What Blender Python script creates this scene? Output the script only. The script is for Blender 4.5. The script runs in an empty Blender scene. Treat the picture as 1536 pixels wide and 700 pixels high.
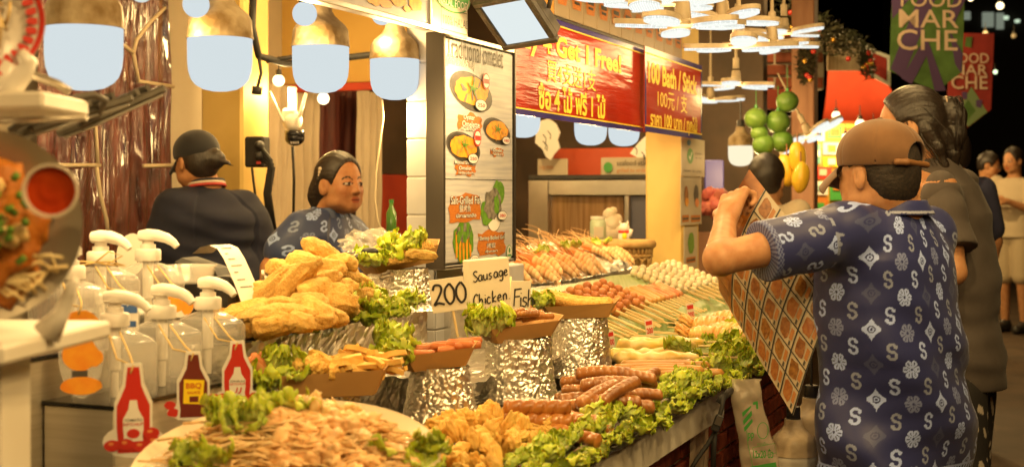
import bpy, bmesh, math, random
import numpy as np
from mathutils import Vector, Matrix, noise as mnoise
PI = math.pi
SC = bpy.context.scene
COL = SC.collection
rng = random.Random(11)

# ------------------------------------------------------------------ camera
F = 2000.0                       # focal length in photo pixels (1536 wide)
CAMZ = 1.30
HORIZ = 290.0                    # photo row of the horizon
cam_d = bpy.data.cameras.new('camera')
cam = bpy.data.objects.new('camera', cam_d)
COL.objects.link(cam)
cam.location = (0, 0, CAMZ)
cam.rotation_euler = (PI/2, 0, 0)
cam_d.sensor_width = 36
cam_d.sensor_fit = 'HORIZONTAL'
cam_d.lens = 36*F/1536
cam_d.shift_y = -(350-HORIZ)/1536
cam_d.clip_start = 0.05
cam_d.clip_end = 400
cam_d.dof.use_dof = True
cam_d.dof.focus_distance = 3.5
cam_d.dof.aperture_fstop = 4.6
SC.camera = cam

# ------------------------------------------------------------------ world: night sky
w = bpy.data.worlds.new('World')
SC.world = w
w.use_nodes = True
nt = w.node_tree
bg = nt.nodes['Background']
sky = nt.nodes.new('ShaderNodeTexSky')
sky.sky_type = 'NISHITA'
sky.sun_disc = False
sky.sun_elevation = math.radians(-6)
sky.sun_rotation = math.radians(200)
nt.links.new(sky.outputs[0], bg.inputs[0])
bg.inputs[1].default_value = 0.05

SC.view_settings.view_transform = 'Standard'
SC.view_settings.look = 'None'
SC.view_settings.gamma = 1
SC.view_settings.exposure = 0.80
SC.view_settings.use_curve_mapping = False
SC.cycles.use_denoising = True
SC.cycles.max_bounces = 7
SC.cycles.diffuse_bounces = 3
SC.cycles.glossy_bounces = 3
SC.cycles.transmission_bounces = 6
SC.cycles.transparent_max_bounces = 12
SC.cycles.caustics_reflective = False
SC.cycles.caustics_refractive = False
SC.cycles.sample_clamp_indirect = 4

WARM = (1.0, 0.655, 0.25)        # colour of the market's lamp light
AISLE_FILL = 42.0                     # watts of one unseen fill bulb added over the aisle

# ------------------------------------------------------------------ geometry of the place
# the stall runs away from the camera: local y (s) along the stall, local x (t) towards the aisle
ANG = math.atan((1600-768)/F)
CA, SA = math.cos(ANG), math.sin(ANG)
def W(t, s, z): return Vector((t*CA + s*SA, -t*SA + s*CA, z))
def P(px, py, Y): return Vector(((px-768)/F*Y, Y, CAMZ-(py-HORIZ)/F*Y))
def PZ(px, py, z): return P(px, py, F*(CAMZ-z)/(py-HORIZ))
def PT(px, py, t): return P(px, py, t/((px-768)/F*CA-SA))
def PS(px, py, s): return P(px, py, s/((px-768)/F*SA+CA))
def TS(v): return (v.x*CA - v.y*SA, v.x*SA + v.y*CA)

# ------------------------------------------------------------------ object helpers
def link(o, parent=None):
    COL.objects.link(o)
    if parent is not None: o.parent = parent
    return o
def tag(o, label=None, cat=None, group=None, kind=None):
    if label: o['label'] = label
    if cat: o['category'] = cat
    if group: o['group'] = group
    if kind: o['kind'] = kind
    return o
def thing(name, label, cat, loc=(0,0,0), rz=0, group=None, mat=None):
    o = bpy.data.objects.new(name, None); link(o)
    o.empty_display_size = .05
    if mat is not None: o.matrix_world = mat
    else:
        o.location = loc; o.rotation_euler = (0,0,rz)
    return tag(o, label, cat, group)
def frame(origin, ux, uy=Vector((0,0,1))):
    """matrix whose x runs along ux, y along uy, z out of the face"""
    ux = Vector(ux).normalized(); uz = ux.cross(Vector(uy)).normalized(); uy = uz.cross(ux)
    m = Matrix((ux, uy, uz)).transposed().to_4x4(); m.translation = origin
    return m
def copy_tree(o, parent=None):
    c = o.copy(); link(c)
    if parent is not None: c.parent = parent
    for ch in list(o.children): copy_tree(ch, c)
    return c

class MB:
    """collects faces, builds one mesh"""
    def __init__(s): s.v=[]; s.f=[]; s.m=[]; s.mi=0
    def add(s, vs, fs):
        b=len(s.v); s.v += [tuple(v) for v in vs]
        for f in fs: s.f.append(tuple(b+i for i in f)); s.m.append(s.mi)
        return s
    def box(s, c, d, M=None, bev=0):
        x,y,z = d[0]/2,d[1]/2,d[2]/2
        if bev:
            b=min(bev,x*.9,y*.9,z*.9); vs=[];fs=[]
            idx={}
            for sx in(-1,1):
                for sy in(-1,1):
                    for sz in(-1,1):
                        for k,(p,q,r) in enumerate(((x,y-b,z-b),(x-b,y,z-b),(x-b,y-b,z))):
                            idx[sx,sy,sz,k]=len(vs); vs.append((sx*p,sy*q,sz*r))
            I=idx
            for a in(-1,1):
                fs.append([I[a,-1,-1,0],I[a,1,-1,0],I[a,1,1,0],I[a,-1,1,0]][::a])
                fs.append([I[-1,a,-1,1],I[1,a,-1,1],I[1,a,1,1],I[-1,a,1,1]][::-a])
                fs.append([I[-1,-1,a,2],I[1,-1,a,2],I[1,1,a,2],I[-1,1,a,2]][::a])
                for c2 in(-1,1):
                    fs.append([I[a,c2,-1,0],I[a,c2,1,0],I[a,c2,1,1],I[a,c2,-1,1]][::a*c2])
                    fs.append([I[a,-1,c2,0],I[a,1,c2,0],I[a,1,c2,2],I[a,-1,c2,2]][::-a*c2])
                    fs.append([I[-1,a,c2,1],I[1,a,c2,1],I[1,a,c2,2],I[-1,a,c2,2]][::a*c2])
                    for d2 in(-1,1):
                        fs.append([I[a,c2,d2,0],I[a,c2,d2,1],I[a,c2,d2,2]][::a*c2*d2])
        else:
            vs=[(-x,-y,-z),(x,-y,-z),(x,y,-z),(-x,y,-z),(-x,-y,z),(x,-y,z),(x,y,z),(-x,y,z)]
            fs=[(0,3,2,1),(4,5,6,7),(0,1,5,4),(1,2,6,5),(2,3,7,6),(3,0,4,7)]
        c=Vector(c)
        vs=[(M@Vector(v) if M else Vector(v))+c for v in vs]
        return s.add(vs,fs)
    def tube(s, pts, r, n=8, cap=True):
        pts=[Vector(p) for p in pts]; L=len(pts)
        rs = r if isinstance(r,(list,tuple)) else [r]*L
        vs=[];fs=[]; up=None
        for i,p in enumerate(pts):
            d=(pts[min(i+1,L-1)]-pts[max(i-1,0)])
            if d.length<1e-9: d=Vector((0,0,1))
            d.normalize()
            if up is None:
                up=d.orthogonal().normalized()
            up=(up-d*up.dot(d))
            if up.length<1e-6: up=d.orthogonal()
            up.normalize(); b=d.cross(up)
            for k in range(n):
                a=2*PI*k/n; vs.append(p+(up*math.cos(a)+b*math.sin(a))*rs[i])
        for i in range(L-1):
            for k in range(n):
                k2=(k+1)%n; fs.append((i*n+k,i*n+k2,(i+1)*n+k2,(i+1)*n+k))
        if cap: fs.append(tuple(range(n))[::-1]); fs.append(tuple((L-1)*n+k for k in range(n)))
        return s.add(vs,fs)
    def lathe(s, prof, n=24, c=(0,0,0), cap0=True, cap1=True, M=None, sx=1, sy=1):
        vs=[];fs=[];c=Vector(c)
        for (r,z) in prof:
            for k in range(n):
                a=2*PI*k/n; v=Vector((r*math.cos(a)*sx,r*math.sin(a)*sy,z)); vs.append((M@v if M else v)+c)
        L=len(prof)
        for i in range(L-1):
            for k in range(n):
                k2=(k+1)%n; fs.append((i*n+k,i*n+k2,(i+1)*n+k2,(i+1)*n+k))
        if cap0: fs.append(tuple(range(n))[::-1])
        if cap1: fs.append(tuple((L-1)*n+k for k in range(n)))
        return s.add(vs,fs)
    def grid(s, nu, nv, fn, closed=False):
        vs=[fn(i/(nu-1) if not closed else i/nu, j/(nv-1)) for j in range(nv) for i in range(nu)]
        fs=[]
        for j in range(nv-1):
            for i in range(nu if closed else nu-1):
                i2=(i+1)%nu; fs.append((j*nu+i,j*nu+i2,(j+1)*nu+i2,(j+1)*nu+i))
        return s.add(vs,fs)
    def flat(s, pts, z=0):
        return s.add([(p[0],p[1],z) for p in pts],[tuple(range(len(pts)))])
    def rect(s, x0,y0,x1,y1,z=0): return s.flat([(x0,y0),(x1,y0),(x1,y1),(x0,y1)],z)
    def ell(s, cx,cy,rx,ry,z=0,n=28,jag=0,rot=0,seed=0):
        r=random.Random(seed); pts=[]
        for k in range(n):
            a=2*PI*k/n; q=1+jag*(r.random()-.5)*2
            x,y=rx*q*math.cos(a),ry*q*math.sin(a)
            pts.append((cx+x*math.cos(rot)-y*math.sin(rot),cy+x*math.sin(rot)+y*math.cos(rot)))
        return s.flat(pts,z)
    def prism(s, pts, z0, z1):
        n=len(pts); a=sum(pts[i][0]*pts[(i+1)%n][1]-pts[(i+1)%n][0]*pts[i][1] for i in range(n))
        if a<0: pts=pts[::-1]
        vs=[(p[0],p[1],z0) for p in pts]+[(p[0],p[1],z1) for p in pts]
        fs=[tuple(range(n))[::-1],tuple(range(n,2*n))]+[(i,(i+1)%n,n+(i+1)%n,n+i) for i in range(n)]
        return s.add(vs,fs)
    def stroke(s, pts, wd, z=0):
        """hand-drawn marker line as a flat ribbon"""
        pts=[Vector((p[0],p[1],0)) for p in pts]
        L=[];R=[]
        for i,p in enumerate(pts):
            d=pts[min(i+1,len(pts)-1)]-pts[max(i-1,0)]; d.normalize(); nn=Vector((-d.y,d.x,0))*wd/2
            L.append((p+nn)); R.append((p-nn))
        vs=[(q.x,q.y,z) for q in L+R]; n=len(pts)
        return s.add(vs,[(n+i,n+i+1,i+1,i) for i in range(n-1)])
    def mesh(s, name, mats, smooth=False):
        me=bpy.data.meshes.new(name); me.from_pydata(s.v,[],s.f)
        for m in (mats if isinstance(mats,(list,tuple)) else [mats]): me.materials.append(m)
        if any(s.m): me.polygons.foreach_set('material_index', s.m)
        if smooth: me.polygons.foreach_set('use_smooth',[True]*len(me.polygons))
        me.update()
        return me
    def obj(s, name, mats, parent=None, smooth=False, loc=None, rot=None, auto=None):
        me=s.mesh(name,mats,smooth)
        if auto is not None: sharp(me,auto)
        o=bpy.data.objects.new(name,me); link(o,parent)
        if loc is not None: o.location=loc
        if rot is not None: o.rotation_euler=rot
        return o
def sharp(me, deg):
    me.polygons.foreach_set('use_smooth',[True]*len(me.polygons))
    me.set_sharp_from_angle(angle=math.radians(deg))
def ob(name, me, parent=None, loc=None, rot=None):
    o=bpy.data.objects.new(name,me); link(o,parent)
    if loc is not None: o.location=loc
    if rot is not None: o.rotation_euler=rot
    return o
def N(v, sc=1.0, seed=0.0): return mnoise.noise(Vector((v[0]*sc+seed,v[1]*sc+seed*1.7,v[2]*sc-seed)))
def ico(sub):
    b=bmesh.new(); bmesh.ops.create_icosphere(b,subdivisions=sub,radius=1)
    vs=[v.co.copy() for v in b.verts]; fs=[tuple(v.index for v in f.verts) for f in b.faces]; b.free()
    return vs,fs
ICO={k:ico(k) for k in (1,2,3,4,5)}
def blob(mb, c, r, M=None, sub=3, amp=.1, sc=1.5, seed=0, amp2=0, sc2=5):
    vs,fs=ICO[sub]; out=[]; c=Vector(c)
    rr=Vector(r) if not isinstance(r,(int,float)) else Vector((r,r,r))
    for v in vs:
        k=1+amp*N(v,sc,seed)+(amp2*N(v,sc2,seed+9) if amp2 else 0)
        q=Vector((v.x*rr.x,v.y*rr.y,v.z*rr.z))*k
        out.append((M@q if M else q)+c)
    return mb.add(out,fs)
def text_mesh(body, size, mat, sx=1.0, bold=0, align='CENTER', name='lettering', space=1.0, lh=1.0, shear=0):
    c=bpy.data.curves.new('lettering','FONT'); c.body=body; c.size=size; c.offset=bold; c.align_x=align; c.align_y='CENTER'
    c.space_character=space; c.space_line=lh; c.resolution_u=3; c.shear=shear
    o=bpy.data.objects.new('lettering',c); COL.objects.link(o)
    dg=bpy.context.evaluated_depsgraph_get()
    me=bpy.data.meshes.new_from_object(o.evaluated_get(dg))
    bpy.data.objects.remove(o); bpy.data.curves.remove(c)
    me.name=name; me.materials.clear(); me.materials.append(mat)
    if sx!=1.0: me.transform(Matrix.Diagonal((sx,1,1,1)))
    return me
def text(body, parent, x, y, z, size, mat, name='lettering', rot=0, **k):
    o=ob(name, text_mesh(body,size,mat,name=name,**k), parent, (x,y,z)); o.rotation_euler=(0,0,rot)
    return o
def lamp_light(parent, loc, power, color=WARM, size=.05, kind='POINT', rot=None, spot=None):
    l=bpy.data.lights.new('lamp_glow',kind); l.energy=power; l.color=color
    if kind=='AREA': l.shape='DISK'; l.size=size
    else: l.shadow_soft_size=size
    if kind=='SPOT': l.spot_size=math.radians(spot or 150); l.spot_blend=.6
    o=bpy.data.objects.new('lamp_glow',l); link(o,parent); o.location=loc
    if rot: o.rotation_euler=rot
    return o

# ------------------------------------------------------------------ materials
def M(name, col, rough=.5, metal=0, col2=None, nscale=8, ncon=.5, bump=0, bscale=40, bdist=.002, trans=0, ior=1.45,
      sss=0, emis=None, estr=0, coat=0, alpha=1, var=0, stretch=None, voro=False, spec=None, detail=4, coord='Object', attr=None, sssr=(.01,.004,.002), rvar=0, sheen=0, fres=None):
    m=bpy.data.materials.new(name); m.use_nodes=True; t=m.node_tree; b=t.nodes['Principled BSDF']
    nn=t.nodes.new; L=t.links.new
    b.inputs['Roughness'].default_value=rough; b.inputs['Metallic'].default_value=metal
    b.inputs['IOR'].default_value=ior; b.inputs['Transmission Weight'].default_value=trans
    b.inputs['Alpha'].default_value=alpha; b.inputs['Coat Weight'].default_value=coat
    if sheen: b.inputs['Sheen Weight'].default_value=sheen
    if spec is not None: b.inputs['Specular IOR Level'].default_value=spec
    if sss:
        b.inputs['Subsurface Weight'].default_value=sss; b.inputs['Subsurface Radius'].default_value=(1,.4,.2)
        b.inputs['Subsurface Scale'].default_value=sssr[0]
    c4=lambda c:(c[0],c[1],c[2],1)
    b.inputs['Base Color'].default_value=c4(col)
    need = col2 is not None or bump or rvar
    vec=None
    if need:
        tc=nn('ShaderNodeTexCoord'); vec=tc.outputs[coord]
        if stretch or var:
            mp=nn('ShaderNodeMapping'); L(vec,mp.inputs[0]); vec=mp.outputs[0]
            if stretch: mp.inputs['Scale'].default_value=stretch
            if var:
                oi=nn('ShaderNodeObjectInfo'); mu=nn('ShaderNodeMath'); mu.operation='MULTIPLY'; mu.inputs[1].default_value=17
                L(oi.outputs['Random'],mu.inputs[0]); L(mu.outputs[0],mp.inputs['Location'])
    src=None
    if attr:
        a=nn('ShaderNodeAttribute'); a.attribute_name=attr; src=a.outputs['Color']
    if col2 is not None:
        nz=nn('ShaderNodeTexNoise'); L(vec,nz.inputs['Vector']); nz.inputs['Scale'].default_value=nscale; nz.inputs['Detail'].default_value=detail
        rp=nn('ShaderNodeMapRange'); L(nz.outputs[0],rp.inputs[0]); h=.5*(1-ncon)*.5+.02
        rp.inputs[1].default_value=.5-h*.9-.02; rp.inputs[2].default_value=.5+h*.9+.02
        mx=nn('ShaderNodeMix'); mx.data_type='RGBA'; L(rp.outputs[0],mx.inputs[0])
        mx.inputs[6].default_value=c4(col); mx.inputs[7].default_value=c4(col2)
        if src is not None:
            mx.blend_type='MULTIPLY'; L(src,mx.inputs[6]); 
        src=mx.outputs[2]
    if var:
        hs=nn('ShaderNodeHueSaturation'); oi2=nn('ShaderNodeObjectInfo'); mr=nn('ShaderNodeMapRange')
        L(oi2.outputs['Random'],mr.inputs[0]); mr.inputs[3].default_value=1-var; mr.inputs[4].default_value=1+var
        L(mr.outputs[0],hs.inputs['Value'])
        if src is not None: L(src,hs.inputs['Color'])
        else: hs.inputs['Color'].default_value=c4(col)
        src=hs.outputs[0]
    if src is not None: L(src,b.inputs['Base Color'])
    if bump:
        if voro:
            bz=nn('ShaderNodeTexVoronoi'); o=bz.outputs['Distance']
        else:
            bz=nn('ShaderNodeTexNoise'); bz.inputs['Detail'].default_value=5; o=bz.outputs[0]
        L(vec,bz.inputs['Vector']); bz.inputs['Scale'].default_value=bscale
        bp=nn('ShaderNodeBump'); bp.inputs['Strength'].default_value=bump; bp.inputs['Distance'].default_value=bdist
        L(o,bp.inputs['Height']); L(bp.outputs[0],b.inputs['Normal'])
    if rvar:
        rz=nn('ShaderNodeTexNoise'); L(vec,rz.inputs['Vector']); rz.inputs['Scale'].default_value=nscale*2
        r2=nn('ShaderNodeMapRange'); L(rz.outputs[0],r2.inputs[0]); r2.inputs[3].default_value=max(0,rough-rvar); r2.inputs[4].default_value=rough+rvar
        L(r2.outputs[0],b.inputs['Roughness'])
    if fres is not None:            # clear plastic: more opaque where it is seen edge-on
        lw=nn('ShaderNodeLayerWeight'); lw.inputs[0].default_value=.35; mr=nn('ShaderNodeMapRange'); L(lw.outputs['Facing'],mr.inputs[0]); mr.inputs[1].default_value=.45; mr.inputs[2].default_value=1.0; mr.inputs[3].default_value=alpha; mr.inputs[4].default_value=fres; L(mr.outputs[0],b.inputs['Alpha'])
    if emis is not None:
        b.inputs['Emission Color'].default_value=c4(emis); b.inputs['Emission Strength'].default_value=estr
    return m
def glow(name, col, strength, dots=0):
    """lamp diffuser; dots = LED grain"""
    m=bpy.data.materials.new(name); m.use_nodes=True; t=m.node_tree; t.nodes.clear()
    e=t.nodes.new('ShaderNodeEmission'); o=t.nodes.new('ShaderNodeOutputMaterial'); t.links.new(e.outputs[0],o.inputs[0])
    e.inputs[0].default_value=(*col,1); e.inputs[1].default_value=strength
    if dots:
        tc=t.nodes.new('ShaderNodeTexCoord'); v=t.nodes.new('ShaderNodeTexVoronoi'); v.inputs['Scale'].default_value=dots
        v.inputs['Randomness'].default_value=.25
        t.links.new(tc.outputs['Object'],v.inputs['Vector'])
        mr=t.nodes.new('ShaderNodeMapRange'); t.links.new(v.outputs['Distance'],mr.inputs[0])
        mr.inputs[1].default_value=.2; mr.inputs[2].default_value=.6; mr.inputs[3].default_value=strength*1.1; mr.inputs[4].default_value=strength*.72
        t.links.new(mr.outputs[0],e.inputs[1])
    return m
def painted(name, **k):
    return M(name,(1,1,1),attr='Col',**k)
def paint(me, cols):
    a=me.color_attributes.new('Col','FLOAT_COLOR','POINT')
    c=np.ones((len(me.vertices),4),dtype=np.float32); c[:,:3]=cols
    a.data.foreach_set('color',c.ravel())

m_white=M('white_paint',(.72,.70,.66),.5,col2=(.62,.60,.55),nscale=5,bump=.05)
m_print=M('white_print',(.78,.77,.74),.35)
m_black=M('black_plastic',(.02,.02,.02),.4,col2=(.035,.032,.03),nscale=20)
m_ink=M('black_ink',(.02,.018,.018),.5)
m_rubber=M('black_rubber',(.018,.017,.016),.6,col2=(.03,.028,.025),nscale=30)
m_red_ink=M('red_ink',(.62,.045,.03),.4)
m_orange_ink=M('orange_ink',(.56,.20,.03),.5,col2=(.42,.12,.015),nscale=60,stretch=(1,6,1))
m_steel=M('brushed_steel',(.62,.60,.57),.28,1,col2=(.5,.48,.45),nscale=6,stretch=(1,40,1),bump=.04,bscale=60)
m_alu=M('aluminium',(.66,.64,.6),.3,1,col2=(.5,.48,.45),nscale=10)
m_yellow_ink=M('yellow_ink',(.95,.68,.02),.4)
m_green_ink=M('green_ink',(.06,.30,.06),.4)
m_wood=M('bamboo_stick',(.76,.58,.30),.6,col2=(.66,.46,.2),nscale=30)
# ================================================================== ground, stall structure
m_asphalt=M('asphalt',(.085,.052,.030),.75,col2=(.05,.031,.018),nscale=3,bump=.4,bscale=60,bdist=.004)
g=MB(); g.grid(60,60,lambda u,v:(-60+120*u,-20+150*v,0)); tag(g.obj('ground',m_asphalt),kind='structure')

m_wallcream=M('cream_plaster',(.55,.48,.36),.7,col2=(.46,.4,.29),nscale=2.5,bump=.1)
m_yellow=M('yellow_paint',(.66,.47,.16),.55,col2=(.58,.40,.12),nscale=4,bump=.06,bscale=20)
m_tan=M('tan_board',(.62,.40,.11),.6,col2=(.52,.32,.08),nscale=2,bump=.05)
m_red=M('red_board',(.55,.07,.03),.5,col2=(.42,.05,.025),nscale=4)
m_dark=M('dark_brown_wall',(.12,.075,.045),.6,col2=(.07,.045,.028),nscale=3)
m_tile=M('white_tile',(.56,.55,.56),.3,col2=(.50,.49,.50),nscale=9,bump=.03)
m_grout=M('grey_grout',(.5,.47,.43),.8,bump=.2)

def stall_box(name, t0,t1,s0,s1,z0,z1, mat, label, cat, bev=.004, parent=None):
    b=MB(); b.box(((t0+t1)/2,(s0+s1)/2,(z0+z1)/2),(t1-t0,s1-s0,z1-z0),bev=bev)
    o=b.obj(name,mat,parent)
    if parent is None:
        o.rotation_euler=(0,0,-ANG); tag(o,label,cat)
    return o
TB=-3.9
stall_box('back_wall',TB-.12,TB,.8,9.2,0,2.6,m_wallcream,'cream plaster back wall of the food stall','wall')
# cross wall far inside the stall
stall_box('partition_wall',TB+.003,-1.75,8.3,8.42,0,2.6,m_dark,'dark brown partition wall behind the steel counter','wall')
# yellow pillars
p=PT(363,200,-3.35); t_,s_=TS(p)
stall_box('yellow_pillar',t_-.22,t_,s_,s_+.22,0,2.6,m_yellow,'yellow pillar beside the power box, behind the seller in the black cap','pillar',bev=.012)
p=PT(1025,300,-1.60); t_,s_=TS(p)
PIL_T,PIL_S=t_,s_
stall_box('yellow_pillar',t_-.18,t_,s_,s_+.28,0,2.55,m_yellow,'yellow pillar with paper price sheets hung on its side','pillar',bev=.012)
# tan bulkhead and red valance over the back doorway
a=PS(393,140,6.15); ta,sa_=TS(a); b_=PS(660,140,6.15); tb_,_=TS(b_)
stall_box('bulkhead',ta,tb_,6.15,6.25,a.z+.04,2.6,m_tan,'tan board wall above the doorway behind the sellers','wall')
stall_box('valance',ta,tb_-.35,6.11,6.15,a.z-.005,a.z+.036,m_red,'narrow red strip along the foot of the tan board','strip')

# unseen canvas roof, added to bounce lamp light into the stall
b=MB(); b.grid(20,40,lambda u,v:(TB+3.0*u,.3+8.0*v,2.62-.10*u+.02*math.sin(v*30))); o=b.obj('bounce_roof',M('bounce_canvas',(.70,.64,.54),.8),smooth=True); o.rotation_euler=(0,0,-ANG); tag(o,'pale canvas roof added unseen over the stall to bounce lamp light','roof')
# white tiled column with separate tiles
def tiled_column():
    p=PT(652,300,-1.60); t1,s0=TS(p); q=PS(609,300,s0); t0,_=TS(q)
    r=thing('tiled_column','white tiled column left of the tall menu board','column',W(0,0,0),-ANG)
    wd=t1-t0; z0,z1=.0,2.3
    b=MB(); b.box(((t0+t1)/2,s0+.09,(z0+z1)/2),(wd-.008,.172,z1-z0)); b.obj('core',m_grout,r)
    th=.105; me=MB().box((0,0,0),(wd-.003,.006,th-.004),bev=.002).mesh('tile',m_tile)
    me2=MB().box((0,0,0),(.006,.17,th-.004),bev=.002).mesh('tile',m_tile)
    z=.82
    while z<2.25:
        ob('tile',me,r,((t0+t1)/2,s0+.0028,z+th/2)); ob('tile',me2,r,(t1-.0028+.002,s0+.092,z+th/2))
        z+=th
    return t0,t1,s0
TC=tiled_column()
# low white wall under the menu board
q0=PT(650,440,-1.60); q1=PT(775,440,-1.60)
stall_box('low_wall',-1.72,-1.615,TS(q0)[1]+.18,TS(q1)[1]+.1,.6,1.075,m_tile,'low white wall carrying the tall menu board','wall')

# ---- maroon curtain under clear plastic sheet
m_maroon=M('maroon_cloth',(.13,.03,.022),.6,col2=(.07,.016,.013),nscale=6,stretch=(8,8,1))
m_cling=M('plastic_sheet',(.20,.065,.045),.12,coat=1,col2=(.07,.02,.016),nscale=5,stretch=(6,6,1),bump=.9,bscale=9,bdist=.02,spec=1.0)
m_cream_cloth=M('cream_cloth',(.62,.52,.38),.75,col2=(.5,.41,.29),nscale=3,bump=.1)
def drape(name, x0,x1,y0,y1,t,mat,label,folds,amp,bow=None,parent=None, seed=1, cat='curtain'):
    a=PT(x0,y0,t); b=PT(x1,y0,t); zt=max(a.z,b.z); zb=PT((x0+x1)/2,y1,t).z
    def fn(u,v):
        q=a.lerp(b,u); z=zt+(zb-zt)*v
        ph=u*folds*2*PI+1.2*N((u*3,v*1.5,seed))
        d=amp*(math.sin(ph)+.4*math.sin(2.3*ph+v*3+seed))+amp*.5*N((u*14,v*5,seed+3))
        sh=(bow(v) if bow else 0)
        return Vector((q.x+CA*d+SA*sh*(u-.3),q.y-SA*d+CA*sh*(u-.3),z))
    g=MB(); g.grid(90,50,fn); o=g.obj(name,mat,parent,smooth=True)
    if parent is None: tag(o,label,cat)
    return o
cur=drape('curtain',58,250,-60,520,-3.78,m_cling,'maroon curtain under shiny clear plastic on the back wall',7,.02,lambda v:.10*v)
# cream cords tied across the plastic
m_cord=M('cream_cord',(.6,.5,.34),.7)
def cordline(pix, t, r, name, parent, mat=m_cord):
    pts=[PT(x,y,t) for x,y in pix]; c=MB(); c.tube(pts,r,6); return c.obj(name,mat,parent,smooth=True)
for pix in ([(247,12),(225,34),(205,60),(200,80),(208,122),(260,130)],[(200,80),(188,70),(170,60)],
            [(85,248),(150,248)],[(215,249),(262,248)],[(145,250),(150,290),(160,330),(162,350)],[(120,195),(143,190),(147,250)]):
    cordline(pix,-3.70,.009,'cord',cur)
# doorway group: cream curtain, maroon curtain, second cream curtain, dark doorway, red panel
drape('curtain',394,476,135,420,-3.80,m_cream_cloth,'cream curtain right of the security camera',5,.02,seed=4)
drape('curtain',476,540,135,420,-3.84,m_maroon,'dark maroon curtain behind the seller woman',3,.015,seed=6)
drape('curtain',534,572,140,440,-3.70,m_cream_cloth,'narrow cream curtain hanging beside the dark doorway',3,.012,seed=8)
def pquad(x0,y0,x1,y1,t,th,name,mat,label,cat):
    a=PT(x0,y0,t); b=PT(x1,y1,t); ta,s0=TS(a); tb,s1=TS(b)
    z0=PT((x0+x1)/2,y1,t).z; z1=PT((x0+x1)/2,y0,t).z
    return stall_box(name,t-th,t,min(s0,s1),max(s0,s1),z0,z1,mat,label,cat)
pquad(566,130,625,262,-3.82,.05,'doorway',m_dark,'dark panel painted for the shade of the doorway opening behind the narrow cream curtain','doorway')  # solid dark panel in place of the shade inside the doorway
pquad(546,262,625,470,-3.78,.05,'red_screen',m_red,'red screen standing under the dark doorway','panel')
# ================================================================== lamps
m_bulb=glow('bulb_light',(.52,.58,.60),.74)
m_bulb_dim=glow('bulb_light_soft',(.75,.66,.46),.80)
m_petal=glow('led_light',(.72,.74,.68),.86,dots=150)
m_flood=glow('floodlight_light',(.60,.66,.66),.74)
m_warmbulb=glow('warm_bulb_light',(1.0,.78,.42),2.2)
m_cap=M('bulb_cap_plastic',(.42,.33,.21),.75,col2=(.19,.12,.05),nscale=16,ncon=.55,spec=.25,bump=.4,bscale=55,bdist=.006,voro=True)
m_socket=M('lamp_socket',(.03,.026,.022),.5)
DV=Vector((SA,CA,0)); NV=Vector((CA,-SA,0))
def big_bulb_meshes():
    R=.069; k=R/37.5
    cap=[(.36*R,1.52*R),(.38*R,1.45*R),(.40*R,1.25*R),(.50*R,1.08*R),(.66*R,.93*R),(.86*R,.76*R),(.96*R,.58*R),(.985*R,.3*R),(1.0*R,.12*R),(1.02*R,.03*R),(1.02*R,0)]
    dif=[(.985*R,0),(.985*R,-.25*R),(.98*R,-.7*R),(.95*R,-1.0*R),(.87*R,-1.24*R),(.74*R,-1.40*R),(.52*R,-1.53*R),(.25*R,-1.59*R),(.02*R,-1.6*R)]
    a=MB(); a.lathe(cap,40); am=a.mesh('cap',m_cap,True); sharp(am,50)
    d=MB(); d.lathe(dif,40); dm=d.mesh('diffuser',m_bulb,True)
    s=MB(); s.lathe([(.27*R,2.05*R),(.30*R,2.0*R),(.30*R,1.56*R),(.34*R,1.53*R),(.34*R,1.46*R)],20); s.tube([(0,0,2.0*R),(0,0,3.6*R)],.004,6); sm=s.mesh('socket',m_socket,True); sharp(sm,40)
    return am,dm,sm
BBM=big_bulb_meshes()
def big_bulb(px,py,Y,label,power,group='big LED bulbs over the counter',rot=0,dif=None,lit=True):
    r=thing('hanging_bulb',label,'light bulb',P(px,py,Y),rot,group)
    ob('cap',BBM[0],r); d=ob('diffuser',BBM[1],r); ob('socket',BBM[2],r)
    if dif: d.data=d.data.copy(); d.data.materials.clear(); d.data.materials.append(dif)
    if power: lamp_light(r,(0,0,-.069*1.6-.045),power,size=.05)
    return r
PW=3.6
for px,py,R,lab in ((126,43,58,'big bulb hanging over the metal floodlights, cap cropped by the top edge'),(330,59,49,'big bulb with brown streaks hanging left of the yellow pillar'),
        (481,71,43,'big bulb with a rust-stained hammered cap above the seller woman'),(592,90,37.5,'big bulb with a long pale cord hanging from it, beside the white tiled column')):
    big_bulb(px,py,F*.069/R,lab,PW,rot=px)
for px,py,Y,lab in ((785,165,5.3,'glowing bulb half hidden behind the red banner, next to the tall menu board'),(886,178,5.5,'glowing bulb under the middle of the red banner, left of its close twin'),
        (936,181,5.75,'glowing bulb under the red banner, closest to the yellow pillar')):
    big_bulb(px,py,Y,lab,{785:5,886:3,936:1.2}[px],group='glowing bulbs behind the red banner')
# the same row goes on towards the camera, outside the picture
for s_ in (1.25,.65):
    q=W(-1.62,s_,1.62); r=thing('hanging_bulb','big LED bulb of the same row, nearer than the picture shows','light bulb',q,0,'big LED bulbs over the counter')
    ob('cap',BBM[0],r); ob('diffuser',BBM[1],r); ob('socket',BBM[2],r); lamp_light(r,(0,0,-.16),PW,size=.05)
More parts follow.
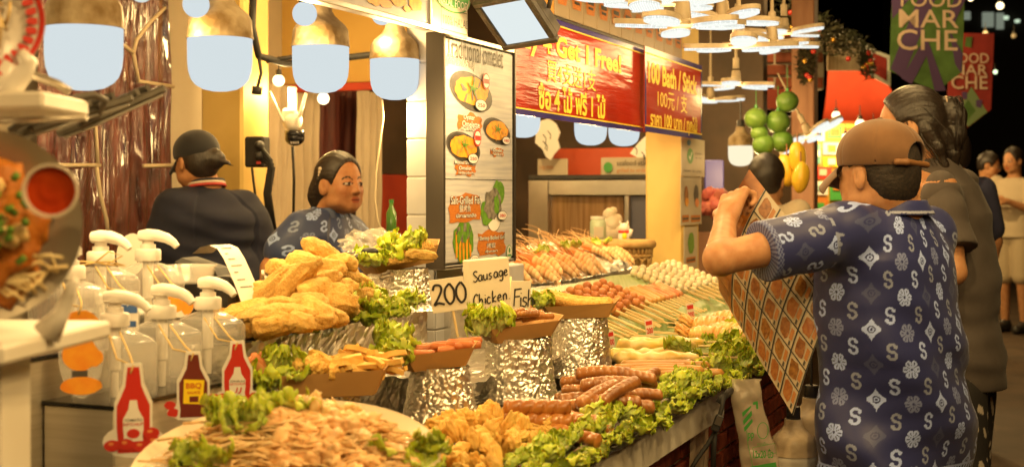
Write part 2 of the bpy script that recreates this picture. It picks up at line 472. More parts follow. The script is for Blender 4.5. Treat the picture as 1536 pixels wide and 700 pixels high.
# unseen bulbs added high inside the stall to brighten sellers and back wall
for t_,s_,z_,p_ in ((-2.55,3.5,2.28,21),(-2.65,4.9,2.30,20),(-2.4,6.3,2.32,22),(-2.7,2.2,2.28,16)):
    r=thing('hanging_bulb','unseen big LED fill bulb added high inside the stall, above the picture','light bulb',W(t_,s_,z_),0,'unseen fill bulbs added high inside the stall')
    ob('cap',BBM[0],r); ob('diffuser',BBM[1],r); ob('socket',BBM[2],r); lamp_light(r,(0,0,-.16),p_,size=.08)
# pale cord under the fourth bulb
q=P(573,150,3.66); c=MB(); c.tube([q,P(575,175,3.68),P(570,215,3.7),P(564,260,3.72),P(563,300,3.74),P(567,330,3.75),P(575,352,3.76)],.0028,6)
tag(c.obj('pale_cord',m_cord,smooth=True),'thin pale cord hanging down under the fourth big bulb','cord')

def small_bulb(px,py,Rpx,Y,label,mat,power,cat='light bulb',group=None):
    r=thing('round_bulb',label,cat,P(px,py,Y),0,group); R=Rpx*Y/F
    a=MB(); a.lathe([(R*math.sin(x),-R*math.cos(x)) for x in [i*PI/14+.02 for i in range(13)]],24); a.obj('globe',mat,r,smooth=True)
    a=MB(); a.lathe([(R*.46,R*.86),(R*.5,R*1.0),(R*.5,R*1.7),(R*.3,R*1.8),(R*.12,R*1.95),(R*.1,R*4)],16); a.obj('socket',m_socket,r,auto=40)
    if power: lamp_light(r,(0,0,-R-.03),power,size=.03)
    return r
small_bulb(294,7,20,2.75,'round white bulb in front of the second big bulb',m_bulb,1.5)
small_bulb(457,21,18.5,3.1,'round white bulb in front of the third big bulb',m_bulb,1.5)
small_bulb(212,-14,18,2.5,'round white bulb just dipping in at the top edge',m_bulb,1.5)
small_bulb(573,22,16,3.6,'round white bulb half hidden by the picture board',m_bulb,1.5)
small_bulb(418,121,9,6.0,'small yellow bulb above the security camera',m_warmbulb,4.5)
small_bulb(485,148,9,6.05,'small yellow bulb above the seller woman',m_warmbulb,4.5)

m_petaltop=M('tan_lamp_plastic',(.46,.38,.27),.5,col2=(.38,.30,.2),nscale=12)
def petal_mesh():
    body=MB(); lit=MB()
    def outline(k,n=22):
        return [(k*.085*math.cos(2*PI*i/n)+.125, k*.046*math.sin(2*PI*i/n)*(1+.18*math.cos(2*PI*i/n))) for i in range(n)]
    o=outline(1.0); body.prism(o,-.004,.012); 
    o2=outline(.93); lit.prism(o2,-.013,-.0045)
    return body.mesh('petal',m_petaltop), lit.mesh('petal_light',m_petal)
PETAL=petal_mesh()
hubm=MB().lathe([(.040,-.004),(.040,.006),(.026,.016),(.021,.065),(.017,.07)],24).lathe([(.016,.08),(.016,.13),(.008,.135),(.005,.4)],14).mesh('hub',m_petaltop,True); sharp(hubm,40)
def petal_lamp(px,py,Y,label,n=5,rot=0,power=8,sc=1.0,tilt=None,mat=None,grp='flower-shaped LED lamps over the aisle side'):
    r=thing('petal_lamp',label,'led lamp',P(px,py,Y),rot,grp); r.scale=(sc,sc,sc)
    if tilt: r.rotation_euler=tilt
    ob('hub',hubm,r)
    for i in range(n):
        rg=random.Random(px*7+i); a=2*PI*i/n
        p=ob('petal',PETAL[0],r,(0,0,0),(rg.uniform(-.12,.12),rg.uniform(-.10,.05),a)); ob('petal_light',PETAL[1],p)
    if power: lamp_light(r,(0,0,-.06),power,size=.10)
    return r
petal_lamp(1024,37,3.95,'large flower-shaped lamp, the biggest one seen whole above the banner',rot=.35,power=2.6)
petal_lamp(1084,30,4.75,'flower-shaped lamp partly behind the biggest one',rot=.1,power=2.4)
petal_lamp(1108,70,4.7,'flower-shaped lamp right of the end of the card strip',rot=.9,power=4)
petal_lamp(1158,66,5.5,'flower-shaped lamp reaching farthest right, under the garland',rot=.2,power=4)
petal_lamp(1104,127,6.6,'lower flower-shaped lamp in front of the cream sheet',rot=.6,power=5)
petal_lamp(1066,150,7.6,'lowest flower-shaped lamp half behind the second banner',rot=.2,power=5)
petal_lamp(1176,50,6.2,'flower-shaped lamp low behind the farthest-reaching one',rot=.5,power=3)
petal_lamp(1000,6,4.3,'flower-shaped lamp touching the top edge behind the cut one',rot=.7,power=3)
petal_lamp(962,-6,3.55,'flower-shaped lamp cut by the top edge',rot=.15,power=2.2)
# unseen rest of the row, nearer than the frame
petal_lamp(1130,-210,2.55,'flower-shaped lamp of the same row above the picture',rot=.4,power=6)

# ---- lit floodlight over the menu board
def floodlight():
    c=P(774,32,3.62)
    nrm=Vector((.02,-.80,-.60)).normalized(); ux=Vector((.93,.02,.02)); ux=(ux-nrm*ux.dot(nrm)).normalized(); uy=nrm.cross(ux)
    a=.30; ux,uy=ux*math.cos(a*.35)+uy*math.sin(a*.35)*1, uy*math.cos(a)-ux*math.sin(a)
    m=frame(c,Vector((84,-58.6,7)),Vector((-49,-62.5,65)))
    r=thing('floodlight','lit square floodlight tilted down over the tall menu board','floodlight',mat=m)
    w_,h_=.182,.182
    b=MB()
    for x0,y0,x1,y1 in ((-w_/2,-h_/2,w_/2,-h_/2+.018),(-w_/2,h_/2-.018,w_/2,h_/2),(-w_/2,-h_/2+.018,-w_/2+.02,h_/2-.018),(w_/2-.02,-h_/2+.018,w_/2,h_/2-.018)):
        b.box(((x0+x1)/2,(y0+y1)/2,0),(x1-x0,y1-y0,.022),bev=.003)
    b.obj('bezel',m_fl,r)
    b=MB(); b.box((0,0,-.03),(w_*.94,h_*.94,.04),bev=.006)
    for i in range(7): b.box((-.06+i*.02,0,-.06),(.004,h_*.8,.03))
    b.obj('housing',m_fl,r)
    b=MB(); b.rect(-w_/2+.02,-h_/2+.018,w_/2-.02,h_/2-.018,.004); b.obj('glass',m_flood,r)
    b=MB(); b.tube([(-w_/2-.004,0,-.03),(-w_/2-.02,.01,-.03),(-w_/2-.03,.03,-.09),(-.05,.05,-.14)],.008,6); b.tube([(w_/2+.004,0,-.03),(w_/2+.014,.02,-.06),(w_/2-.01,.05,-.12),(-.05,.05,-.14)],.007,6); b.obj('bracket',m_fl,r,smooth=True)
    lamp_light(r,(0,0,.03),3,size=.09,kind='AREA',rot=(PI,0,0))
m_fl=M('grey_cast_metal',(.12,.105,.085),.5,.6,col2=(.08,.07,.055),nscale=30)
floodlight()
# ================================================================== boards and banners
class Panel:
    """a printed board standing in a plane parallel to the stall front"""
    def __init__(s,name,label,cat,t,px0,px1,py_bot,py_top=None,pyx=None,thick=.006,mat=None,group=None,frame_mat=None):
        s.t=t; a=PT(px0,100,t); b=PT(px1,100,t); pyx=pyx if pyx is not None else px0
        z0=PT(pyx,py_bot,t).z; z1=PT(pyx,py_top,t).z
        s.L=(b-a).length; s.H=z1-z0; o=Vector((a.x,a.y,z0))
        s.m=frame(o,DV); s.inv=s.m.inverted()
        s.r=thing(name,label,cat,mat=s.m,group=group)
        if mat: 
            q=MB(); q.box((s.L/2,s.H/2,-thick/2),(s.L,s.H,thick)); q.obj('board',mat,s.r)
    def at(s,px,py):
        v=s.inv@PT(px,py,s.t); return v.x,v.y
    def fit(s,body,x0,x1,y0,y1,mat,z=.002,name='lettering',bold=.01,shear=0):
        """lettering stretched into the rectangle given in photo pixels at mid height / mid width"""
        ym=(y0+y1)/2; xa,_=s.at(x0,ym); xb,_=s.at(x1,ym); _,ya=s.at((x0+x1)/2,y1); _,yb=s.at((x0+x1)/2,y0)
        return fit_text(body,s.r,xa,xb,ya,yb,mat,z,name,bold,shear)
def fit_text(body,parent,xa,xb,ya,yb,mat,z=.002,name='lettering',bold=.01,shear=0):
    me=text_mesh(body,1.0,mat,bold=bold,name=name,align='LEFT',shear=shear)
    xs=[v.co.x for v in me.vertices]; ys=[v.co.y for v in me.vertices]
    sx=(xb-xa)/(max(xs)-min(xs)); sy=(yb-ya)/(max(ys)-min(ys))
    me.transform(Matrix.Translation((xa,ya,0))@Matrix.Diagonal((sx,sy,1,1))@Matrix.Translation((-min(xs),-min(ys),0)))
    return ob(name,me,parent,(0,0,z))

m_bannerred=M('red_vinyl',(.42,.030,.011),.17,col2=(.40,.026,.010),nscale=3,bump=.35,bscale=5,bdist=.012,stretch=(.6,6,1),spec=.7)
m_bannerblue=M('blue_vinyl',(.05,.035,.22),.2)
b1=Panel('banner','long red vinyl banner offering buy 4 get 1 free','banner',-1.57,768,969,171,8,pyx=772,thick=.003,mat=m_bannerred)
def border(pn,wd,mat,z=.0015):
    q=MB(); L,H=pn.L,pn.H
    q.rect(0,0,L,wd,z); q.rect(0,H-wd,L,H,z); q.rect(0,wd,wd*.8,H-wd,z); q.rect(L-wd*.8,wd,L,H-wd,z); q.obj('border',mat,pn.r)
H1=b1.H
def border_lines(pn,wd,mat,z=.0018):
    q=MB(); L,H=pn.L,pn.H
    q.rect(0,wd,L,wd*1.25,z); q.rect(0,H-wd*1.25,L,H-wd,z); q.obj('border_line',mat,pn.r)
border(b1,.018,m_bannerblue); border_lines(b1,.018,m_yellow_ink)
b1.fit('Buy 4 Get 1 Free!',768,931,58,98,m_yellow_ink,bold=.035)
b1.fit('買4支送1支',820,893,98,130,m_yellow_ink,bold=.0)
b1.fit('ซื้อ 4 ไม้ ฟรี 1 ไม้',807,907,133,171,m_yellow_ink,bold=.028)
b2=Panel('banner','short red vinyl banner with blue frame, 100 Bath a stick','banner',-1.545,967,1052,209,97,pyx=1047,thick=.003,mat=m_bannerred)
border(b2,.022,m_bannerblue); border_lines(b2,.022,m_yellow_ink)
b2.fit('100 Bath / Stick',972,1045,103,134,m_yellow_ink,bold=.03)
b2.fit('100元 / 支',986,1030,138,166,m_yellow_ink,bold=.0)
b2.fit('ราคา 100 บาท / ทุกไม้',975,1045,170,200,m_yellow_ink,bold=.028)

# strip of picture cards above the banners
m_card=M('cream_card',(.52,.45,.34),.4,col2=(.46,.39,.29),nscale=4)
m_fried=M('brown_food_print',(.42,.17,.04),.5,col2=(.2,.07,.015),nscale=45,ncon=.2)
m_fried2=M('gold_food_print',(.66,.34,.06),.5,col2=(.4,.16,.02),nscale=60,ncon=.2)
cs=Panel('card_strip','strip of cream picture cards with orange name patches over the banners','sign',-1.61,806,1047,97,-70,pyx=1044,mat=None)
m_stripcard=M('tan_strip_card',(.36,.28,.19),.45,col2=(.30,.23,.15),nscale=4)
n_c=14; cw=cs.L/n_c
for i in range(n_c):
    b=MB(); b.box((cw*(i+.5),cs.H/2,0),(cw-.006,cs.H-.004,.006)); b.obj('card',m_fried2 if i==0 else m_stripcard,cs.r)
    if i==0: continue
    b=MB(); x=cw*(i+.5); rg=random.Random(i)
    q=MB(); q.ell(x,.265,cw*.36,.05,.0045,jag=.12,seed=i); q.obj('food_picture',m_fried,cs.r)
    for yy in (.085,):
        if yy>.2: pass
        else:
            b.flat([(x-cw*.36,yy),(x-cw*.2,yy+.035),(x+cw*.2,yy+.037),(x+cw*.37,yy+.005),(x+cw*.28,yy-.04),(x-cw*.27,yy-.042)],.0045)
            q=MB(); q.rect(x-cw*.22,yy-.004,x+cw*.22,yy+.012,.006); q.obj('name_line',m_black,cs.r); q=MB(); q.rect(x-cw*.18,yy-.022,x+cw*.18,yy-.012,.006); q.obj('name_line',m_black,cs.r)
    b.obj('name_patch',[m_orange_ink,m_fried,m_black],cs.r)
b=MB(); b.box((cs.L/2,-.008,.002),(cs.L,.008,.012)); b.box((cs.L/2,-.0275,.0),(cs.L,.027,.004)); b.obj('rail',m_black,cs.r)

# ---- tall menu board
def wave_print():
    m=M('grey_wave_print',(.60,.59,.60),.42,col2=(.42,.43,.49),nscale=14,stretch=(.35,7,1),ncon=.3,detail=2)
    return m
m_wave=wave_print()
m_frame=M('dark_frame',(.10,.085,.07),.35,.7)
mb_=Panel('menu_board','tall menu board headed Traditional omelet with pictures of dishes','menu board',-1.55,664,770,400,53,pyx=667,mat=None)
L_,H_=mb_.L,mb_.H
q=MB(); q.box((L_/2,H_/2,-.022),(L_-.012,H_-.012,.036)); q.box((L_/2,H_/2,-.0025),(L_-.02,H_-.02,.005)); q.obj('board',[m_wave],mb_.r)
for c,d in (((-.002,H_/2,-.02),(.012,H_+.016,.055)),((L_+.002,H_/2,-.02),(.010,H_+.016,.052)),((L_/2,H_+.004,-.02),(L_-.008,.014,.05)),((L_/2,-.003,-.02),(L_-.008,.010,.05))):
    q=MB(); q.box(c,d,bev=.002); q.obj('frame',m_frame if d[1]>.1 else m_alu,mb_.r)
m_pan=M('dark_pan_print',(.06,.055,.055),.4,col2=(.10,.09,.085),nscale=40)
m_egg=M('omelette_print',(.80,.40,.03),.4,col2=(.68,.24,.015),nscale=50,ncon=.3)
m_leafp=M('green_leaf_print',(.16,.34,.03),.45,col2=(.07,.2,.02),nscale=70,ncon=.2)
m_fishp=M('grilled_fish_print',(.32,.29,.24),.5,col2=(.05,.045,.04),nscale=60,ncon=.1)
m_mussel=M('mussel_print',(.16,.13,.12),.4)
m_shrimpp=M('shrimp_print',(.75,.25,.08),.4)
def tri(pn,pts): return [pn.at(*p) for p in pts]
def dish(px,py,rx,ry,topping,seed):
    cx,cy=mb_.at(px,py); ex=abs(mb_.at(px+rx,py)[0]-cx); ey=abs(mb_.at(px,py+ry)[1]-cy)
    q=MB(); q.ell(cx,cy,ex,ey,.0012,rot=-.12); q.mi=3; q.ell(cx,cy,ex*.9,ey*.86,.0016,rot=-.12)
    q.mi=1; q.ell(cx+.001,cy+ey*.06,ex*.79,ey*.76,.002,jag=.05,seed=seed)
    rg=random.Random(seed); q.mi=2
    for i in range(9):
        a=rg.uniform(0,2*PI); k=rg.uniform(.15,.6); q.ell(cx+ex*k*math.cos(a),cy+ey*k*math.sin(a)+ey*.06,ex*.11,ey*.11,.0022+i*.0002,n=8,jag=.2,seed=i,rot=a)
    q.mi=4
    for i in range(5): a=i*1.3; q.ell(cx+ex*.12*math.cos(a),cy+ey*.14*math.sin(a)+ey*.2,ex*.13,ey*.07,.0045+i*.0002,n=8,jag=.2,seed=i,rot=a)
    q.obj('dish_picture',[m_pan,m_egg,topping,m_frame,m_leafp],mb_.r)
dish(707,138,31,28,m_mussel,1); dish(745,197,20,19,m_fried2,2); dish(695,221,25,22,m_shrimpp,3)
def price(px,py,r,body):
    cx,cy=mb_.at(px,py); ex=abs(mb_.at(px+r,py)[0]-cx)*1.0; ey=abs(mb_.at(px,py+r)[1]-cy)
    q=MB(); q.ell(cx,cy,ex*1.12,ey*1.12,.0055); q.mi=1; q.ell(cx,cy,ex,ey,.006); q.obj('price_spot',[m_black,m_print],mb_.r)
    fit_text(body,mb_.r,cx-ex*.7,cx+ex*.7,cy-ey*.35,cy+ey*.35,m_red_ink,.0066,'price')
price(719,158,8,'250'); price(757,211,5.5,'180'); price(707,238,7,'250'); price(751,323,6.5,'380'); price(709,389,6.5,'250')
for px,py in ((727,122),(714,207)):
    cx,cy=mb_.at(px,py); q=MB(); q.ell(cx,cy,.026,.024,.0052,n=20); q.mi=1; q.ell(cx,cy,.021,.019,.0056); q.mi=0; q.rect(cx-.019,cy-.007,cx+.019,cy+.006,.006); q.obj('seal',[m_red_ink,m_print],mb_.r)
def patch(px0,py0,px1,py1,seed):
    x0,y1=mb_.at(px0,py0); x1,y0=mb_.at(px1,py1); rg=random.Random(seed)
    pts=[]
    for i in range(9): pts.append((x0+(x1-x0)*i/8,y0+rg.uniform(-.004,.006)))
    for i in range(5): pts.append((x1+rg.uniform(-.012,.008),y0+(y1-y0)*(i+.5)/5))
    for i in range(9): pts.append((x1-(x1-x0)*i/8,y1-abs(i-4)*.003+rg.uniform(-.003,.006)))
    for i in range(5): pts.append((x0+rg.uniform(-.008,.012),y1-(y1-y0)*(i+.5)/5))
    q=MB(); q.flat(pts,.0014); q.obj('label_patch',m_orange_ink,mb_.r)
m_softblack=M('grey_ink',(.07,.06,.05),.5)
patch(687,168,722,197,1); patch(735,221,755,235,2); patch(683,242,712,263,3); patch(673,291,721,331,4); patch(717,346,757,381,5)
def outlined(body,x0,x1,y0,y1,bold=.02):
    mb_.fit(body,x0-.3,x1+.3,y0-.3,y1+.5,m_softblack,z=.0020,bold=bold+.05); mb_.fit(body,x0,x1,y0,y1,m_print,z=.0028,bold=bold)
outlined('Oyster',694,711,172,182); outlined('Omelette',692,718,182,191); outlined('หอยทอด',691,715,191,196)
outlined('Omelet',738,752,223,228); outlined('ไข่เจียว',738,753,229,233)
outlined('Minced Shrimp',681,710,241,248); outlined('Omelet',687,706,249,255); outlined('ไข่เจียวกุ้งสับ',686,710,257,262)
outlined('Salt-Grilled Fish',675,721,294,306,.01); outlined('鹽烤魚',688,705,307,318,0); outlined('ปลาเผาเกลือ',683,713,320,326)
outlined('Shrimp Boiled Grill',718,757,353,361,.01); outlined('烤蝦',729,742,364,372,0); outlined('กุ้งเผา',727,745,374,379)
mb_.fit('Traditional omelet',669,754,62,94,m_softblack,z=.0022,bold=0)
mb_.fit('(ไข่เจียวโบราณ)',669,711,84,103,m_softblack,z=.0022,bold=.03); mb_.fit('(ไข่เจียวโบราณ)',669,711,84,103,m_print,z=.0028,bold=-.005)
x0,y0=mb_.at(666,268); x1,y1=mb_.at(769,266.5); q=MB(); q.rect(.012,y0-.0008,L_-.012,y0+.0008,.0013); q.obj('rule_line',m_black,mb_.r)
# salt grilled fish and skewered prawn pictures
cx,cy=mb_.at(738,307); q=MB(); q.ell(cx+.012,cy-.045,.05,.035,.0012); q.mi=1; q.ell(cx+.012,cy-.045,.047,.032,.0016); q.mi=2; q.ell(cx-.042,cy-.025,.04,.04,.002,jag=.2,seed=4,n=16); q.ell(cx+.045,cy+.035,.04,.04,.0021,jag=.2,seed=6,n=16)
q.mi=3; q.ell(cx+.002,cy+.004,.062,.046,.0026,jag=.16,seed=3,n=18); q.mi=2; q.ell(cx+.028,cy-.0,.02,.03,.003,jag=.2,seed=9,n=14); q.obj('dish_picture',[m_black,m_print,m_leafp,m_fishp],mb_.r)
cx,cy=mb_.at(695,366); q=MB(); q.ell(cx,cy+.008,.068,.058,.0012,jag=.1,seed=3,n=24); q.mi=1
for i in range(5):
    x=cx-.045+i*.021; q.flat([(x-.009,cy+.035-.004*i),(x+.008,cy+.035),(x+.007+(i-2)*.002,cy-.05+abs(i-2)*.008),(x-.004+(i-2)*.002,cy-.055+abs(i-2)*.008)],.0017+i*.0001)
q.mi=2; q.ell(cx,cy+.03,.045,.025,.0024,jag=.25,seed=5,n=20); q.mi=0
for i in range(5): q.ell(cx-.035+i*.02,cy+.02+(i%2)*.02,.012,.02,.0027+.0001*i,jag=.25,seed=i,n=10)
q.obj('dish_picture',[m_leafp,m_egg,m_fishp],mb_.r)
cx,cy=mb_.at(763,378); q=MB(); q.ell(cx,cy,.022,.022,.002); q.mi=1; q.ell(cx,cy,.019,.0195,.0024); q.mi=0; q.ell(cx,cy+.006,.006,.008,.003); q.rect(cx-.012,cy-.012,cx+.012,cy-.006,.003); q.obj('seal',[m_green_ink,m_print],mb_.r)

# ---- picture board at the top edge
m_lilac=M('lilac_white_board',(.36,.35,.40),.45,col2=(.29,.28,.34),nscale=6)
pb=Panel('picture_board','silver framed white board with food pictures at the top edge','sign',-1.50,440,643,37,-140,pyx=640,mat=m_lilac,thick=.02)
for c,d in (((pb.L/2,-.006,-.008),(pb.L+.02,.014,.032)),((pb.L+.004,pb.H/2,-.008),(.010,pb.H,.03))):
    q=MB(); q.box(c,d,bev=.002); q.obj('frame',m_alu,pb.r)
for px,py,rx,ry,mt in ((560,-6,14,12,m_fried2),(597,-2,13,10,m_fried2),(622,6,10,10,m_egg),(578,6,10,5,m_shrimpp),(610,14,6,4,m_egg)):
    cx,cy=pb.at(px,py); q=MB(); q.ell(cx,cy,rx*.0035,ry*.0019,.0015+px*1e-6,jag=.15,seed=px,n=18); q.obj('dish_picture',mt,pb.r)
# ---- halal sign
hs=Panel('halal_sign','cream 100% halal sign with a green oval hung above the menu board','sign',-1.52,646,701,46,-60,pyx=650,mat=m_card,thick=.005)
cx,cy=hs.at(678,-4); q=MB(); q.ell(cx,cy,.115,.042,.0015); q.mi=1; q.ell(cx,cy,.108,.038,.002); q.mi=0; q.ell(cx,cy+.004,.103,.032,.0025); q.obj('oval_print',[m_green_ink,m_card],hs.r)
hs.fit('HALAL FOOD',657,700,-1,11,m_print,z=.0032,bold=.0)
hs.fit('100% HALAL',664,701,27,40,m_softblack,z=.002,bold=.0)
x0,y0=hs.at(661,43.5); x1,y1=hs.at(703,22)
q=MB(); x1=min(x1,hs.L-.006)
for r_ in ((x0,y0,x1,y0+.002),(x0,y1-.002,x1,y1),(x0,y0,x0+.002,y1),(x1-.002,y0,x1,y1)): q.rect(*r_,.0018)
q.obj('box_print',m_softblack,hs.r)
# ---- sheets on the pillar side
def sheet(label,px0,px1,py0,py1,pyx,dt):
    return Panel('price_sheet',label,'poster',PIL_T+dt,px0,px1,py1,py0,pyx=pyx,mat=m_card,thick=.002)
s1=sheet('white notice with a green tick, topmost on the pillar side',1022,1057,206,264,1024,.012)
cx,cy=s1.at(1035,234); q=MB(); q.ell(cx,cy,.055,.035,.0015); q.obj('tick_spot',m_green_ink,s1.r); q=MB(); q.stroke([(cx-.025,cy),(cx-.005,cy-.015),(cx+.03,cy+.018)],.01,.002); q.obj('tick',m_print,s1.r)
cx,cy=s1.at(1034,214); q=MB(); q.ell(cx-.01,cy,.035,.014,.0015,seed=1,jag=.1); q.obj('print',M('blue_ink',(.04,.2,.5),.4),s1.r)
for k,(a,b_) in enumerate(((228,232),(236,239),(255,259))): s1.fit('จ่ายเงิน' if k==0 else 'scan to pay',1042 if k<2 else 1026,1052,a,b_,m_softblack,bold=0)
s2=sheet('price sheet with two drinks and orange labels, middle of the pillar side',1021,1052,265,338,1022,.008)
s3=sheet('narrow price sheet with a green bottle, lowest on the pillar side',1026,1046,341,404,1028,.010)
for sh,px,py,rx,ry,mt in ((s2,1029,294,.035,.045,m_fried),(s2,1044,292,.04,.045,m_pan),(s2,1030,303,.03,.02,m_egg),(s2,1045,304,.035,.02,m_shrimpp),(s3,1036,364,.055,.05,m_leafp)):
    cx,cy=sh.at(px,py); q=MB(); q.ell(cx,cy,rx,ry,.0015+py*1e-6,jag=.1,seed=px,n=16); q.obj('drink_picture',mt,sh.r)
for sh,a,b_,y0,y1 in ((s2,1023,1033,322,333),(s2,1036,1050,322,333),(s3,1029,1043,384,395)):
    xa,ya=sh.at(a,y1); xb,yb=sh.at(b_,y0); q=MB(); q.rect(xa,ya,xb,yb,.0015); q.mi=1; q.rect(xa+.01,(ya+yb)/2-.006,xb-.01,(ya+yb)/2+.004,.002); q.obj('label_patch',[m_orange_ink,m_softblack],sh.r)
# ================================================================== counter and what stands on it
m_slab=M('worn_white_board',(.62,.58,.50),.6,col2=(.48,.43,.34),nscale=7,bump=.3,bscale=18,bdist=.006)
m_brick=M('red_brick',(.44,.10,.045),.75,col2=(.28,.055,.025),nscale=30,bump=.4,bscale=60,var=.18)
m_mortar=M('pale_mortar',(.50,.42,.32),.9,bump=.4,bscale=80)
m_foil=M('crumpled_foil',(.84,.80,.74),.30,1,col2=(.78,.74,.67),nscale=25,bump=.3,bscale=70,bdist=.006)
m_foilflat=M('smooth_foil',(.78,.76,.72),.2,1,bump=.3,bscale=14,bdist=.01)
m_tray=M('steel_tray',(.60,.58,.55),.26,1,col2=(.5,.48,.45),nscale=8,bump=.05)
m_kraft=M('kraft_card',(.55,.31,.11),.7,col2=(.48,.26,.085),nscale=6,bump=.08,bscale=80)
m_recess_shade=M('recess_shade',(.015,.012,.01),.9)

def foilnoise(p,seed=0,a=.006):
    return a*(abs(N(p,16,seed))*1.2+.7*abs(N(p,37,seed+4))+.35*N(p,80,seed+8))
def foil_sheet(nu,nv,fn,seed,a=.006,name='foil',parent=None,mat=None,nrm=Vector((0,0,1))):
    b=MB(); b.grid(nu,nv,lambda u,v:Vector(fn(u,v))+nrm*foilnoise(Vector(fn(u,v)),seed,a))
    return b.obj(name,mat or m_foil,parent)

CT=thing('food_counter','long food counter with brick base, white edge boards and foil-covered top','counter',W(0,0,0),-ANG)
TF=-.86
b=MB(); b.box((-1.3,3.6,.745),(.80,5.2,.05)); b.obj('top',m_slab,CT)
foil_sheet(90,170,lambda u,v:(-1.72+.88*u,1.2+4.2*v,.778),1,.006,'foil_cover',CT,m_foilflat)
# edge boards, separate lengths with uneven ends
for s0,s1,dz,dt in ((1.2,2.30,0,0),(2.31,2.93,.002,.008),(2.94,3.58,-.004,-.002)):
    b=MB(); b.box((TF-.022+dt,(s0+s1)/2,.735+dz),(.044,s1-s0,.085),bev=.004); b.obj('edge_board',m_slab,CT)
b=MB(); b.box((TF-.05,4.5,.74),(.03,1.8,.05)); b.obj('edge_rail',m_dark,CT)
# brick base
rg=random.Random(3)
b=MB(); b.box((-1.06,3.75,.35),(.18,4.4,.69)); b.obj('base_wall',m_mortar,CT)
bl,bh=.155,.056
me=MB().box((0,0,0),(.03,bl-.012,bh-.011),bev=.003).mesh('brick',m_brick)
for j in range(9):
    for i in range(14):
        s_=3.02+bl*(i+(.5 if j%2 else 0)); 
        if s_<3.2: continue
        o=ob('brick',me,CT,(-.972+rg.uniform(-.002,.003),s_,.665-bh*j)); o.rotation_euler=(rg.uniform(-.01,.01),0,rg.uniform(-.01,.01))
b=MB(); b.box((-.957,2.93,.53),(.02,.36,.27)); b.obj('opening',m_recess_shade,CT)  # near-black slab painted as the shade inside the base opening
# raised tier for the skewers, tilted towards the aisle
TZ0,TZK=.885,.417
def tierz(t): return TZ0+TZK*(-1.22-t)
def PTier(px,py,dz=0):
    k=(px-768)/F*CA-SA; q=(py-HORIZ)/F
    return P(px,py,(CAMZ-TZ0-dz+TZK*1.22)/(q-TZK*k))
b=MB()
b.prism([(0,0),(.30,0),(.30,.09),(0,.215)],0,2.1)
M_t=Matrix(((-1,0,0,0),(0,0,1,0),(0,1,0,0),(0,0,0,1)))
def wedge(t0,t1,s0,s1,z0,za,zb,mat,name,parent):
    q=MB(); q.add([(t0,s0,z0),(t1,s0,z0),(t1,s1,z0),(t0,s1,z0),(t0,s0,za),(t1,s0,zb),(t1,s1,zb),(t0,s1,za)],[(0,3,2,1),(4,5,6,7),(0,1,5,4),(1,2,6,5),(2,3,7,6),(3,0,4,7)])
    return q.obj(name,mat,parent)
wedge(-1.50,-1.235,3.35,5.5,.78,tierz(-1.5)-.02,tierz(-1.235)-.02,m_slab,'riser',CT)
wedge(-2.05,-1.50,3.35,5.6,.78,1.03,.975,m_foilflat,'riser',CT)

# ------------------------------------------------------------------ steel trays along the front edge
def tray_mesh(L,Wd,h,flare=.02,name='tray',r=.012,mat=None):
    b=MB(); n=6
    def ring(l,w_,z,rad):
        pts=[]
        for cx,cy,a0 in ((l-rad,w_-rad,0),(-l+rad,w_-rad,PI/2),(-l+rad,-w_+rad,PI),(l-rad,-w_+rad,1.5*PI)):
            for k in range(n): a=a0+PI/2*k/(n-1); pts.append((cx+rad*math.cos(a),cy+rad*math.sin(a),z))
        return pts
    l,w_=L/2,Wd/2
    rings=[ring(l-flare,w_-flare,.0,.02),ring(l-flare*.6,w_-flare*.6,h*.5,.025),ring(l-.008,w_-.008,h,.03),ring(l,w_,h+.001,.034),ring(l,w_,h-.004,.034),ring(l-.006,w_-.006,h-.004,.03),ring(l-flare*.6-.004,w_-flare*.6-.004,h*.45,.024),ring(l-flare,w_-flare,-.003,.02)]
    m=len(rings[0]); vs=sum(rings,[]); fs=[]
    for i in range(len(rings)-1):
        for k in range(m): k2=(k+1)%m; fs.append((i*m+k,(i+1)*m+k,(i+1)*m+k2,i*m+k2))
    fs.append(tuple(range(m))); fs.append(tuple((len(rings)-1)*m+k for k in range(m))[::-1])
    b.add(vs,fs); me=b.mesh(name,mat or m_tray,True); sharp(me,40); return me
def tray(label,t0,t1,s0,s1,z,h=.028,group='steel trays on the counter',rot=0,tilt=0,mat=None):
    o=ob('serving_tray',tray_mesh(t1-t0,s1-s0,h,mat=mat),None,W((t0+t1)/2,(s0+s1)/2,z)); o.rotation_euler=(0,tilt,-ANG+rot)
    return tag(o,label,'tray',group)
ZT=.792
tray('steel tray under the popcorn bites and spiral sausages',-1.17,-.845,2.02,2.82,ZT)
tray('steel tray under the stacked grilled sausages',-1.14,-.85,2.84,3.24,ZT)
tray('steel tray under the long plain sausages and squid-roe skewers',-1.20,-.84,3.26,3.98,ZT)

# foil box carrying the fried fish tray
FB=thing('foil_box','foil-wrapped box under the tray of breaded fish','box',W(0,0,0),-ANG)
foil_sheet(70,24,lambda u,v:(-1.50,2.18+.86*u,.78+.225*v),5,.010,'front_face',FB,None,Vector((1,0,0)))
foil_sheet(30,24,lambda u,v:(-1.9+.40*u,2.18,.78+.225*v),6,.010,'end_face',FB,None,Vector((0,-1,0)))
foil_sheet(30,24,lambda u,v:(-1.5-.40*u,3.04,.78+.225*v),7,.010,'end_face',FB,None,Vector((0,1,0)))
foil_sheet(70,30,lambda u,v:(-1.9+.40*v,2.18+.86*u,1.004),8,.006,'top_face',FB,None)
tray('deep steel tray heaped with breaded fish pieces',-1.93,-1.49,2.20,3.035,1.022,h=.032)

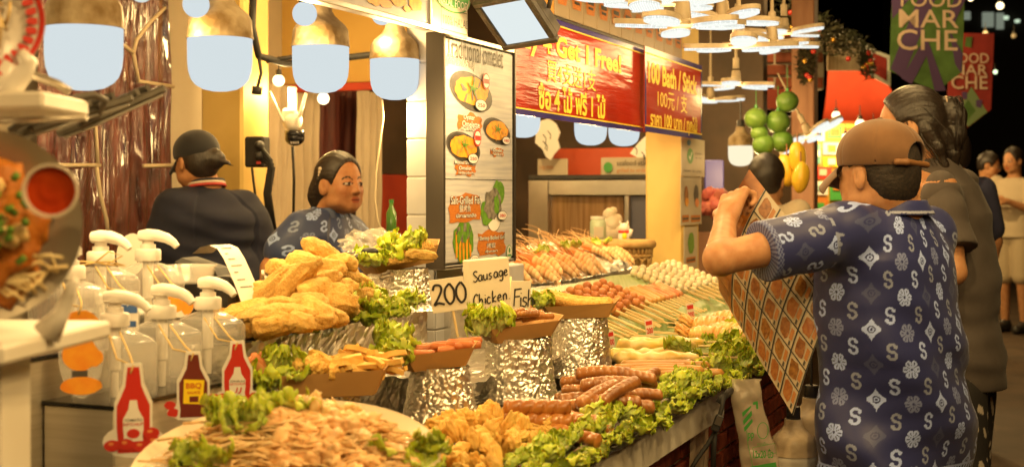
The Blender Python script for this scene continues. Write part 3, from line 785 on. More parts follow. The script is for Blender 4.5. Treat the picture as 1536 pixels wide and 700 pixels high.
# ------------------------------------------------------------------ crumpled foil stands (upturned cups)
def foil_cup(px,py_bot,py_top,hw_top,hw_bot,Y,label,seed,z=None):
    z0=P(px,py_bot,Y).z; z1=P(px,py_top,Y).z; h=z1-z0; rt=hw_top*Y/F; rb=hw_bot*Y/F
    b=MB(); n=150; m=56; ridge=lambda v:1-abs(v)*2
    def fn(u,v):
        a=2*PI*u; vv=min(v,1); r=rb+(rt-rb)*vv**.8; 
        q=Vector((r*math.cos(a),r*math.sin(a),h*vv))
        k=(abs(N(q,20,seed))*.7+.45*max(0,ridge(N((q.x,q.y,q.z*.5),38,seed+3)))**2+.38*max(0,ridge(N(q,75,seed+6)))**2+.2*N(q,130,seed+2))*.0085
        flare=.009*max(0,1-vv*8)**2
        r2=r-k+.004+flare
        return Vector((r2*math.cos(a),r2*math.sin(a),h*vv-(0 if vv<1 else 0)))
    b.grid(n,m,fn,closed=True)
    b.lathe([(rt*.93,h-.003),(.001,h-.001)],30,cap0=False)
    o=b.obj('foil_stand',m_foil); o.location=P(px,py_bot,Y)
    return tag(o,label,'foil stand','foil-covered stands under the paper boats'), z0, z1
foil_cup(660,627,548,42,59,2.87,'foil stand under the boat of red sausage slices, nearest the front',1)
foil_cup(778,597,504,48,57,3.13,'foil stand under the boat of chicken sausages, middle of the row',2)
foil_cup(871,561,474,39,49,3.52,'foil stand under the boat with the long breaded sticks',3)
foil_cup(598,463,402,44,55,3.36,'low foil mound on the right end of the breaded fish tray',4)
foil_cup(500,655,590,38,46,2.64,'foil stand under the boat of chips and popcorn chicken',5)

# ------------------------------------------------------------------ kraft paper boats
def boat_mesh(L,Wd,h,fl,seed):
    rg=random.Random(seed); j=lambda:rg.uniform(-.003,.003)
    def ring(l,w_,z,cut):
        return [Vector((l-cut+j(),w_+j(),z+j())),Vector((-l+cut+j(),w_+j(),z+j())),Vector((-l+j(),w_-cut+j(),z+j())),Vector((-l+j(),-w_+cut+j(),z+j())),
                Vector((-l+cut+j(),-w_+j(),z+j())),Vector((l-cut+j(),-w_+j(),z+j())),Vector((l+j(),-w_+cut+j(),z+j())),Vector((l+j(),w_-cut+j(),z+j()))]
    l,w_=L/2,Wd/2
    bo=ring(l-fl,w_-fl*.6,0,.006); to=ring(l,w_,h,.018)
    for k in (2,3,6,7): to[k].z+=.012                        # pulled-up ends
    c=Vector((0,0,h*.6)); ti=[v+(c-v).normalized()*.0035 for v in to]; bi=[v+Vector((0,0,.003))-Vector((v.x,v.y,0)).normalized()*.003 for v in bo]
    vs=bo+to+ti+bi; fs=[tuple(range(8))]
    for r0 in (0,8,16):
        for k in range(8): k2=(k+1)%8; fs.append((r0+k,r0+8+k,r0+8+k2,r0+k2))
    fs.append(tuple(24+k for k in range(8))[::-1])
    return MB().add(vs,fs).mesh('paper_boat',m_kraft)
BOATS={}
def boat(key,px,py,Y,L,Wd,h,rz,label,tilt=(0,0),fl=.03):
    o=ob('paper_boat',boat_mesh(L,Wd,h,fl,px),None,P(px,py,Y)); o.rotation_euler=(tilt[0],tilt[1],rz)
    tag(o,label,'food tray','kraft paper boats of food'); BOATS[key]=(o.location.copy(),o.rotation_euler.to_matrix().to_4x4(),L,Wd,h)
boat('sausage',655,552,2.86,.175,.115,.038,.25,'kraft boat of red sausage slices and lettuce behind the 200 card',(-.06,-.10))
boat('chicken',778,508,3.12,.20,.12,.036,.32,'kraft boat of chicken sausages and lettuce under the Sausage Chicken box',(-.04,-.08))
boat('stick',868,476,3.50,.215,.12,.036,.05,'kraft boat with long breaded sticks, right of the Fish card',(-.04,-.04))
boat('nugget',598,402,3.36,.215,.13,.040,.5,'kraft boat of breaded fingers on top of the foil mound',(-.04,-.18))
boat('fries',497,590,2.62,.24,.14,.050,.12,'large kraft boat of chips and popcorn chicken',(-.03,-.05))
def in_boat(key,x,y,z):
    l,R,_,_,_=BOATS[key]; return l+R@Vector((x,y,z))

# ------------------------------------------------------------------ hand-written signs
m_paper=M('cream_paper',(.74,.66,.50),.7,col2=(.68,.60,.44),nscale=5)
m_paper_lit=m_paper
def strokes(parent,segs,sx,sy,ox,oy,wd,z=.0018,name='handwriting'):
    q=MB()
    for s_ in segs:
        pts=[]
        for i in range(len(s_)-1):              # smooth the marker line
            p0=s_[max(i-1,0)];p1=s_[i];p2=s_[i+1];p3=s_[min(i+2,len(s_)-1)]
            for k in range(5):
                t=k/5; f=lambda a,b,c,d:.5*((2*b)+(-a+c)*t+(2*a-5*b+4*c-d)*t*t+(-a+3*b-3*c+d)*t**3)
                pts.append((f(p0[0],p1[0],p2[0],p3[0])*sx+ox,f(p0[1],p1[1],p2[1],p3[1])*sy+oy))
        pts.append((s_[-1][0]*sx+ox,s_[-1][1]*sy+oy)); q.stroke(pts,wd,z+len(q.v)*1e-6)
    return q.obj(name,m_ink,parent)
G={ '2':[[(0,.75),(.12,.98),(.4,.95),(.45,.7),(.2,.3),(0,.05),(.25,.12),(.55,.02)]],
 '0':[[(.3,1),(.05,.75),(0,.35),(.2,.02),(.45,.2),(.5,.65),(.3,1)]],
 'S':[[(.5,.9),(.25,1),(.05,.8),(.3,.5),(.5,.25),(.25,0),(0,.12)]],
 'a':[[(.4,.5),(.15,.55),(0,.25),(.15,0),(.38,.15),(.42,.5)],[(.42,.5),(.40,.15),(.52,.0)]],
 'u':[[(0,.55),(.03,.12),(.2,0),(.38,.2),(.4,.55)],[(.4,.55),(.42,.1),(.5,0)]],
 's':[[(.33,.5),(.12,.52),(.08,.34),(.3,.2),(.2,0),(0,.05)]],
 'g':[[(.4,.5),(.15,.55),(0,.28),(.18,.05),(.38,.2),(.42,.52)],[(.42,.52),(.42,-.2),(.25,-.4),(.02,-.28)]],
 'e':[[(0,.28),(.32,.34),(.25,.55),(.05,.45),(.02,.15),(.2,0),(.4,.1)]],
 'C':[[(.5,.85),(.25,1),(.03,.65),(.05,.25),(.28,0),(.52,.12)]],
 'h':[[(.05,1),(.03,0)],[(.03,.3),(.2,.52),(.33,.4),(.35,0)]],
 'i':[[(.08,.52),(.1,0)],[(.08,.74),(.1,.78)]],
 'c':[[(.35,.45),(.15,.54),(.0,.25),(.15,0),(.38,.08)]],
 'k':[[(.05,1),(.03,0)],[(.36,.52),(.05,.22),(.38,0)]],
 'n':[[(.03,.52),(.03,0)],[(.03,.35),(.2,.54),(.34,.4),(.36,0)]],
 '.':[[(.05,.0),(.09,.04)]],
 'F':[[(.05,1),(.02,0)],[(.0,.95),(.5,1.02)],[(.03,.55),(.4,.58)]]}
def write(parent,word,x,y,h,wd,adv=.62,slope=0,z=.0018):
    segs=[]; cx=0
    for ch in word:
        for s_ in G[ch]: segs.append([(p[0]+cx,p[1]+(p[0]+cx)*slope) for p in s_])
        cx+= adv if ch not in 'i.' else adv*.45
    strokes(parent,segs,h*.9,h,x,y,wd,z)
def card(label,px,py,Y,wpx,hpx,yaw,roll,thick,stick=True,name='paper_sign'):
    k=Y/F; wd,h=wpx*k/math.cos(yaw*.7),hpx*k
    ux=Vector((math.cos(yaw),math.sin(yaw),0)); m=frame(P(px,py,Y),ux)@Matrix.Rotation(roll,4,'Z')
    r=thing(name,label,'sign',mat=m)
    b=MB(); b.box((0,0,-thick/2),(wd,h,thick),bev=.0006 if thick<.01 else .002); b.obj('card',m_paper,r)
    return r,wd,h
r,wd,h=card('tilted paper card hand-written 200 on a stick',672,442,3.02,52,50,.1,.13,.002)
write(r,'200',-wd*.42,-h*.28,h*.62,.0052,.62)
b=MB(); b.tube([(.006,-h*.25,-.004),(.010,-h*1.3,-.004)],.003,6); b.obj('stick',m_wood,r)
r,wd,h=card('white box hand-written Sausage Chicken',735,429,3.20,64,82,.42,.06,.035,name='paper_box')
write(r,'Sausage',-wd*.40,h*.10,h*.19,.0030,.60,.10); write(r,'Chicken.',-wd*.42,-h*.34,h*.21,.0032,.57,.10)
r,wd,h=card('small paper card hand-written Fish beside the Sausage Chicken box',781,446,3.42,31,50,.30,-.04,.002)
write(r,'Fish',-wd*.34,-h*.26,h*.52,.0034,.38,0)
# bamboo pick of that card and support of the box
b=MB(); b.tube([P(766,415,3.5),P(764,470,3.46)],.003,6); tag(b.obj('bamboo_pick',m_wood,smooth=True),'bamboo pick standing behind the Fish card','pick')
b=MB(); b.tube([P(722,500,3.22),P(724,470,3.24)],.006,6); tag(b.obj('wooden_prop',m_wood,smooth=True),'short wooden prop under the Sausage Chicken box','prop')
# price tags among the skewers
m_pricetag=M('pink_white_tag',(.80,.66,.56),.5)
for px,py,Y,lab,yaw in ((916,508,3.62,'price tag lettered 200 right of the third foil stand',.3),(974,491,3.98,'price tag standing before the banana leaf, middle one',.3),(1036,467,4.5,'price tag standing nearest to the held menu',.3)):
    k=Y/F; ux=Vector((math.cos(yaw),math.sin(yaw),0)); m=frame(P(px,py,Y),ux)@Matrix.Rotation(.14,4,'Z'); r=thing('price_tag',lab,'price tag',mat=m,group='price tags on the trays')
    b=MB(); b.box((0,0,-.0015),(12*k,25*k,.003)); b.obj('card',m_pricetag,r)
    fit_text('200',r,-5*k,5*k,-9*k,0,m_red_ink,.0012,bold=.03); q=MB(); q.rect(-5*k,4*k,5*k,10*k,.001); q.obj('print',m_red_ink,r)

# ------------------------------------------------------------------ sauce pump bottles on the stepped steel stand
m_clear=M('clear_acrylic',(.80,.77,.72),.10,alpha=.27,spec=1.0,fres=.92)
m_pumpw=M('white_pump_plastic',(.76,.72,.66),.35)
m_straw=M('pump_tube',(.75,.70,.62),.4)
m_twine=M('jute_twine',(.55,.38,.14),.8)
m_stand=M('stand_steel',(.60,.54,.44),.38,.55,col2=(.52,.46,.36),nscale=6,stretch=(1,1,20))
st=thing('sauce_stand','stepped steel stand with a black top under the sauce bottles','stand',W(0,0,0),-ANG)
for t0,t1,s0,s1,z0,z1 in ((-1.60,-1.452,1.78,2.25,.79,.944),(-1.80,-1.604,1.70,2.25,.79,1.02)):
    b=MB(); b.box(((t0+t1)/2,(s0+s1)/2,(z0+z1)/2),(t1-t0,s1-s0,z1-z0),bev=.003); b.obj('step',m_stand,st)
    b=MB(); b.box(((t0+t1)/2+.003,(s0+s1)/2,z1+.003),(t1-t0+.006,s1-s0+.008,.006)); b.obj('black_top',M('black_gloss_sheet',(.015,.014,.013),.12),st)
def bottle_meshes():
    w_=.054; H=.105
    b=MB()
    def rr(l,z,rad=.012,n=5):
        pts=[]
        for cx,cy,a0 in ((l-rad,l-rad,0),(-l+rad,l-rad,PI/2),(-l+rad,-l+rad,PI),(l-rad,-l+rad,1.5*PI)):
            for k in range(n): a=a0+PI/2*k/(n-1); pts.append((cx+rad*math.cos(a),cy+rad*math.sin(a),z))
        return pts
    rings=[rr(w_-.004,0),rr(w_,.004),rr(w_,H-.01),rr(w_-.004,H,.014),rr(w_*.55,H+.016,.02),rr(.021,H+.020,.0209),rr(.021,H+.030,.0209)]
    n=len(rings[0]); vs=sum(rings,[]); fs=[tuple(range(n))[::-1]]
    for i in range(len(rings)-1):
        for k in range(n): k2=(k+1)%n; fs.append((i*n+k,i*n+k2,(i+1)*n+k2,(i+1)*n+k))
    b.add(vs,fs); bm_=b.mesh('body',m_clear,True); sharp(bm_,50)
    c=MB(); c.lathe([(.0245,H+.024),(.0255,H+.026),(.0255,H+.044),(.023,H+.047),(.015,H+.048),(.015,H+.056),(.011,H+.057),(.011,H+.064),(.019,H+.066),(.020,H+.068)],28)
    cm=c.mesh('collar',m_pumpw,True); sharp(cm,40)
    s=MB(); s.tube([(-.017,0,H+.073),(.0,0,H+.075),(.02,0,H+.074),(.04,0,H+.069),(.055,0,H+.060),(.062,0,H+.052)],[.011,.0125,.0115,.010,.008,.0065],12)
    hm=s.mesh('pump_head',m_pumpw,True); sharp(hm,60)
    t=MB(); t.lathe([(.007,.006),(.007,H*.5),(.0105,H*.52),(.0105,H+.03)],14); tm=t.mesh('dip_tube',m_straw,True); sharp(tm,40)
    return bm_,cm,hm,tm
BTM=bottle_meshes()
def bottle(px,py_head,Y,label,yaw):
    z=P(px,py_head,Y).z-.105-.078
    p=P(px,py_head,Y); p.z=z
    r=thing('sauce_bottle',label,'pump bottle',p,0,'clear sauce bottles with white pumps')
    for nm,me,rz in zip(('body','collar','pump_head','dip_tube'),BTM,(-ANG,0,yaw,0)):
        ob(nm,me,r,(0,0,0),(0,0,rz))
    return r,p
bots={}
for key,px,py,Y,lab,yaw in (('fa',172,442,2.30,'sauce bottle whose pump points right, leftmost of the front row, above the tomato ketchup tag',-.15),('fb',243,432,2.42,'sauce bottle in the middle of the front row, above the BBQ tag',-.3),('fc',312,421,2.56,'sauce bottle at the right end of the front row, above the chilli ketchup tag',-.45),
    ('ba',151,352,2.50,'sauce bottle behind with a twine bow on its neck and a blue label',-.3),('bb',222,350,2.66,'sauce bottle behind with an orange label, right one of the back row',-.2),('bl',106,372,2.36,'sauce bottle at the far left with the pumpkin label, pump hidden by the omelette dish',2.6)):
    bots[key]=bottle(px,py,Y,lab,yaw)

# cut-out labels hanging on twine
m_tagedge=M('white_tag_edge',(.80,.76,.70),.4)
m_tred=M('ketchup_red_print',(.55,.03,.02),.35); m_tbbq=M('bbq_brown_print',(.16,.025,.018),.35); m_torange=M('pumpkin_orange_print',(.85,.36,.03),.4,col2=(.8,.25,.02),nscale=30)
m_tblue=M('blue_print',(.05,.13,.40),.4)
def bottle_outline(w_,h,g=0):
    pts=[(-.16,1.0),(.16,1.0),(.19,.9),(.22,.78),(.36,.64),(.46,.55),(.46,.30),(.42,.12),(.44,.0),(-.44,.0),(-.42,.12),(-.46,.30),(-.46,.55),(-.36,.64),(-.22,.78),(-.19,.9)]
    return [(x*w_+(g if x>0 else -g),y*h+(g if y>.5 else -g)) for x,y in pts]
def hang_tag(px,py0,py1,Y,wpx,label,kind,hook):
    k=Y/F; h=(py1-py0)*k; w_=wpx*k; m=frame(P(px,py1,Y),Vector((CA*.75+SA*.55,-SA*.75+CA*.55,0)).normalized())
    r=thing('bottle_tag',label,'label tag',mat=m,group='cut-out tags hanging on the sauce bottles')
    b=MB(); zf=.0018
    e=.004
    if kind in('tomato','chilli','bbq'):
        b.prism(bottle_outline(w_*.72,h,e),-.002,.0)
        if kind=='tomato': b.prism([(w_*.62*math.cos(a),h*.13+h*.19*math.sin(a)) for a in [i*2*PI/20 for i in range(20)]],-.002,-.0002)
        else: b.prism([(w_*.62*math.cos(a),h*.10+h*.15*math.sin(a)) for a in [i*2*PI/20 for i in range(20)]],-.002,-.0002)
        b.obj('cutout',m_tagedge,r)
        q=MB(); q.flat(bottle_outline(w_*.72,h*.985),.0006); q.obj('bottle_print',m_tbbq if kind=='bbq' else m_tred,r)
        q=MB(); q.flat([(x*.62,y*.5+h*.13) for x,y in bottle_outline(w_*.72,h*.95)] if kind!='bbq' else [(-w_*.24,h*.22),(w_*.22,h*.2),(w_*.26,h*.58),(-w_*.22,h*.6)],.0010); q.obj('label_print',m_yellow_ink if kind=='bbq' else m_tagedge,r)
        if kind=='bbq':
            fit_text('BBQ',r,-w_*.17,w_*.19,h*.44,h*.54,m_tred,.0016); fit_text('SAUCE',r,-w_*.14,w_*.16,h*.37,h*.41,m_tred,.0016); q=MB(); q.rect(-w_*.09,h*.24,w_*.12,h*.33,.0014); q.obj('print',m_tbbq,r)
            for i,(x,y) in enumerate(((-.55,.2),(-.48,.08),(.5,.3),(.52,.15),(.45,.05))): q=MB(); q.ell(x*w_,y*h,w_*.13,h*.07,.0007+i*.0001,n=12,jag=.15,seed=i); q.obj('pepper_print',m_tred,r)
        else:
            fit_text('TOMATO' if kind=='tomato' else 'CHILLI',r,-w_*.18,w_*.18,h*.36,h*.39,m_ink,.0016); fit_text('KETCHUP',r,-w_*.2,w_*.2,h*.31,h*.345,m_tred,.0016,shear=.2)
            q=MB(); 
            if kind=='tomato': q.ell(0,h*.22,w_*.13,h*.055,.0016)
            else: 
                q.stroke([(-.08*w_,.17*h),(-.02*w_,.2*h),(.0,.27*h)],.0025,.0016); q.stroke([(.02*w_,.17*h),(.08*w_,.2*h),(.1*w_,.27*h)],.0025,.0017)
            q.obj('fruit_print',m_tred,r)
            q=MB()
            for i,(x,y) in enumerate(((-.42,.09),(-.15,.1),(.15,.07),(.42,.12),(.36,.22)) if kind=='tomato' else ((-.45,.06),(-.36,.12),(.40,.06),(.46,.12))):
                q.mi=0; q.ell(x*w_,y*h,w_*.17,h*.066,.0020+i*.0002,n=14,seed=i); q.mi=1; q.ell(x*w_-.002,y*h+.003,w_*.06,h*.02,.00215+i*.0002,n=8)
            q.obj('fruit_print',[m_tred,m_shrimpp],r)
    elif kind=='pumpkin':
        b.prism([(w_*.5*math.cos(a)*(1.0 if math.sin(a)<.2 else .8),h*.5+h*.52*math.sin(a)) for a in [i*2*PI/26 for i in range(26)]],-.002,0); b.obj('cutout',m_clear,r)
        q=MB(); q.ell(0,h*.80,w_*.40,h*.16,.0006,jag=.05); q.ell(-.002,h*.48,w_*.38,h*.20,.0008,jag=.04,seed=2); q.ell(w_*.26,h*.43,w_*.22,h*.1,.0010,jag=.04,seed=3); q.ell(-.0,h*.12,w_*.46,h*.10,.0012,jag=.03,seed=4); q.obj('fruit_print',m_torange,r)
        q=MB(); q.rect(-w_*.2,h*.22,w_*.14,h*.29,.0014); q.obj('print',m_softblack,r)
    elif kind=='blue':
        b.box((0,h*.5,-.001),(w_,h,.002)); b.obj('card',m_tagedge,r)
        q=MB(); q.rect(-w_*.45,h*.45,w_*.45,h*.95,.0006); q.rect(-w_*.4,h*.1,w_*.4,h*.25,.0006); q.obj('print',m_tblue,r); fit_text('Mayo',r,-w_*.35,w_*.3,h*.62,h*.82,m_print,.0012)
    else:
        b.prism([(w_*.5*math.cos(a),h*.5+h*.5*math.sin(a)) for a in [i*2*PI/22 for i in range(22)]],-.002,0); b.obj('cutout',m_tagedge,r)
        q=MB(); q.ell(-.1*w_,h*.5,w_*.33,h*.3,.0006,jag=.06); q.ell(.25*w_,h*.4,w_*.2,h*.3,.0007,jag=.06,seed=5); q.obj('fruit_print',m_torange,r)
    # twine from the neck
    kx,ky,kY=hook; a=P(kx,ky,kY); top=P(px,py0,Y); inv=m.inverted()
    mid=a.lerp(top,.5)+Vector((.010,-.012,-.012))
    t=MB(); t.tube([inv@a,inv@mid,inv@top,inv@(top+Vector((-.004,-.003,-.012)))],.0017,5); t.tube([inv@(a+Vector((-.02,.0,.0))),inv@(mid+Vector((-.022,0,-.004))),inv@top],.0015,5); t.obj('twine',m_twine,r,smooth=True)
hang_tag(200,548,678,2.12,72,'tag cut like a red tomato ketchup bottle with tomatoes at its foot','tomato',(180,498,2.27))
hang_tag(290,530,625,2.30,62,'tag cut like a dark brown BBQ sauce bottle with yellow label','bbq',(255,487,2.38))
hang_tag(356,514,605,2.44,58,'tag cut like a red chilli ketchup bottle at the right end','chilli',(322,476,2.52))
hang_tag(122,460,594,2.22,66,'tag with orange pumpkins on the far left bottle','pumpkin',(112,424,2.33))
hang_tag(190,437,496,2.40,34,'square tag with blue print on the back bottle','blue',(160,400,2.46))
hang_tag(268,432,476,2.55,48,'round tag with orange fruit on the right back bottle','orange',(236,398,2.62))
# twine bows round the back necks
for px,py,Y in ((151,392,2.49),):
    b=MB(); c=P(px,py,Y)
    for dx,dz in ((.05,.012),(.055,-.006),(-.05,-.006)): b.tube([c+Vector((0,-.03,0)),c+Vector((dx*.5,-.034,dz+.008)),c+Vector((dx,-.03,dz)),c+Vector((dx*.4,-.034,-.004)),c+Vector((0,-.03,0))],.0017,5)
    tag(b.obj('twine_bow',m_twine,smooth=True),'jute twine bow on the neck of the left back sauce bottle','twine')
# ================================================================== food
m_bread=M('breadcrumb_crust',(.80,.52,.16),.8,col2=(.62,.33,.065),nscale=85,ncon=.3,bump=1.0,bscale=230,bdist=.006,var=.17,sss=.05,detail=6)
m_chip=M('fried_potato',(.84,.56,.16),.55,col2=(.72,.40,.08),nscale=25,bump=.2,bscale=120,var=.08,sss=.15)
m_pop=M('popcorn_batter',(.82,.55,.15),.65,col2=(.70,.38,.07),nscale=40,ncon=.2,bump=.8,bscale=180,bdist=.003,var=.10,sss=.12)
m_lett=painted('lettuce_leaf_skin',rough=.42,col2=(.86,.92,.8),nscale=30,bump=.4,bscale=90,bdist=.003,sss=.35,sssr=(.02,),var=.16,spec=.5)
m_saus=M('grilled_sausage_skin',(.42,.17,.04),.34,col2=(.22,.075,.015),nscale=18,bump=.2,bscale=60,var=.12,coat=.35,spec=.6)
m_spiral=M('spiral_sausage_skin',(.50,.20,.042),.3,col2=(.34,.11,.02),nscale=14,bump=.15,bscale=50,var=.08,coat=.45)
m_frank=M('plain_sausage_skin',(.64,.35,.10),.35,col2=(.50,.23,.05),nscale=10,bump=.1,var=.06,coat=.25)
m_redsl=M('red_sausage_slice',(.60,.21,.07),.4,col2=(.46,.12,.03),nscale=25,bump=.2,var=.1)
m_roe=M('squid_roe',(.80,.52,.10),.35,col2=(.80,.62,.30),nscale=20,bump=.3,bscale=40,var=.06,coat=.4,sss=.2)
m_squid=M('glazed_squid',(.80,.47,.13),.3,col2=(.58,.24,.045),nscale=14,ncon=.3,bump=.3,bscale=40,var=.1,coat=.4)
m_ball=M('brown_meatball',(.56,.25,.08),.4,col2=(.42,.15,.035),nscale=12,bump=.15,var=.1,coat=.2)
m_pink=M('pink_sausage_end',(.56,.23,.07),.4,col2=(.38,.11,.03),nscale=16,var=.1)
m_redstick=M('red_crab_stick',(.62,.15,.04),.4,col2=(.70,.40,.18),nscale=14,stretch=(1,1,.3),var=.1)
m_fishball=M('white_fish_ball',(.74,.66,.48),.4,col2=(.66,.54,.34),nscale=14,bump=.1,var=.05,sss=.2)
m_prawn=painted('grilled_prawn_shell',rough=.4,col2=(.86,.70,.55),nscale=40,bump=.25,bscale=60,var=.1,coat=.2)
m_prawnp=M('prawn_whisker',(.82,.54,.26),.5,col2=(.70,.38,.14),nscale=20)
m_banana=M('banana_leaf',(.22,.32,.10),.35,col2=(.36,.42,.20),nscale=4,stretch=(20,1,1),bump=.3,bscale=30)
m_sauce=M('red_chilli_sauce',(.55,.07,.012),.12,col2=(.42,.04,.008),nscale=20,coat=.5)
m_cup=M('clear_plastic_cup',(.85,.82,.76),.1,alpha=.28,spec=.8)

def place(name,me,loc,rot,label,cat,group,sc=1.0):
    o=ob(name,me,None,loc); o.rotation_euler=rot
    if sc!=1.0: o.scale=(sc,)*3 if isinstance(sc,(int,float)) else sc
    return tag(o,label,cat,group)
def rnd(a,b): return rng.uniform(a,b)

# ---- lettuce
def lettuce_mesh(seed,L=.066,Wd=.076,fr=.0105):
    rg=random.Random(seed); nu,nv=60,30; cols=[]
    p1,p2,p3=rg.uniform(0,6),rg.uniform(0,6),rg.uniform(0,6)
    def fn(u,v):
        x=2*u-1; e=max(abs(x)**1.5,v**1.6)
        wv=math.sin(PI*min(1,.18+.72*v))**.7
        fq=13
        ed=e**2
        r1=math.sin(fq*x+p1+3*v)*.55+math.sin(fq*1.9*x+p2-5*v)*.55+math.sin(34*(x if v<.8 else x*1.4)+p3+9*v)*.6+.8*N((x*4,v*4,seed),1.6)+.5*N((x*9,v*9,seed),1.6)
        z=fr*ed*r1 + .020*x*x + .016*v*v + .006*N((x*3,v*3,seed+5))
        sq=1+.10*ed*math.sin(24*x+p2)+.08*ed*N((x*6,v*6,seed))
        cols.append((ed,v))
        return Vector((x*Wd/2*wv*sq, v*L*sq*(1-.22*x*x), z))
    b=MB(); b.grid(nu,nv,fn); me=b.mesh('lettuce_leaf',m_lett,True)
    c=np.array([( .68*(1-k)+.46*k, .74*(1-k)+.53*k, .30*(1-k)+.030*k) for k in [min(1,e*.9+.35*v) for e,v in cols]],dtype=np.float32)
    paint(me,c); return me
LET=[lettuce_mesh(i) for i in range(7)]
def lettuce(loc,yaw,pitch,label,group,sc=1.0,roll=0):
    R=Matrix.Rotation(yaw,4,'Z')@Matrix.Rotation(pitch,4,'X')@Matrix.Rotation(roll,4,'Y')
    o=ob('lettuce_leaf',rng.choice(LET),None); o.matrix_world=Matrix.Translation(loc)@R@Matrix.Scale(sc,4)
    return tag(o,label,'lettuce leaf',group)
yA=-ANG                                   # yaw of an object whose +y runs along the stall
# along the front edge of the trays
for i in range(125):
    s_=2.12+1.95*(i/129)+rnd(-.02,.02); row=i%3
    t_=(-.845,-.875,-.908)[row]+rnd(-.014,.014)
    if s_>3.2: t_+=.005+.02*(s_-3.2)
    z_=.806+(.0,.010,.004)[row]+rnd(-.004,.006)
    lettuce(W(t_,s_,z_),-ANG-PI/2+rnd(-1.2,1.2),(.15,.55,.6)[row]+rnd(-.35,.35)-(.4 if row==0 else 0),'frilly green lettuce leaf in the long band on the front edge of the trays','lettuce along the counter edge',rnd(.45,.85)*(1.3 if i%8==0 else 1),rnd(-.4,.4))
for i in range(26):   # far corner bunch next to the held menu
    s_=rnd(3.55,4.1); t_=rnd(-.98,-.77)
    lettuce(W(t_,s_,.82+rnd(0,.03)),rnd(0,2*PI),.5+rnd(-.4,.4),'frilly lettuce leaf in the bunch at the far corner beside the held menu','lettuce at the far corner',rnd(.7,1.1),rnd(-.4,.4))
# under the breaded fish: front overhang
for i in range(20):
    u=i/19; p=P(425+190*u+rnd(-6,6),484-24*u+rnd(-8,6),2.70+.44*u)
    lettuce(p,-ANG-PI/2+rnd(-1,1),-.3+rnd(-.5,.6),'lettuce leaf hanging over the rim of the breaded fish tray','lettuce on the breaded fish tray',rnd(.6,.9),rnd(-.5,.5))
for i in range(9):
    p=P(535+rnd(-14,50),462+rnd(-12,14),2.98+rnd(-.05,.08))
    lettuce(p,rnd(0,6),.4+rnd(-.5,.5),'lettuce leaf right of the breaded fish pile, before the foil mound','lettuce right of the fish pile',rnd(.7,1.0),rnd(-.5,.5))
def boat_lettuce(key,n,xr,yr,label,sc=(.8,1.1)):
    for i in range(n):
        p=in_boat(key,rnd(*xr),rnd(*yr),rnd(.02,.045)); _,_,_,Wd,_=BOATS[key]
        lettuce(p,rnd(0,2*PI) if i%2 else PI+rnd(-.9,.9),.35+rnd(-.5,.5),label,'lettuce in the paper boats',rnd(*sc),rnd(-.5,.5))
boat_lettuce('sausage',12,(-.105,-.03),(-.06,.07),'lettuce leaf in the boat of red sausage slices')
boat_lettuce('chicken',12,(-.12,-.045),(-.06,.06),'lettuce leaf in the boat of chicken sausages')
boat_lettuce('stick',6,(-.12,-.06),(-.05,.05),'lettuce leaf in the boat with the long breaded sticks',(.6,.9))
boat_lettuce('nugget',13,(-.12,.03),(-.10,-.02),'lettuce leaf in the boat of breaded fingers on the foil mound',(.8,1.15))
boat_lettuce('fries',8,(-.135,-.085),(-.065,.05),'lettuce leaf at the left end of the boat of chips',(.75,1.0))

# ---- breaded fish
def fillet_mesh(L,Wd,T,seed,sub=5):
    rg=random.Random(seed); b=MB(); vs,fs=ICO[sub]; out=[]; tp=rg.uniform(.10,.28); bend=rg.uniform(-.05,.10)*L
    for v in vs:
        p=Vector([math.copysign(abs(c)**.72,c) for c in v]); x=p.x
        k=1+.15*N(v,1.5,seed)+.10*N(v,3.2,seed+5); w_=1-tp*x
        q=Vector((x*L/2*(1+.12*N(v,1.2,seed+8)),p.y*Wd/2*w_,p.z*T/2*w_))*k; q.z+=bend*(1-x*x); q.y+=.10*Wd*math.sin(x*2+seed)
        q+=v*(.0020*N(q,120,seed)+.0016*abs(N(q,210,seed+3)))
        out.append(q)
    return b.add(out,fs).mesh('breaded_fish',m_bread,True)
FIL=[fillet_mesh(.135,.058,.042,i) for i in range(4)]; NUG=[fillet_mesh(.085,.056,.042,10+i,4) for i in range(4)]
lf='golden breaded fish piece in the heap on the deep steel tray'; gf='breaded fish pieces in the heap'
for (px,py,Y,me,ang,yaw,sc) in ((492,390,3.02,0,-.68,.1,1.0),(417,432,2.80,1,.80,.1,.98),(449,424,2.79,2,.82,-.15,1.02),(372,470,2.72,3,.35,.1,.9),(435,480,2.66,0,-.05,.05,1.1),(475,448,2.98,1,.9,0,1),(395,455,2.95,2,.2,0,1),(500,470,2.95,3,.1,.2,1),(440,468,2.92,1,.1,.1,1.1),(520,440,3.06,2,-.6,0,.9),(484,420,3.08,0,.3,0,1)):
    place('breaded_fish',FIL[me],P(px,py,Y),(rnd(-.4,.4),-ang,yaw),{492:'breaded fish piece leaning steeply at the very top of the heap',417:'breaded fish piece slanting up the left side of the heap',449:'big breaded fish piece slanting up the middle of the heap',372:'breaded fish piece at the left end of the heap',435:'long breaded fish piece lying lengthwise along the front of the heap'}.get(px,lf),'breaded fish',gf,sc)
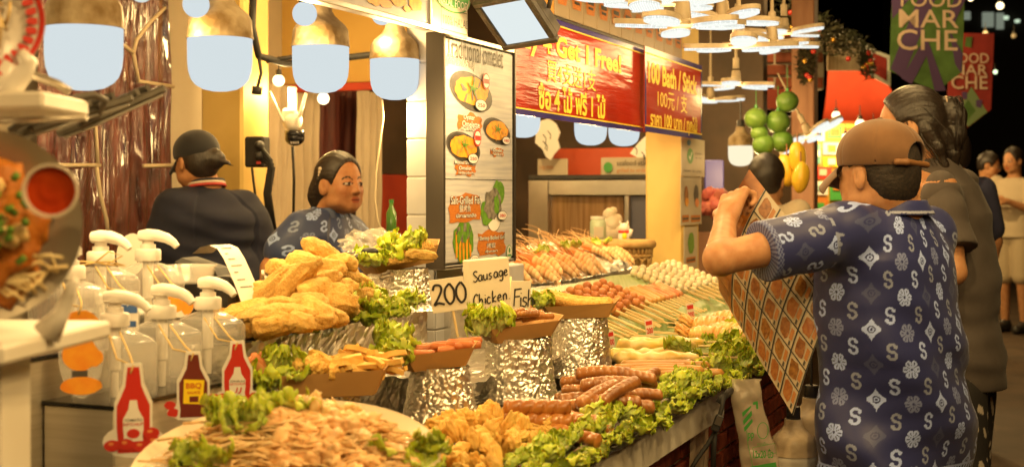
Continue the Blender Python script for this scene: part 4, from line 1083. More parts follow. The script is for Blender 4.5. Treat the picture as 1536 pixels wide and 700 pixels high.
for (px,py,Y) in ((430,461,2.70),(466,455,2.72),(478,468,2.70),(494,404,2.90),(486,423,2.84),(512,433,2.86),(505,459,2.80),(475,435,2.80),(540,441,3.0),(500,447,2.82),(457,470,2.74),(520,415,2.96),(528,428,3.0),(408,470,2.72),(400,440,2.82),(428,412,2.9),(458,400,2.92),(384,480,2.68),(412,488,2.64),(450,484,2.64),(476,480,2.68),(500,478,2.72),(508,400,2.95),(535,425,3.02),(548,450,2.98),(360,474,2.8),(345,482,2.78),(515,470,2.85),(465,400,2.98)):
    place('breaded_fish',rng.choice(NUG),P(px,py,Y),(rnd(-.5,.5),rnd(-.5,.5),rnd(-1,1)),'small golden breaded fish piece tucked into the heap on the deep steel tray','breaded fish','small breaded pieces in the heap',rnd(.85,1.1))
for (px,py,Y,ang,sc) in ((607,368,3.32,.12,.72),(625,374,3.28,.2,.70),(632,383,3.24,-.1,.6),(592,385,3.3,.1,.6),(604,391,3.25,.05,.6),(585,372,3.36,.3,.66)):
    place('breaded_fish',rng.choice(FIL),P(px,py,Y),(0,-ang,.3),'breaded finger lying in the boat on the foil mound','breaded fish','breaded fingers on the foil mound',sc)

# ---- chips and popcorn chicken
def chip_mesh(seed):
    rg=random.Random(seed); L=rg.uniform(.055,.08); b=MB(); n=6; be=rg.uniform(-.008,.008); w_=.0055
    vs=[];fs=[]
    for i in range(n):
        u=i/(n-1)*2-1
        for k,(a,c) in enumerate(((-1,-1),(1,-1),(1,1),(-1,1))): vs.append((u*L/2,a*w_*(1-.12*abs(u))+rg.uniform(-.0006,.0006),c*w_*(1-.12*abs(u))+be*(1-u*u)+rg.uniform(-.0006,.0006)))
    for i in range(n-1):
        for k in range(4): k2=(k+1)%4; fs.append((i*4+k,i*4+k2,(i+1)*4+k2,(i+1)*4+k))
    fs+= [(3,2,1,0),tuple((n-1)*4+k for k in range(4))]
    b.add(vs,fs); return b.mesh('potato_chip',m_chip)
CHIP=[chip_mesh(i) for i in range(6)]
def pop_mesh(seed,r=.017):
    rg=random.Random(seed); b=MB(); blob(b,(0,0,0),(r*1.2,r*.85,r*.8),None,4,.34,2.0,seed*3.1,.13,4.5); return b.mesh('popcorn_bite',m_pop,True)
POP=[pop_mesh(i) for i in range(7)]
for i in range(64):
    u=(i*.618)%1; x=-.03+.15*u+rnd(-.02,.02); y=rnd(-.05,.055); z=.038+.045*math.exp(-((x-.05)/.075)**2)*(1-abs(y)/.09)*(i/64)+rnd(0,.006)
    place('potato_chip',rng.choice(CHIP),in_boat('fries',x,y,z),(rnd(-.4,.4),rnd(-.5,.5),rnd(-.9,.5)),'pale golden chip in the large paper boat','potato chip','chips in the paper boat',rnd(.85,1.1))
for i in range(34):
    x=-.075+rnd(-.03,.13); y=-.04+rnd(-.02,.04); z=.04+.03*math.exp(-((x+.03)/.06)**2)*(i/34)+rnd(0,.006)
    place('popcorn_bite',rng.choice(POP),in_boat('fries',x,y,z),(rnd(0,6),rnd(0,6),rnd(0,6)),'popcorn chicken bite at the near side of the large paper boat','fried bite','popcorn chicken in the paper boat',rnd(.6,.95))
def stick_mesh(name,L,r,mat,seed=0,n=14,m=20,bend=.0,taper=.35):
    b=MB(); pts=[];rs=[]
    for i in range(m):
        u=i/(m-1)*2-1; pts.append((u*L/2,0,bend*(1-u*u))); e=abs(u)
        rs.append(r*(1-.04*N((u*4,seed,0)))*(math.sqrt(max(.02,1-((e-.9)/.1)**2)) if e>.9 else 1))
    b.tube(pts,rs,n); return b.mesh(name,mat,True)
CRAB=stick_mesh('crab_stick',.085,.0085,m_redstick)
for i in range(5): place('crab_stick',CRAB,in_boat('fries',-.128+.007*i,-.035+.012*i,.055+.005*(i%2)),(0,.75+rnd(-.1,.1),.5+rnd(-.2,.2)),'red and white crab stick leaning out at the left of the chip boat','crab stick','crab sticks in the chip boat')
# popcorn heap on the first tray
lp='crisp golden batter bite in the heap on the nearest steel tray'
for i in range(170):
    s_=2.05+rnd(0,.56); t_=-1.14+rnd(0,.23); c=1-((s_-2.32)/.36)**2-((t_+1.03)/.17)**2
    z_=.805+max(0,c)*.075*(rng.random()**.5)
    place('popcorn_bite',rng.choice(POP),W(t_,s_,z_),(rnd(0,6),rnd(0,6),rnd(0,6)),lp,'fried bite','batter bites on the tray',(rnd(.75,1.35),rnd(.75,1.1),rnd(.7,1.0)))

# ---- sausages
def spiral_mesh(L=.135,r=.0165):
    b=MB(); nu,nv=22,64
    def fn(u,v):
        x=(v*2-1); a=2*PI*u; e=abs(x); rr=r*(math.sqrt(max(0.0,1-((e-.88)/.12)**2)) if e>.88 else 1)
        g=(math.cos(a+x*L/2/.0042*.55))**2; rr*=1-.20*(1-min(1,g*3.2))
        return Vector((x*L/2,rr*math.cos(a),rr*math.sin(a)))
    b.grid(nu,nv,fn,closed=True); return b.mesh('spiral_sausage',m_spiral,True)
SPI=spiral_mesh()
def scored_mesh(L,r,bend,seed):
    b=MB(); nu,nv=18,44
    def fn(u,v):
        x=(v*2-1); a=2*PI*u; e=abs(x); rr=r*(math.sqrt(max(0.0,1-((e-.86)/.14)**2)) if e>.86 else 1)*(1+.05*N((x*3,seed,1)))
        g=abs(((x*4+.35*math.cos(a))%1)-.5)*2
        if g<.28 and math.sin(a)>-.3 and e<.85: rr*=1-.26*(1-g/.28)
        return Vector((x*L/2,rr*math.cos(a),rr*math.sin(a)+bend*(1-x*x)))
    b.grid(nu,nv,fn,closed=True); return b.mesh('grilled_sausage',m_saus,True)
SAU=[scored_mesh(.13,.0145,.006,i) for i in range(3)]; FRA=[stick_mesh('plain_sausage',.20,.0125,m_frank,i,bend=.002*i) for i in range(3)]
ys=-ANG+PI/2     # rotation that lays +x along the stall
for (px,py,z,yaw,tilt,sc) in ((806,611,.875,-.05,.02,1.02),(808,631,.85,-.08,.03,1.05),(790,645,.825,.05,0,1),(842,640,.83,-.6,.1,.9),(862,652,.83,-.8,.1,.9),(826,655,.82,.1,0,1),(846,622,.84,-.7,.15,.85),(885,640,.82,-.7,.1,.8),(775,632,.83,.1,0,1),(868,630,.84,-.5,0,.85)):
    place('spiral_sausage',SPI,PZ(px,py,z),(rnd(-.3,.3),tilt,yaw+.12),'shiny spiral-cut sausage stacked beside the batter bites','sausage','spiral-cut sausages',sc)
for (px,py,z,yaw,tilt,sc,k) in ((906,561,.885,-.05,0,1.0,0),(897,592,.86,.75,-.25,1,1),(930,588,.87,.75,-.3,.95,2),(915,605,.845,0,0,1.05,0),(880,600,.84,.2,0,1,1),(955,594,.85,.15,0,.9,2),(968,570,.865,.9,-.3,.85,0),(946,565,.88,-.2,.1,.9,1),(877,575,.86,-.3,0,.9,2),(893,570,.86,.4,0,.9,0),(930,600,.84,.0,0,1.1,1),(900,612,.83,-.05,0,1.15,2),(952,578,.86,.5,0,.9,0),(875,588,.85,-.6,0,.85,1),(938,612,.83,.1,0,1,2),(912,577,.87,.3,0,1,1),(865,597,.83,.1,0,.8,0)):
    place('grilled_sausage',SAU[k],PZ(px,py,z+.012),(rnd(-.4,.4),tilt,yaw),'browned scored sausage in the criss-cross stack on the middle steel tray','sausage','grilled sausages in the stack',sc)
for (px,py,z,yaw,k) in ((985,562,.825,-.03,0),(975,552,.835,-.06,1),(1000,556,.83,-.1,2),(985,546,.84,-.04,0),(1010,549,.835,-.08,1),(965,560,.828,.0,2),(1030,560,.82,-.1,1),(940,566,.82,.05,2)):
    place('plain_sausage',FRA[k],PZ(px,py,z+.012),(0,0,yaw+.15),'long smooth plain sausage lying lengthwise before the squid-roe skewers','sausage','long plain sausages',1.0)
for i in range(16):
    x=-.045+.12*((i*.37)%1); y=-.035+.06*((i*.61)%1)
    place('sausage_slice',POP[i%3] if False else SLICE if 'SLICE' in globals() else globals().setdefault('SLICE',stick_mesh('sausage_slice',.06,.0085,m_redsl)),in_boat('sausage',x+.01,y,.038+.012*((i*.47)%1)),(0,rnd(-.1,.1),rnd(-.4,.5)),'red sausage slice in the boat behind the 200 card','sausage','red sausage slices in the boat')
for i,(x,y,z,yw) in enumerate(((-.01,-.01,.06,.9),(.01,-.02,.055,-.25),(.03,0,.05,-.3),(.045,-.02,.045,-.2),(-.03,.01,.065,1.2),(.02,.02,.055,.4),(.0,.0,.045,.1))):
    place('grilled_sausage',SAU[i%3],in_boat('chicken',x,y,z),(0,-.15,yw),'slim brown chicken sausage in the boat below the Sausage Chicken box','sausage','chicken sausages in the boat',(.62,.55,.55))
LSTK=[stick_mesh('breaded_stick',.19,.0135,m_bread,i,bend=-.010) for i in range(2)]
for i,(x,y,z) in enumerate(((-.01,-.028,.050),(.0,.005,.055),(-.02,.03,.045))):
    place('breaded_stick',LSTK[i%2],in_boat('stick',x,y,z),(0,.13,rnd(-.08,.05)),'long breaded stick lying along the boat right of the Fish card','breaded stick','long breaded sticks')
# sauce cups
def sauce_cup(loc,R,label,rot=(0,0,0)):
    r=thing('sauce_cup',label,'sauce cup',loc); r.rotation_euler=rot
    b=MB(); b.lathe([(R*.72,0),(R*.98,R*.75),(R*1.06,R*.77),(R*1.06,R*.82),(R*.96,R*.80),(R*.70,.002)],32,cap1=True); b.obj('cup',m_cup,r,auto=40)
    b=MB(); b.lathe([(R*.70,.003),(R*.90,R*.62),(.001,R*.60)],32,cap1=False); b.obj('sauce',m_sauce,r,smooth=True)
    return r
sauce_cup(in_boat('sausage',.055,.012,.034),.025,'clear cup of red sauce at the right end of the red sausage boat',(.0,-.1,0))

# ---- skewers
def skewer(name,loc_food,d,kind,label,group,n=5,sl=.17,r=.0135,mat=None):
    """a bamboo stick with its food; d = direction from food to handle"""
    d=Vector(d).normalized(); m=frame(loc_food,d,Vector((0,0,1)).cross(d)); m=frame(loc_food,d,(0,0,1))
    o=thing(name,label,'skewer',mat=m,group=group)
    b=MB(); b.tube([(-.01,0,0),(sl,0,0)],.0034,6); b.obj('stick',m_wood,o)
    rg=random.Random(int(loc_food.x*1e4))
    if kind=='balls':
        for i in range(n): ob('ball',BALLM[mat.name][i%3],o,(-.5*0-.012-(i)*r*1.85+.0,rg.uniform(-.001,.001),rg.uniform(-.001,.001)),(rg.uniform(0,6),0,0)).scale=(r/.0135,)*3
    elif kind=='roll':
        ob('roll',ROLLM[mat.name][rg.randrange(2)],o,(-.012-n*.5,0,0),(rg.uniform(0,6),0,0))
    return o
BALLM={}
for mt in (m_ball,m_fishball,m_pink):
    BALLM[mt.name]=[]
    for i in range(3):
        b=MB(); blob(b,(0,0,0),.0135,None,2,.12,1.5,i); BALLM[mt.name].append(b.mesh('ball',mt,True))
ROLLM={}
def lumpy(name,L,r,mat,seed,amp=.25,fl=1.0,scale=3):
    b=MB(); nu,nv=16,40
    def fn(u,v):
        x=v*2-1; a=2*PI*u; e=abs(x); rr=r*(math.sqrt(max(0.0,1-((e-.8)/.2)**2)) if e>.8 else 1)*(1+amp*N((x*scale,math.cos(a)*.8,math.sin(a)*.8),1,seed))*(1-.12*x)
        return Vector((x*L/2,rr*math.cos(a),rr*math.sin(a)*fl))
    b.grid(nu,nv,fn,closed=True); return b.mesh(name,mat,True)
ROLLM[m_roe.name]=[lumpy('roll',.235,.0175,m_roe,i,.5,.8,5) for i in (1,2)]
ROLLM[m_redstick.name]=[lumpy('roll',.105,.0125,m_redstick,i,.1) for i in (1,2)]
ROLLM[m_frank.name]=[lumpy('roll',.115,.0135,m_frank,i,.1) for i in (1,2)]
ROLLM[m_pink.name]=[lumpy('roll',.09,.0125,m_pink,i,.15) for i in (1,2)]
def squid_mesh(seed):
    b=MB(); nu,nv=18,56; L=.14; r=.042
    def fn(u,v):
        x=v*2-1; a=2*PI*u; w_=math.sqrt(max(0.0,1-(abs(x)**2.6)))
        ridge=1+.06*math.sin(x*26+.6*math.sin(a))+.15*N((x*3,math.cos(a),math.sin(a)),1,seed)
        return Vector((x*L/2,r*w_*ridge*math.cos(a),r*.72*w_*ridge*math.sin(a)))
    b.grid(nu,nv,fn,closed=True); return b.mesh('squid_body',m_squid,True)
SQM=[squid_mesh(i) for i in range(3)]
tM=MB(); rr_=random.Random(8)
for i in range(16):
    a=rr_.uniform(-.9,.9); p=[Vector((0,rr_.uniform(-.015,.015),rr_.uniform(-.006,.01)))]
    for k in range(5): p.append(p[-1]+Vector((.009,math.sin(a+k*.9)*.008,rr_.uniform(-.006,.006))))
    tM.tube(p,[.0055,.005,.0045,.004,.003,.0015],7)
TENT=tM.mesh('tentacles',m_squid,True)
TDIR=lambda yaw=0,dz=-.385: NV*math.cos(yaw)+DV*math.sin(yaw)+Vector((0,0,dz))
# meatballs, sausages, red sticks and fish balls on the leaf-lined tier: rows measured at their food end
i=0
for s_ in [3.42+.052*k for k in range(9)]:
    t_=-1.345+rnd(-.01,.015); skewer('meatball_skewer',W(t_+.06,s_,tierz(t_+.06)+.02+.012*(i%2)),TDIR(rnd(-.08,.08)),'balls','brown meatball skewer at the near end of the leaf-lined tier','skewer with meatballs',5,.115+rnd(-.02,.02),.0165,m_ball); i+=1
for s_ in [3.90+.042*k for k in range(9)]:
    t_=-1.325+rnd(-.01,.015); skewer('sausage_skewer',W(t_+.04,s_,tierz(t_+.04)+.018+.014*(i%2)),TDIR(rnd(-.08,.08)),'balls','pink cut-sausage skewer next to the meatballs','skewers with pink sausage',6,.115+rnd(-.02,.02),.0155,m_pink); i+=1
for s_ in [4.28+.05*k for k in range(5)]:
    t_=-1.305; skewer('sausage_skewer',W(t_+.03,s_,tierz(t_+.03)+.018),TDIR(rnd(-.08,.08)),'roll','skewer with one long tan sausage, between pink sausages and red sticks','skewers with tan sausage',.115,.11,mat=m_frank)
for s_ in [4.53+.045*k for k in range(5)]:
    t_=-1.305; skewer('crab_skewer',W(t_+.03,s_,tierz(t_+.03)+.018),TDIR(rnd(-.08,.08)),'roll','skewer with a red crab stick','skewers with red crab stick',.105,.11,mat=m_redstick)
for s_ in [4.72+.042*k for k in range(15)]:
    for k in range(1):
        t_=-1.335+rnd(-.01,.01); skewer('fish_ball_skewer',W(t_+.04,s_,tierz(t_+.04)+.02+.012*(i%2)),TDIR(rnd(-.06,.06)),'balls','white fish-ball skewer at the foot of the yellow pillar','skewers with white fish balls',8,.11+rnd(-.02,.02),.0140,m_fishball); i+=1
for s_ in [3.42+.075*k for k in range(9)]:
    t_=-1.30; skewer('sausage_skewer',W(t_+.0,s_,tierz(t_)+.014),TDIR(rnd(-.1,.1)),'roll','small pink sausage skewer lying low in front of the meatballs','low front skewers',.09,.12+rnd(-.02,.02),mat=m_pink)
# banana leaves: on the tier, at its edge and under the squid
def leaf_sheet(name,fn,label,nu=30,nv=12):
    b=MB(); b.grid(nu,nv,fn); o=b.obj(name,m_banana,None,smooth=True); return tag(o,label,'banana leaf','banana leaves')
leaf_sheet('banana_leaf',lambda u,v:W(-1.50+.30*v,3.36+1.9*u,tierz(-1.50+.30*v)+.002+.006*N((u*9,v*2,1))-(.035*max(0,v-.85)/.15)),'long banana leaf lining the skewer tier',50,14)
leaf_sheet('banana_leaf',lambda u,v:W(-1.22+.26*v,3.60+.85*u,.835+.012*N((u*5,v*3,4))+.02*(1-v)),'banana leaf under the squid-roe skewers')
leaf_sheet('banana_leaf',lambda u,v:W(-1.05+.20*v+.05*u,3.62+.42*u,.836+.014*N((u*5,v*3,7))-.02*v),'banana leaf tip sticking out behind the lettuce')
leaf_sheet('banana_leaf',lambda u,v:W(-1.22+.10*v,4.28+.55*u,.90+.01*N((u*5,v*3,9))-.05*v+.02*u),'banana leaf under the glazed squid by the held menu')
# squid-roe skewers along the stall and glazed squid
for (px,py,z,yaw,k) in ((985,520,.865,.10,0),(975,532,.858,.06,1),(985,545-8,.862,.08,0),(1000,514,.868,.12,1)):
    p=PZ(px,py,z); o=skewer('squid_roe_skewer',p+Vector((.13,.02,0)),Vector((math.cos(yaw),math.sin(yaw),-.01)),'roll','yellow squid-roe skewer lying lengthwise before the price tags','squid-roe skewers',.235,.09,mat=m_roe)
for (px,py,z,yaw,k) in ((1066,503,.872,2.75,2),(1092,498,.878,2.6,0),(1112,489,.885,2.5,1),(1070,488,.885,2.8,2),(1096,480,.895,2.6,1),(1118,505,.872,2.4,0)):
    p=PZ(px,py,z); d=Vector((math.cos(yaw),math.sin(yaw),.03)); m=frame(p,d,(0,0,1))
    o=thing('squid_skewer','glazed orange-brown squid on a skewer beside the held menu','skewer',mat=m,group='glazed squid skewers')
    ob('squid_body',SQM[k],o,(0,0,0),(PI/2+rnd(-.3,.3),0,0)); (ob('tentacles',TENT,o,(.065,0,0)) if k==2 else None); b=MB(); b.tube([(-.08,0,0),(.20,0,.0)],.0024,6); b.obj('stick',m_wood,o)
for i in range(12):
    px=905+rnd(0,85); py=515-rnd(0,1)*45*(px-880)/110-10
    p=PZ(px,py,.88); b=MB(); d=Vector((.9,-.35,-.02)); b.tube([p-d*.06,p+d*.07],.0022,6); tag(b.obj('bamboo_stick',m_wood),'bare bamboo stick end lying on the banana leaf','stick','bare stick ends')

# ---- white balls and bites by the Fish card
for i in range(26):
    px=778+rnd(-8,70); py=452+rnd(-18,22)
    p=PZ(px,py,.90+rnd(0,.03)); place('fish_ball',rng.choice(BALLM[m_fishball.name]),p,(rnd(0,6),rnd(0,6),0),'pale fish ball in the loose pile behind the Fish card','fish ball','loose fish balls',rnd(1.0,1.6))
b=MB(); foil_o=foil_sheet(40,30,lambda u,v:W(-1.50+.28*u,2.75+.75*v,.872+.01*N((u*3,v*3,2))),12,.008,'foil_tray',None,m_foil); tag(foil_o,'foil lining under the fish balls behind the Fish card','foil')

# ---- river prawns
def prawn_mesh(seed):
    rg=random.Random(seed); b=MB(); nu,nv=14,46
    def fn(u,v):
        a=2*PI*u; L=.17; x=v*L
        if v<.40: r=.0195*math.sin(PI/2*min(1,(v+.04)/.22))**.8
        else:
            w_=(v-.40)/.60; r=.0185*(1-.45*w_**1.6); seg=(w_*6)%1; r*=1.0-.16*(seg**3)
            if v>.97: r*=.55
        if v<.02: r*=.3
        bend=-.030*(max(0,v-.5)/.5)**2
        return Vector((x,r*.82*math.cos(a),r*1.05*math.sin(a)+bend+.015))
    b.grid(nu,nv,fn,closed=True)
    b.tube([(.01,0,.026),(-.02,0,.036),(-.045,0,.048)],[.0045,.003,.0008],6)     # rostrum
    bm_=b.mesh('prawn_body',m_prawn,True); cc=[]
    for q in bm_.vertices:
        v=q.co.x/.17
        if v<.40: cc.append((.62,.20,.045) if v>.02 else (.66,.28,.08))
        else:
            sg_=(((v-.40)/.60)*6)%1; k=sg_**2.5; dn=max(0,min(1,.5-(q.co.z-.015)/.03)); cc.append((.86*(1-k)+.58*k,(.56+.12*dn)*(1-k)+.20*k,(.26+.14*dn)*(1-k)+.04*k))
    paint(bm_,np.array(cc))
    w_=MB()
    for k in range(6):
        y=rg.uniform(-.012,.012); p=[Vector((.0,y,.02))]; d=Vector((-1,rg.uniform(-.6,.6),rg.uniform(.0,.55))).normalized()
        for j in range(8): p.append(p[-1]+d*.021); d=(d+Vector((rg.uniform(-.1,.1),rg.uniform(-.2,.2),-.13+.05*k*.3))).normalized()
        w_.tube(p,[.0011]*4+[.0008]*5,4)
    for k in range(6):
        y=.012*(1 if k%2 else -1); p=[Vector((.02+.012*k,y,.006))]
        d=Vector((-.8,.4*(1 if k%2 else -1),.5)).normalized()
        for j in range(4): p.append(p[-1]+d*.024); d=(d+Vector((-.3,rg.uniform(-.2,.2),-.25))).normalized()
        w_.tube(p,[.0026,.0024,.002,.0014,.0008],5)
    return bm_, w_.mesh('whiskers',m_prawnp,True)
PRW=[prawn_mesh(i) for i in range(4)]
def prawn(loc,yaw,tilt,label,group,sc=1.0):
    i=rng.randrange(4); o=ob('river_prawn',PRW[i][0],None); o.matrix_world=Matrix.Translation(loc)@Matrix.Rotation(yaw,4,'Z')@Matrix.Rotation(tilt,4,'Y')@Matrix.Rotation(rnd(-.5,.5),4,'X')@Matrix.Scale(sc,4)
    tag(o,label,'prawn',group); wk=PRW[rng.randrange(4)][1]; ob('whiskers',wk,o)
    return o
tr=0
for (px,py,n,lab,Y0) in ((800,415,8,'grilled river prawn on the first foil tray behind the Fish card',4.55),(848,403,9,'grilled river prawn on the second foil tray, with a lettuce scrap behind',4.75),(893,394,9,'grilled river prawn on the third foil tray from the menu board',5.05),(935,387,8,'grilled river prawn on the last foil tray before the wicker basket',5.5)):
    c=P(px,py,Y0); t_,s_=TS(c)
    for i in range(n):
        u=i/(n-1)-.5
        prawn(W(t_-.14+rnd(-.015,.015),s_+u*.27,c.z+.0+.03*(i%2)+rnd(0,.01)),-ANG+rnd(-.22,.22)-.12,.30+rnd(-.08,.08),lab,'grilled river prawns',rnd(.92,1.06))
    for j in range(2): lettuce(W(t_-.10,s_-.04+.1*j,c.z+.05),rnd(0,6),.5,'lettuce scrap tucked between the river prawns','lettuce among the prawns',.6)
for (a,b_,lab) in (((772,437),(868,424),'foil tray under the first river prawns'),((868,424),(965,404),'foil tray under the last river prawns')):
    p=P(a[0],a[1],4.35 if a[0]<800 else 4.75); q=P(b_[0],b_[1],4.75 if a[0]<800 else 5.45)
    t0,s0=TS(p); t1,s1=TS(q)
    f=foil_sheet(50,30,lambda u,v:W(t0+(t1-t0)*u-.32*(1-v),s0+(s1-s0)*u,(p.z+(q.z-p.z)*u)+.11*(1-v)-.03*math.exp(-((v-.9)/.08)**2)+(.018 if v>.96 else 0)),20+a[0],.012,'foil_tray',None,m_foil); tag(f,lab,'foil tray','foil trays of prawns')
# ================================================================== people
class SDF:
    """smooth union of simple bodies sampled on a grid, turned into ONE surface"""
    def __init__(s): s.p=[]
    def cone(s,a,b,ra,rb,k=.02,op='u'):
        a=np.array(a,dtype=np.float32); b=np.array(b,dtype=np.float32); ba=b-a; L2=float(ba@ba)+1e-9; m=max(ra,rb)
        def f(X,Y,Z):
            px,py,pz=X-a[0],Y-a[1],Z-a[2]; t=np.clip((px*ba[0]+py*ba[1]+pz*ba[2])/L2,0,1)
            return np.sqrt((px-t*ba[0])**2+(py-t*ba[1])**2+(pz-t*ba[2])**2)-(ra+(rb-ra)*t)
        s.p.append((f,np.minimum(a,b)-m,np.maximum(a,b)+m,k,op)); return s
    def chain(s,pts,rs,k=.015):
        for i in range(len(pts)-1): s.cone(pts[i],pts[i+1],rs[i],rs[i+1],k)
        return s
    def ell(s,c,r,R=None,k=.02,op='u'):
        c=np.array(c,dtype=np.float32); r=np.array(r,dtype=np.float32); R=np.eye(3) if R is None else np.array(R)
        def f(X,Y,Z):
            px,py,pz=X-c[0],Y-c[1],Z-c[2]
            q=[px*R[0,i]+py*R[1,i]+pz*R[2,i] for i in range(3)]
            k0=np.sqrt((q[0]/r[0])**2+(q[1]/r[1])**2+(q[2]/r[2])**2); k1=np.sqrt((q[0]/r[0]**2)**2+(q[1]/r[1]**2)**2+(q[2]/r[2]**2)**2)+1e-6
            return k0*(k0-1)/k1
        ext=np.sqrt(((R*r)**2).sum(1)); s.p.append((f,c-ext,c+ext,k,op)); return s
    def loft(s,prof,R,k=.02,e=2.3,extra=None):
        """prof: rows (centre xyz, half width, half depth); elliptic sections along z, R = (right, forward, up)"""
        zs=np.array([p[0][2] for p in prof]); o=np.argsort(zs); prof=[prof[i] for i in o]; zs=zs[o]
        cx=[p[0][0] for p in prof]; cy=[p[0][1] for p in prof]; rx=[p[1] for p in prof]; ry=[p[2] for p in prof]
        m=max(max(rx),max(ry))*1.1
        def f(X,Y,Z):
            z=Z.ravel(); ip=lambda v:np.interp(z,zs,v).reshape(Z.shape).astype(np.float32)
            a,b=ip(rx),ip(ry); px,py=X-ip(cx),Y-ip(cy)
            u=np.abs(px*R[0,0]+py*R[1,0])/a; v=np.abs(px*R[0,1]+py*R[1,1])/b
            d=((u**e+v**e)**(1/e)-1)*np.minimum(a,b)*.95
            if extra is not None: d=d+extra(X,Y,Z)
            q=np.maximum(zs[0]-Z,Z-zs[-1]); return np.maximum(d,q)
        s.p.append((f,np.array([min(cx)-m,min(cy)-m,zs[0]-.005]),np.array([max(cx)+m,max(cy)+m,zs[-1]+.005]),k,'u')); return s
    def plane(s,pt,n,k=.004):
        """keep the side the normal points away from"""
        pt=np.array(pt,dtype=np.float32); n=np.array(n,dtype=np.float32); n=n/np.linalg.norm(n)
        s.p.append((lambda X,Y,Z:(X-pt[0])*n[0]+(Y-pt[1])*n[1]+(Z-pt[2])*n[2],None,None,k,'i')); return s
    def build(s,h,noise=None,lim=None):
        u=[p for p in s.p if p[4]=='u']; lo=np.min([p[1] for p in u],0)-.03; hi=np.max([p[2] for p in u],0)+.03
        if lim is not None: lo=np.maximum(lo,lim[0]); hi=np.minimum(hi,lim[1])
        n=np.ceil((hi-lo)/h).astype(int)+1
        ax=[(lo[i]+h*np.arange(n[i])).astype(np.float32) for i in range(3)]
        D=np.full(n,.2,dtype=np.float32)
        for f,a,b,k,op in s.p:
            if a is None: sl=(slice(None),)*3
            else:
                g=.03 if op=='u' else .012
                i0=np.clip(((a-g-lo)/h).astype(int),0,n-1); i1=np.clip(((b+g-lo)/h).astype(int)+2,1,n); sl=tuple(slice(i0[j],i1[j]) for j in range(3))
            X,Y,Z=ax[0][sl[0]][:,None,None],ax[1][sl[1]][None,:,None],ax[2][sl[2]][None,None,:]
            d=f(X,Y,Z); E=D[sl]
            if op=='u': hh=np.maximum(k-np.abs(E-d),0)/k; D[sl]=np.minimum(E,d)-hh*hh*k*.25
            elif op=='s': d=-d; hh=np.maximum(k-np.abs(E-d),0)/k; D[sl]=np.maximum(E,d)+hh*hh*k*.25
            else: hh=np.maximum(k-np.abs(E-d),0)/k; D[sl]=np.maximum(E,d)+hh*hh*k*.25
        if noise is not None: D+=noise(ax[0][:,None,None],ax[1][None,:,None],ax[2][None,None,:])
        return nets(D,lo,h)
def nets(D,lo,h):
    S=D<0; nx,ny,nz=D.shape
    cs=np.zeros((nx-1,ny-1,nz-1),dtype=np.int8)
    for a in(0,1):
        for b in(0,1):
            for c in(0,1): cs+=S[a:nx-1+a,b:ny-1+b,c:nz-1+c]
    act=np.argwhere((cs>0)&(cs<8)); idx=np.full(cs.shape,-1,dtype=np.int32); idx[tuple(act.T)]=np.arange(len(act))
    cor=[(a,b,c) for a in(0,1) for b in(0,1) for c in(0,1)]
    V=np.stack([D[act[:,0]+a,act[:,1]+b,act[:,2]+c] for a,b,c in cor],1)
    acc=np.zeros((len(act),3)); cnt=np.zeros(len(act))
    for i in range(8):
        for j in range(i+1,8):
            if sum(x!=y for x,y in zip(cor[i],cor[j]))!=1: continue
            m=(V[:,i]<0)!=(V[:,j]<0); t=V[:,i]/(V[:,i]-V[:,j]+1e-12); pi,pj=np.array(cor[i]),np.array(cor[j])
            acc+=np.where(m[:,None],pi+(pj-pi)*t[:,None],0); cnt+=m
    P3=lo+h*(act+acc/np.maximum(cnt,1)[:,None])
    Q=[]
    for axis in range(3):
        a=[slice(None)]*3; b=[slice(None)]*3; a[axis]=slice(0,-1); b[axis]=slice(1,None)
        A,B=S[tuple(a)],S[tuple(b)]; e=np.argwhere(A!=B); o=[i for i in range(3) if i!=axis]
        e=e[(e[:,o[0]]>0)&(e[:,o[1]]>0)&(e[:,o[0]]<D.shape[o[0]]-1)&(e[:,o[1]]<D.shape[o[1]]-1)]
        ins=A[tuple(e.T)]; q=[]
        for d0,d1 in ((1,1),(0,1),(0,0),(1,0)):
            c=e.copy(); c[:,o[0]]-=d0; c[:,o[1]]-=d1; q.append(idx[tuple(c.T)])
        q=np.stack(q,1); fl=ins if axis!=1 else ~ins
        q[~fl]=q[~fl][:,::-1]; Q.append(q)
    return P3,np.concatenate(Q)
def np_mesh(name,V,Q,mat,smooth=True):
    me=bpy.data.meshes.new(name); me.vertices.add(len(V)); me.vertices.foreach_set('co',np.asarray(V,dtype=np.float32).ravel())
    n=len(Q); me.loops.add(n*4); me.loops.foreach_set('vertex_index',Q.astype(np.int32).ravel()); me.polygons.add(n)
    me.polygons.foreach_set('loop_start',np.arange(n,dtype=np.int32)*4); me.polygons.foreach_set('loop_total',np.full(n,4,dtype=np.int32))
    me.update(calc_edges=True); me.validate(); me.materials.append(mat)
    if smooth: me.polygons.foreach_set('use_smooth',[True]*len(me.polygons))
    return me
def subdiv(V,Q):
    """linear subdivision of a quad mesh"""
    E=np.sort(np.concatenate([Q[:,[0,1]],Q[:,[1,2]],Q[:,[2,3]],Q[:,[3,0]]]),1); U,inv=np.unique(E[:,0].astype(np.int64)*len(V)+E[:,1],return_inverse=True)
    e0,e1=U//len(V),U%len(V); n=len(V); m=len(Q); M_=(V[e0]+V[e1])/2; Cc=V[Q].mean(1)
    inv=inv.ravel()+n; a,b,c,d=inv[:m],inv[m:2*m],inv[2*m:3*m],inv[3*m:]; f=n+len(U)+np.arange(m)
    Q2=np.concatenate([np.stack([Q[:,0],a,f,d],1),np.stack([a,Q[:,1],b,f],1),np.stack([f,b,Q[:,2],c],1),np.stack([d,f,c,Q[:,3]],1)])
    return np.concatenate([V,M_,Cc]),Q2
